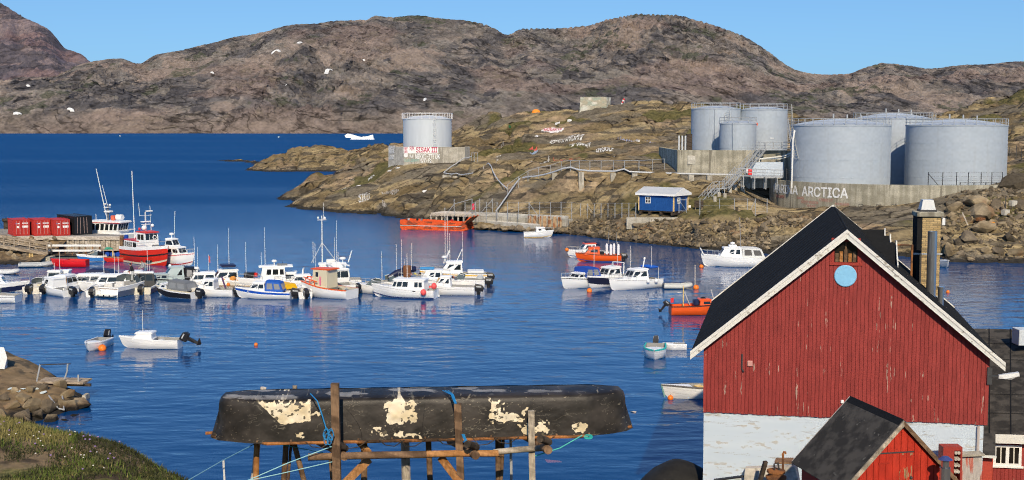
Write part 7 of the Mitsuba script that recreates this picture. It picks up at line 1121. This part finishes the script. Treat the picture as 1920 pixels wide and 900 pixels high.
# ---- the orange landing barge
bb = thing('landing_barge', 'rusty orange landing barge with a raised bow ramp by the pier', 'barge'); p0, p1 = G(750, 430.5), G(876, 433.5); e = (p1 - p0) / np.linalg.norm(p1 - p0); n_ = np.array([-e[1], e[0], 0]); LB = float(np.linalg.norm(p1 - p0))
def bg_(m): return basis(m, p0, e, n_, BZ)
def barge_c(p, n, uv): return mix((.62, .085, .018), (.22, .05, .02), smoothstep(.48, .64, fbm(p.x * 1.2, p.y * 1.2, p.z * 2.5, 4)))
bm = mat('barge_orange', barge_c, .6, .3)
prof_ = lambda y: [[.0, y, .35], [.6, y, -.4], [LB - 1.6, y, -.4], [LB, y, .25], [LB - .4, y, 1.15], [LB - 1.2, y, 1.15], [0, y, 1.5]]
def side(y0, y1): a_, b_ = np.array(prof_(y0)), np.array(prof_(y1)); k = len(a_); f = [[i, (i + 1) % k, (i + 1) % k + k, i + k] for i in range(k)]; q = M(np.vstack([a_, b_]), f); return M(q.vertices, np.vstack([q.faces, [[0, i + 1, i] for i in range(1, k - 1)], [[k, k + i, k + i + 1] for i in range(1, k - 1)]]))
for y in ((0, .35), (3.6, 3.95)): part(bb, 'side', bg_(side(*y)), bm)
part(bb, 'deck', bg_(box(.2, LB - .6, .35, 3.6, -.3, .55)), bm); part(bb, 'stern', bg_(box(0, .3, .35, 3.6, .1, 1.5)), bm); part(bb, 'rub_rail', bg_(box(.05, LB - .9, -.06, .0, .62, .72)), LGY)
for k in range(9): part(bb, 'rib', bg_(box(.8 + k * 1.05, .9 + k * 1.05, -.035, .0, .0, 1.3)), bm)
for y in (.1, 2.1): part(bb, 'ramp', bg_(slab([[LB - 1.0, y, .7], [LB + .6, y, 2.1], [LB + .6, y + 1.6, 2.1], [LB - 1.0, y + 1.6, .7]], .12)), 'rust'); part(bb, 'ramp_frame', bg_(cat(bar([LB - 1.1, y - .05, .75], [LB + .6, y - .05, 2.2], .14, .2), bar([LB - 1.1, y + 1.65, .75], [LB + .6, y + 1.65, 2.2], .14, .2))), bm)
for k, x in enumerate((1.2, 2.6, 3.3, 8.2)): part(bb, 'deck_fitting', bg_(cham(x, x + .3, .1, .4, 1.45, 1.75, .04)), (LGY, BLK, GRY, RED)[k])

# ================================================================ people on the cruiser's bow
def person(key_, label, foot, hd, top, legs, hair, lean=.15, arm=.4, sc=1.0):
    """A standing figure: one continuous body with a head, two bent arms and feet; clothes are its children."""
    import manifold3d as m3
    t = thing('person', label, 'person', None); J = {}
    J['hipL'], J['hipR'] = (.0, .10, .90), (.0, -.10, .90); J['kneeL'], J['kneeR'] = (.06, .11, .49), (.10, -.12, .50); J['ankL'], J['ankR'] = (.0, .12, .08), (.12, -.13, .08); J['toeL'], J['toeR'] = (.16, .14, .04), (.28, -.15, .04)
    J['pel'] = (0, 0, .96); J['chest'] = (lean * .7, 0, 1.28); J['neck'] = (lean, 0, 1.46); J['head'] = (lean * 1.35 + .03, 0, 1.60)
    for s, y in (('L', .20), ('R', -.20)): J['sh' + s] = (lean * .92, y, 1.40); J['el' + s] = (lean * .9 + .10 * arm, y * 1.25, 1.12); J['wr' + s] = (lean + .34 * arm + .08, y * .95, .98); J['ha' + s] = (lean + .42 * arm + .12, y * .85, .93)
    def limb(pairs):
        out = m3.Manifold()
        for a_, ra, b_, rb_ in pairs:
            A_, B_ = (m3.Manifold.sphere(r_, 14).translate(J[k]) for k, r_ in ((a_, ra), (b_, rb_))); out = out + m3.Manifold.batch_hull([A_, B_])
        q = out.refine_to_length(.05).to_mesh(); q = trimesh.Trimesh(q.vert_properties[:, :3], q.tri_verts); trimesh.smoothing.filter_taubin(q, iterations=6); return q
    a_ = math.radians(hd); W = lambda m: M(np.asarray(place(m, 0, 0, 0, a_, sc).vertices) + foot, m.faces)
    skin_ = P(.45, .27, .19, .6); body = [('pel', .125, 'chest', .15), ('chest', .15, 'neck', .06), ('neck', .055, 'head', .085)]
    for s in 'LR': body += [('chest', .12, 'sh' + s, .075), ('sh' + s, .07, 'el' + s, .05), ('el' + s, .048, 'wr' + s, .033), ('wr' + s, .03, 'ha' + s, .04), ('pel', .11, 'hip' + s, .10), ('hip' + s, .095, 'knee' + s, .06), ('knee' + s, .058, 'ank' + s, .04), ('ank' + s, .042, 'toe' + s, .035)]
    k = part(t, 'body', W(limb(body)), skin_, True)
    part(t, 'jacket', W(limb([('pel', .140, 'chest', .166), ('chest', .165, 'neck', .075)] + [x for s in 'LR' for x in (('chest', .13, 'sh' + s, .09), ('sh' + s, .085, 'el' + s, .066), ('el' + s, .062, 'wr' + s, .046))])), top, True)
    part(t, 'trousers', W(limb([x for s in 'LR' for x in (('pel', .135, 'hip' + s, .115), ('hip' + s, .112, 'knee' + s, .076), ('knee' + s, .074, 'ank' + s, .06))])), legs, True); part(t, 'shoes', W(cat(limb([('ankL', .055, 'toeL', .045)]), limb([('ankR', .055, 'toeR', .045)]))), BLK, True)
    hd_ = np.array(J['head']); part(t, 'hair', W(ball(hd_ + [-.02, 0, .035], .098, 2, (1.05, .95, .9))), hair, True); part(t, 'nose', W(ball(hd_ + [.088, 0, -.01], .018, 1)), skin_); part(t, 'ear', W(ball(hd_ + [0, .085, -.01], .022, 1, (.6, .5, 1))), skin_); part(t, 'ear', W(ball(hd_ + [0, -.085, -.01], .022, 1, (.6, .5, 1))), skin_)
    return t
def on_cruiser(x, y, dz=0): q = (np.array([x, y, 0]) + cruiser.off) @ cruiser.R.T * cruiser.sc + cruiser.o; return np.array([q[0], q[1], (cruiser.z(x) + .03 + dz) * cruiser.sc])
person('p', 'person in a black jacket and pale trousers stepping along the big cruiser', on_cruiser(3.9, -.25, .02), 200, P(.015, .015, .018, .7), P(.40, .42, .42, .8), P(.02, .015, .012, .8)); person('p', 'person in a grey shirt and blue jeans standing at the tip of the big cruiser', on_cruiser(6.0, -.35, .02), 215, P(.30, .31, .32, .8), P(.10, .16, .26, .8), P(.02, .015, .012, .8), .25, .6)

# ================================================================ the skin boat on its rack
UL = 8.05; U0, U1 = D(404, 832, 24.6), D(1182, 814, 25.4); ux = (U1 - U0) / np.linalg.norm(U1 - U0); UL = float(np.linalg.norm(U1 - U0)); uy = np.array([-ux[1], ux[0], 0]); uy /= np.linalg.norm(uy); uz = np.cross(ux, uy)
def ub(m): return basis(m, U0, ux, uy, uz)
def umi():
    n, rows, uvs = 90, [], []
    for k in range(n):
        t = k / (n - 1); x = t * UL; e = min(t, 1 - t); w = .62 * min(1, (e / .10)) ** .33 if e > 0 else 0; w = max(w, .05); hgt = (.86 - .03 * t) * (.93 + .07 * min(1, e / .008))
        xe = x + (-.10 if t < .5 else .12) * 0
        fl = max(0, 1 - e / .03) ** 1.5; r = []
        for s_, (yy, zz) in enumerate(((-1.0, -.03), (-.99, .10), (-.98, .35), (-.95, .62), (-.92, .80), (-.89, .90), (-.82, .96), (-.5, .985), (0, 1.0), (.5, .985), (.82, .96), (.92, .80), (.98, .35), (1.0, -.03))):
            dx = (-1 if t < .5 else 1) * fl * (.17 * (1 - min(1, max(zz, 0) / .40)) ** 2.2 - .05 * max(0, (zz - .8) / .2) ** 2)
            r.append([xe + dx, .66 + yy * w, zz * hgt + .004 * math.sin(7 * x + 3 * s_)]); uvs.append([x, max(zz, 0) if yy < 0 else -1])
        rows.append(r)
    q = skin(np.array(rows)); a_ = len(rows[0]); f = q.faces; c0, c1 = np.mean(rows[0], 0), np.mean(rows[-1], 0); nv = len(q.vertices); f2 = [[nv, i, i + 1] for i in range(a_ - 1)] + [[nv + 1, (n - 1) * a_ + i + 1, (n - 1) * a_ + i] for i in range(a_ - 1)]
    return M(np.vstack([q.vertices, c0, c1]), np.vstack([f, f2])), np.vstack([uvs, [0, .5], [UL, .5]])
def umi_c(p, n, uv):
    x = (p.x - float(U0[0])) * float(ux[0]) + (p.y - float(U0[1])) * float(ux[1]); z = (p.z - float(U0[2]) - x * float(ux[2])) / .84
    f = fbm(p.x * 2.2, p.y * 2.2, p.z * 2.2, 4); k = fbm(p.x * 9, p.y * 9, p.z * 9, 3); w = .24 * (fbm(x * 5, z * 5, 3.0, 5) - .5) + .10 * (noise(x * 22, z * 22, 2.0) - .5)
    panel = noise(dr.floor(x / 1.35) * 3.7, 2.0, 1.0)
    c = mix((.017, .015, .013), (.045, .039, .034), smoothstep(.3, .7, f)) * (.92 + .16 * panel)
    scr = smoothstep(.030, .0, dr.abs(fbm(x * 3 + z * 5, z * 9 - x * 4, 7.0, 3) - .5)) * smoothstep(.56, .66, fbm(x * 4, z * 5, 13.0, 3))
    c = mix(c, (.20, .18, .14), scr * .6)
    nick = smoothstep(.77, .80, fbm(x * 16 + z * 14, z * 34 - x * 16, 3.0, 3)) * smoothstep(.42, .6, fbm(x * 2, z * 2, 9.0, 2))
    c = mix(c, (.30, .26, .19), nick * .75)
    seam = smoothstep(.012, .004, dr.abs(x - 2.35 + .55 * z * z - .5)) + smoothstep(.010, .004, dr.abs(x - 6.55 + .12 * z)) + smoothstep(.010, .004, dr.abs(x - 4.02 - .1 * z))
    c = mix(c, (.012, .010, .009), dr.clip(seam, 0, 1) * .8)
    def box_(a0, a1, z0, z1, sk=0.0, wob=1.0): u, v = x - sk * z, z; return dr.minimum(dr.minimum(u - a0, a1 - u), dr.minimum(v - z0, z1 - v) * .84) + w * wob
    m = dr.minimum(dr.minimum(x - (1.62 - .86 * z) + w * .15, 1.85 - x + w * .05), dr.minimum(z - .40 - .10 * (x - 1.2) + w * .3, .90 - z + w * 1.5))
    m = dr.maximum(m, box_(3.36, 3.93, .40, .92, .0, 1.0)); m = dr.maximum(m, box_(3.10, 3.22, .22, .30, 0, .8)); m = dr.maximum(m, box_(3.20, 3.38, .08, .22, 0, .8)); m = dr.maximum(m, box_(5.52, 5.80, .45, .92, -.2, 1.9)); m = dr.maximum(m, box_(5.42, 6.02, .36, .60, .1, 1.3))
    m = dr.maximum(m, box_(6.10, 6.62, .06, .24, -.4, 1.3)); m = dr.maximum(m, box_(7.04, 7.28, .03, .24, .2, .9)); m = dr.maximum(m, box_(1.55, 1.66, .10, .18, 0, .7)); m = dr.maximum(m, box_(1.9, 2.05, .62, .72, 0, .8)); m = dr.maximum(m, box_(3.5, 4.0, .04, .14, .0, .9) - .02)
    hide = mix((.62, .52, .34), (.74, .66, .50), smoothstep(.35, .65, fbm(p.x * 4, p.y * 4, p.z * 4, 3)))
    hide = mix(hide, (.10, .085, .06), smoothstep(.66, .70, fbm(x * 11, z * 11, 5.0, 3)))
    c = mix(c, hide, smoothstep(-.004, .012, m))
    top = smoothstep(.96, 1.0, z + .02 * (f - .5)) ; c = mix(c, (.30, .29, .27), top * smoothstep(.55, .62, fbm(x * 2.2, 4.0, p.y * 3, 4)) * .8)
    return c * (.7 + .6 * k)
bumped('boat_hide', umi_c, lambda p, n, uv: fbm(p.x * 6, p.y * 6, p.z * 6, 3), .012, .5, .01)
wood('pole_wood', (.05, .032, .02), (.36, .15, .05)); um, uuv = umi(); ut = thing('skin_boat', 'upturned black skin boat with cream bare patches lying on a timber rack', 'boat'); part(ut, 'hull_skin', ub(um), 'boat_hide', True)
for y, x0_, x1_2 in ((.02, -.15, UL + .12), (1.30, -.30, UL + .02)):
    part(ut, 'gunwale_pole', ub(tube([[x0_, .55 if y < .5 else .8, .02], [.5, y + (.22 if y < .5 else -.2), -.01], [1.0, y, -.03], [UL * .5, y, -.035], [UL - 1.0, y, -.03], [UL - .5, y + (.22 if y < .5 else -.2), -.01], [x1_2, .55 if y < .5 else .8, .02]], .033, 7)), 'pole_wood')
for x in (-.02, UL - .05): part(ut, 'end_block', ub(cham(x - .12, x + .12, .52, .8, -.02, .08)), 'wood_dark')
for k in range(11): x = .8 + k * .66; part(ut, 'inner_thwart', ub(tube([[x, .02, .02], [x, 1.3, .02]], .022, 6)), 'wood_brown')
for k in range(8):
    x = 1.75 + k * .62 + .1 * (k % 3); part(ut, 'lashing', ub(tube([[x, -.03, .0], [x + .12, -.02, -.10 - .05 * (k % 2)], [x + .30, -.02, -.13], [x + .5, -.03, .0]], .010, 5)), 'wood_dark')
rk = thing('timber_rack', 'rough timber rack of logs and posts carrying the skin boat', 'rack')
def stick(nm, a, b, r, m, n=9, sq=False): part(rk, nm, bar(a, b, r * 2, r * 2) if sq else tube([a, np.asarray(a) * .5 + np.asarray(b) * .5 + [.02, 0, .01], b], r, n), m, False if sq else 50)
zf = 5.5
for (px, pt_), (qx, qb), d, r, m in (((628, 719), (632, 905), 24.1, .075, 'wood_brown'), ((858, 757), (864, 905), 24.5, .07, 'wood_brown'), ((996, 770), (998, 905), 24.8, .062, 'wood_grey')):
    a_, b_ = D(px, pt_, d), D(qx, qb, d); b_ = a_ + (b_ - a_) * 1.9; stick('post', a_, b_, r, m, sq=True)
for (px, py), (qx, qy), d0, d1, r, m in (((494, 726), (456, 905), 26.8, 26.6, .065, 'wood_pale'), ((553, 723), (548, 760), 27, 27, .05, 'wood_grey')): stick('post', D(px, py, d0), D(qx, qy, d1) + [0, 0, -1.5 if qy > 800 else 0], r, m)
for (px, py), (qx, qy), d0, d1, r, m in (((482, 828), (471, 905), 25.6, 25.4, .06, 'wood_orange'), ((537, 826), (520, 905), 25.8, 25.8, .06, 'wood_brown'), ((550, 826), (594, 905), 25.7, 25.7, .055, 'wood_brown'), ((546, 828), (530, 862), 25.9, 25.7, .03, 'wood_brown'), ((759, 815), (761, 905), 26.4, 26.4, .095, 'wood_pale'), ((803, 820), (807, 905), 25.9, 25.8, .06, 'wood_brown'), ((934, 815), (933, 905), 26.0, 26.0, .065, 'wood_brown'), ((944, 815), (934, 850), 26, 25.9, .035, 'wood_brown'), ((683, 826), (678, 905), 25.8, 25.8, .065, 'wood_brown'), ((620, 860), (628, 905), 25.4, 25.3, .045, 'wood_brown')): stick('leg', D(px, py, d0), D(qx, qy, d1) + [0, 0, -1.2], r, m)
stick('brace', D(692, 861, 24.6), D(648, 905, 24.3), .06, 'wood_orange', sq=True); stick('brace', D(826, 857, 24.6), D(862, 905, 24.4), .055, 'wood_orange', sq=True); stick('brace', D(672, 826, 25.5), D(692, 850, 25.0), .05, 'wood_orange', sq=True)
stick('rail_log', D(578, 857, 24.2), D(800, 852, 24.3), .072, 'wood_brown'); stick('rail_log', D(780, 852, 24.35), D(934, 850, 24.55), .068, 'wood_orange'); stick('rail_log', D(925, 848, 24.6), D(1016, 840, 24.7), .062, 'wood_grey')
for px, py, d in ((620, 834, 25.2), (866, 832, 25.4), (1002, 822, 25.6)): a_ = D(px - 22, py - 6, d + 1.4); stick('cross_log', a_, D(px + 26, py + 22, 24.2), .085, 'wood_brown'); stick('log_end', D(px + 10, py + 1, 24.1), D(px + 27, py + 7, 24.5), .075, 'wood_dark')
single('metal_pole', tube([D(957, 812, 26.4), D(961, 905, 26.2) + [0, 0, -1]], .03, 7), 'galvanised', 'thin grey metal pole behind the right end of the rack', 'pole')
single('grey_post', tube([D(419, 862, 25), D(424, 905, 24.9) + [0, 0, -1]], .022, 6), P(.6, .6, .6), 'thin pale stake under the left end of the skin boat', 'stake')
CY = P(.28, .55, .60, .6); BR = P(.02, .22, .50, .6)
for lab, pts, r, m in (('pale guy rope from the left foreground up to the rail log', [D(455, 905, 23.8), D(540, 868, 24), D(622, 837, 24.1)], .010, CY), ('lower pale guy rope reaching the first rack post', [D(458, 903, 23.8), D(540, 885, 24), D(631, 864, 24.1)], .009, CY), ('dark and blue guy rope off the left end of the skin boat', [D(340, 908, 24.4), D(418, 863, 24.6), D(478, 832, 25)], .010, P(.08, .22, .36, .6)), ('turquoise rope from the right gunwale down to the grey post', [D(1003, 855, 24.8), D(1050, 840, 24.9), D(1092, 816, 25)], .012, TEAL), ('thin green rope hanging under the hull', [D(520, 832, 25.6), D(570, 842, 25.6), D(606, 849, 25.4)], .008, TEAL)):
    single('rope', tube(pts, r, 6), m, lab, 'rope', 'ropes about the boat rack')
tg = thing('rope_tangle', 'bright blue rope tangle hanging beside the first rack post', 'rope'); rt = np.random.default_rng(2)
part(tg, 'strand', tube([D(582, 738, 24.7), D(595, 752, 24.2), D(603, 775, 24.05), D(612, 805, 24.0)], .012, 6), BR)
for k in range(9):
    a_ = np.linspace(0, 6.283, 14); c = np.array([615 + rt.uniform(-5, 6), 818 + rt.uniform(-8, 8)]); part(tg, 'loop', tube([D(c[0] + 5.5 * math.cos(x) * rt.uniform(.6, 1), c[1] + 12 * math.sin(x) * rt.uniform(.7, 1), 23.95 - .01 * k) for x in a_], .008, 5), BR)
tg = thing('rope_tangle', 'short blue ropes tied over the hull at the middle rack post', 'rope')
for k in range(3): part(tg, 'strand', tube([D(830 + 5 * k, 732, 25.4), D(846 + 2 * k, 740, 24.8), D(853 + 1.5 * k, 757, 24.5)], .010, 5), BR); part(tg, 'tail', tube([D(866 + 2 * k, 814, 24.4), D(872 + 2 * k, 828, 24.4)], .010, 5), BR)
tg = thing('rope_tangle', 'small turquoise knot under the right end of the skin boat', 'rope')
for k in range(4): part(tg, 'loop', tube([D(1100 + 5 * math.cos(x) + 2 * k, 819 + 4 * math.sin(x), 24.9) for x in np.linspace(0, 6.283, 9)], .009, 5), TEAL)
fs = single('floating_scrap', slab([G(1021, 861), G(1050, 864), G(1054, 866.5), G(1026, 867.5)], .05), P(.28, .16, .24, .6), 'faded pinkish board floating right of the rack', 'board'); single('floating_weed', place(rock(ro, .5, .2), *G(1187, 773)[:2], .02), 'wood_pale', 'strip of pale seaweed adrift right of the skin boat', 'seaweed')
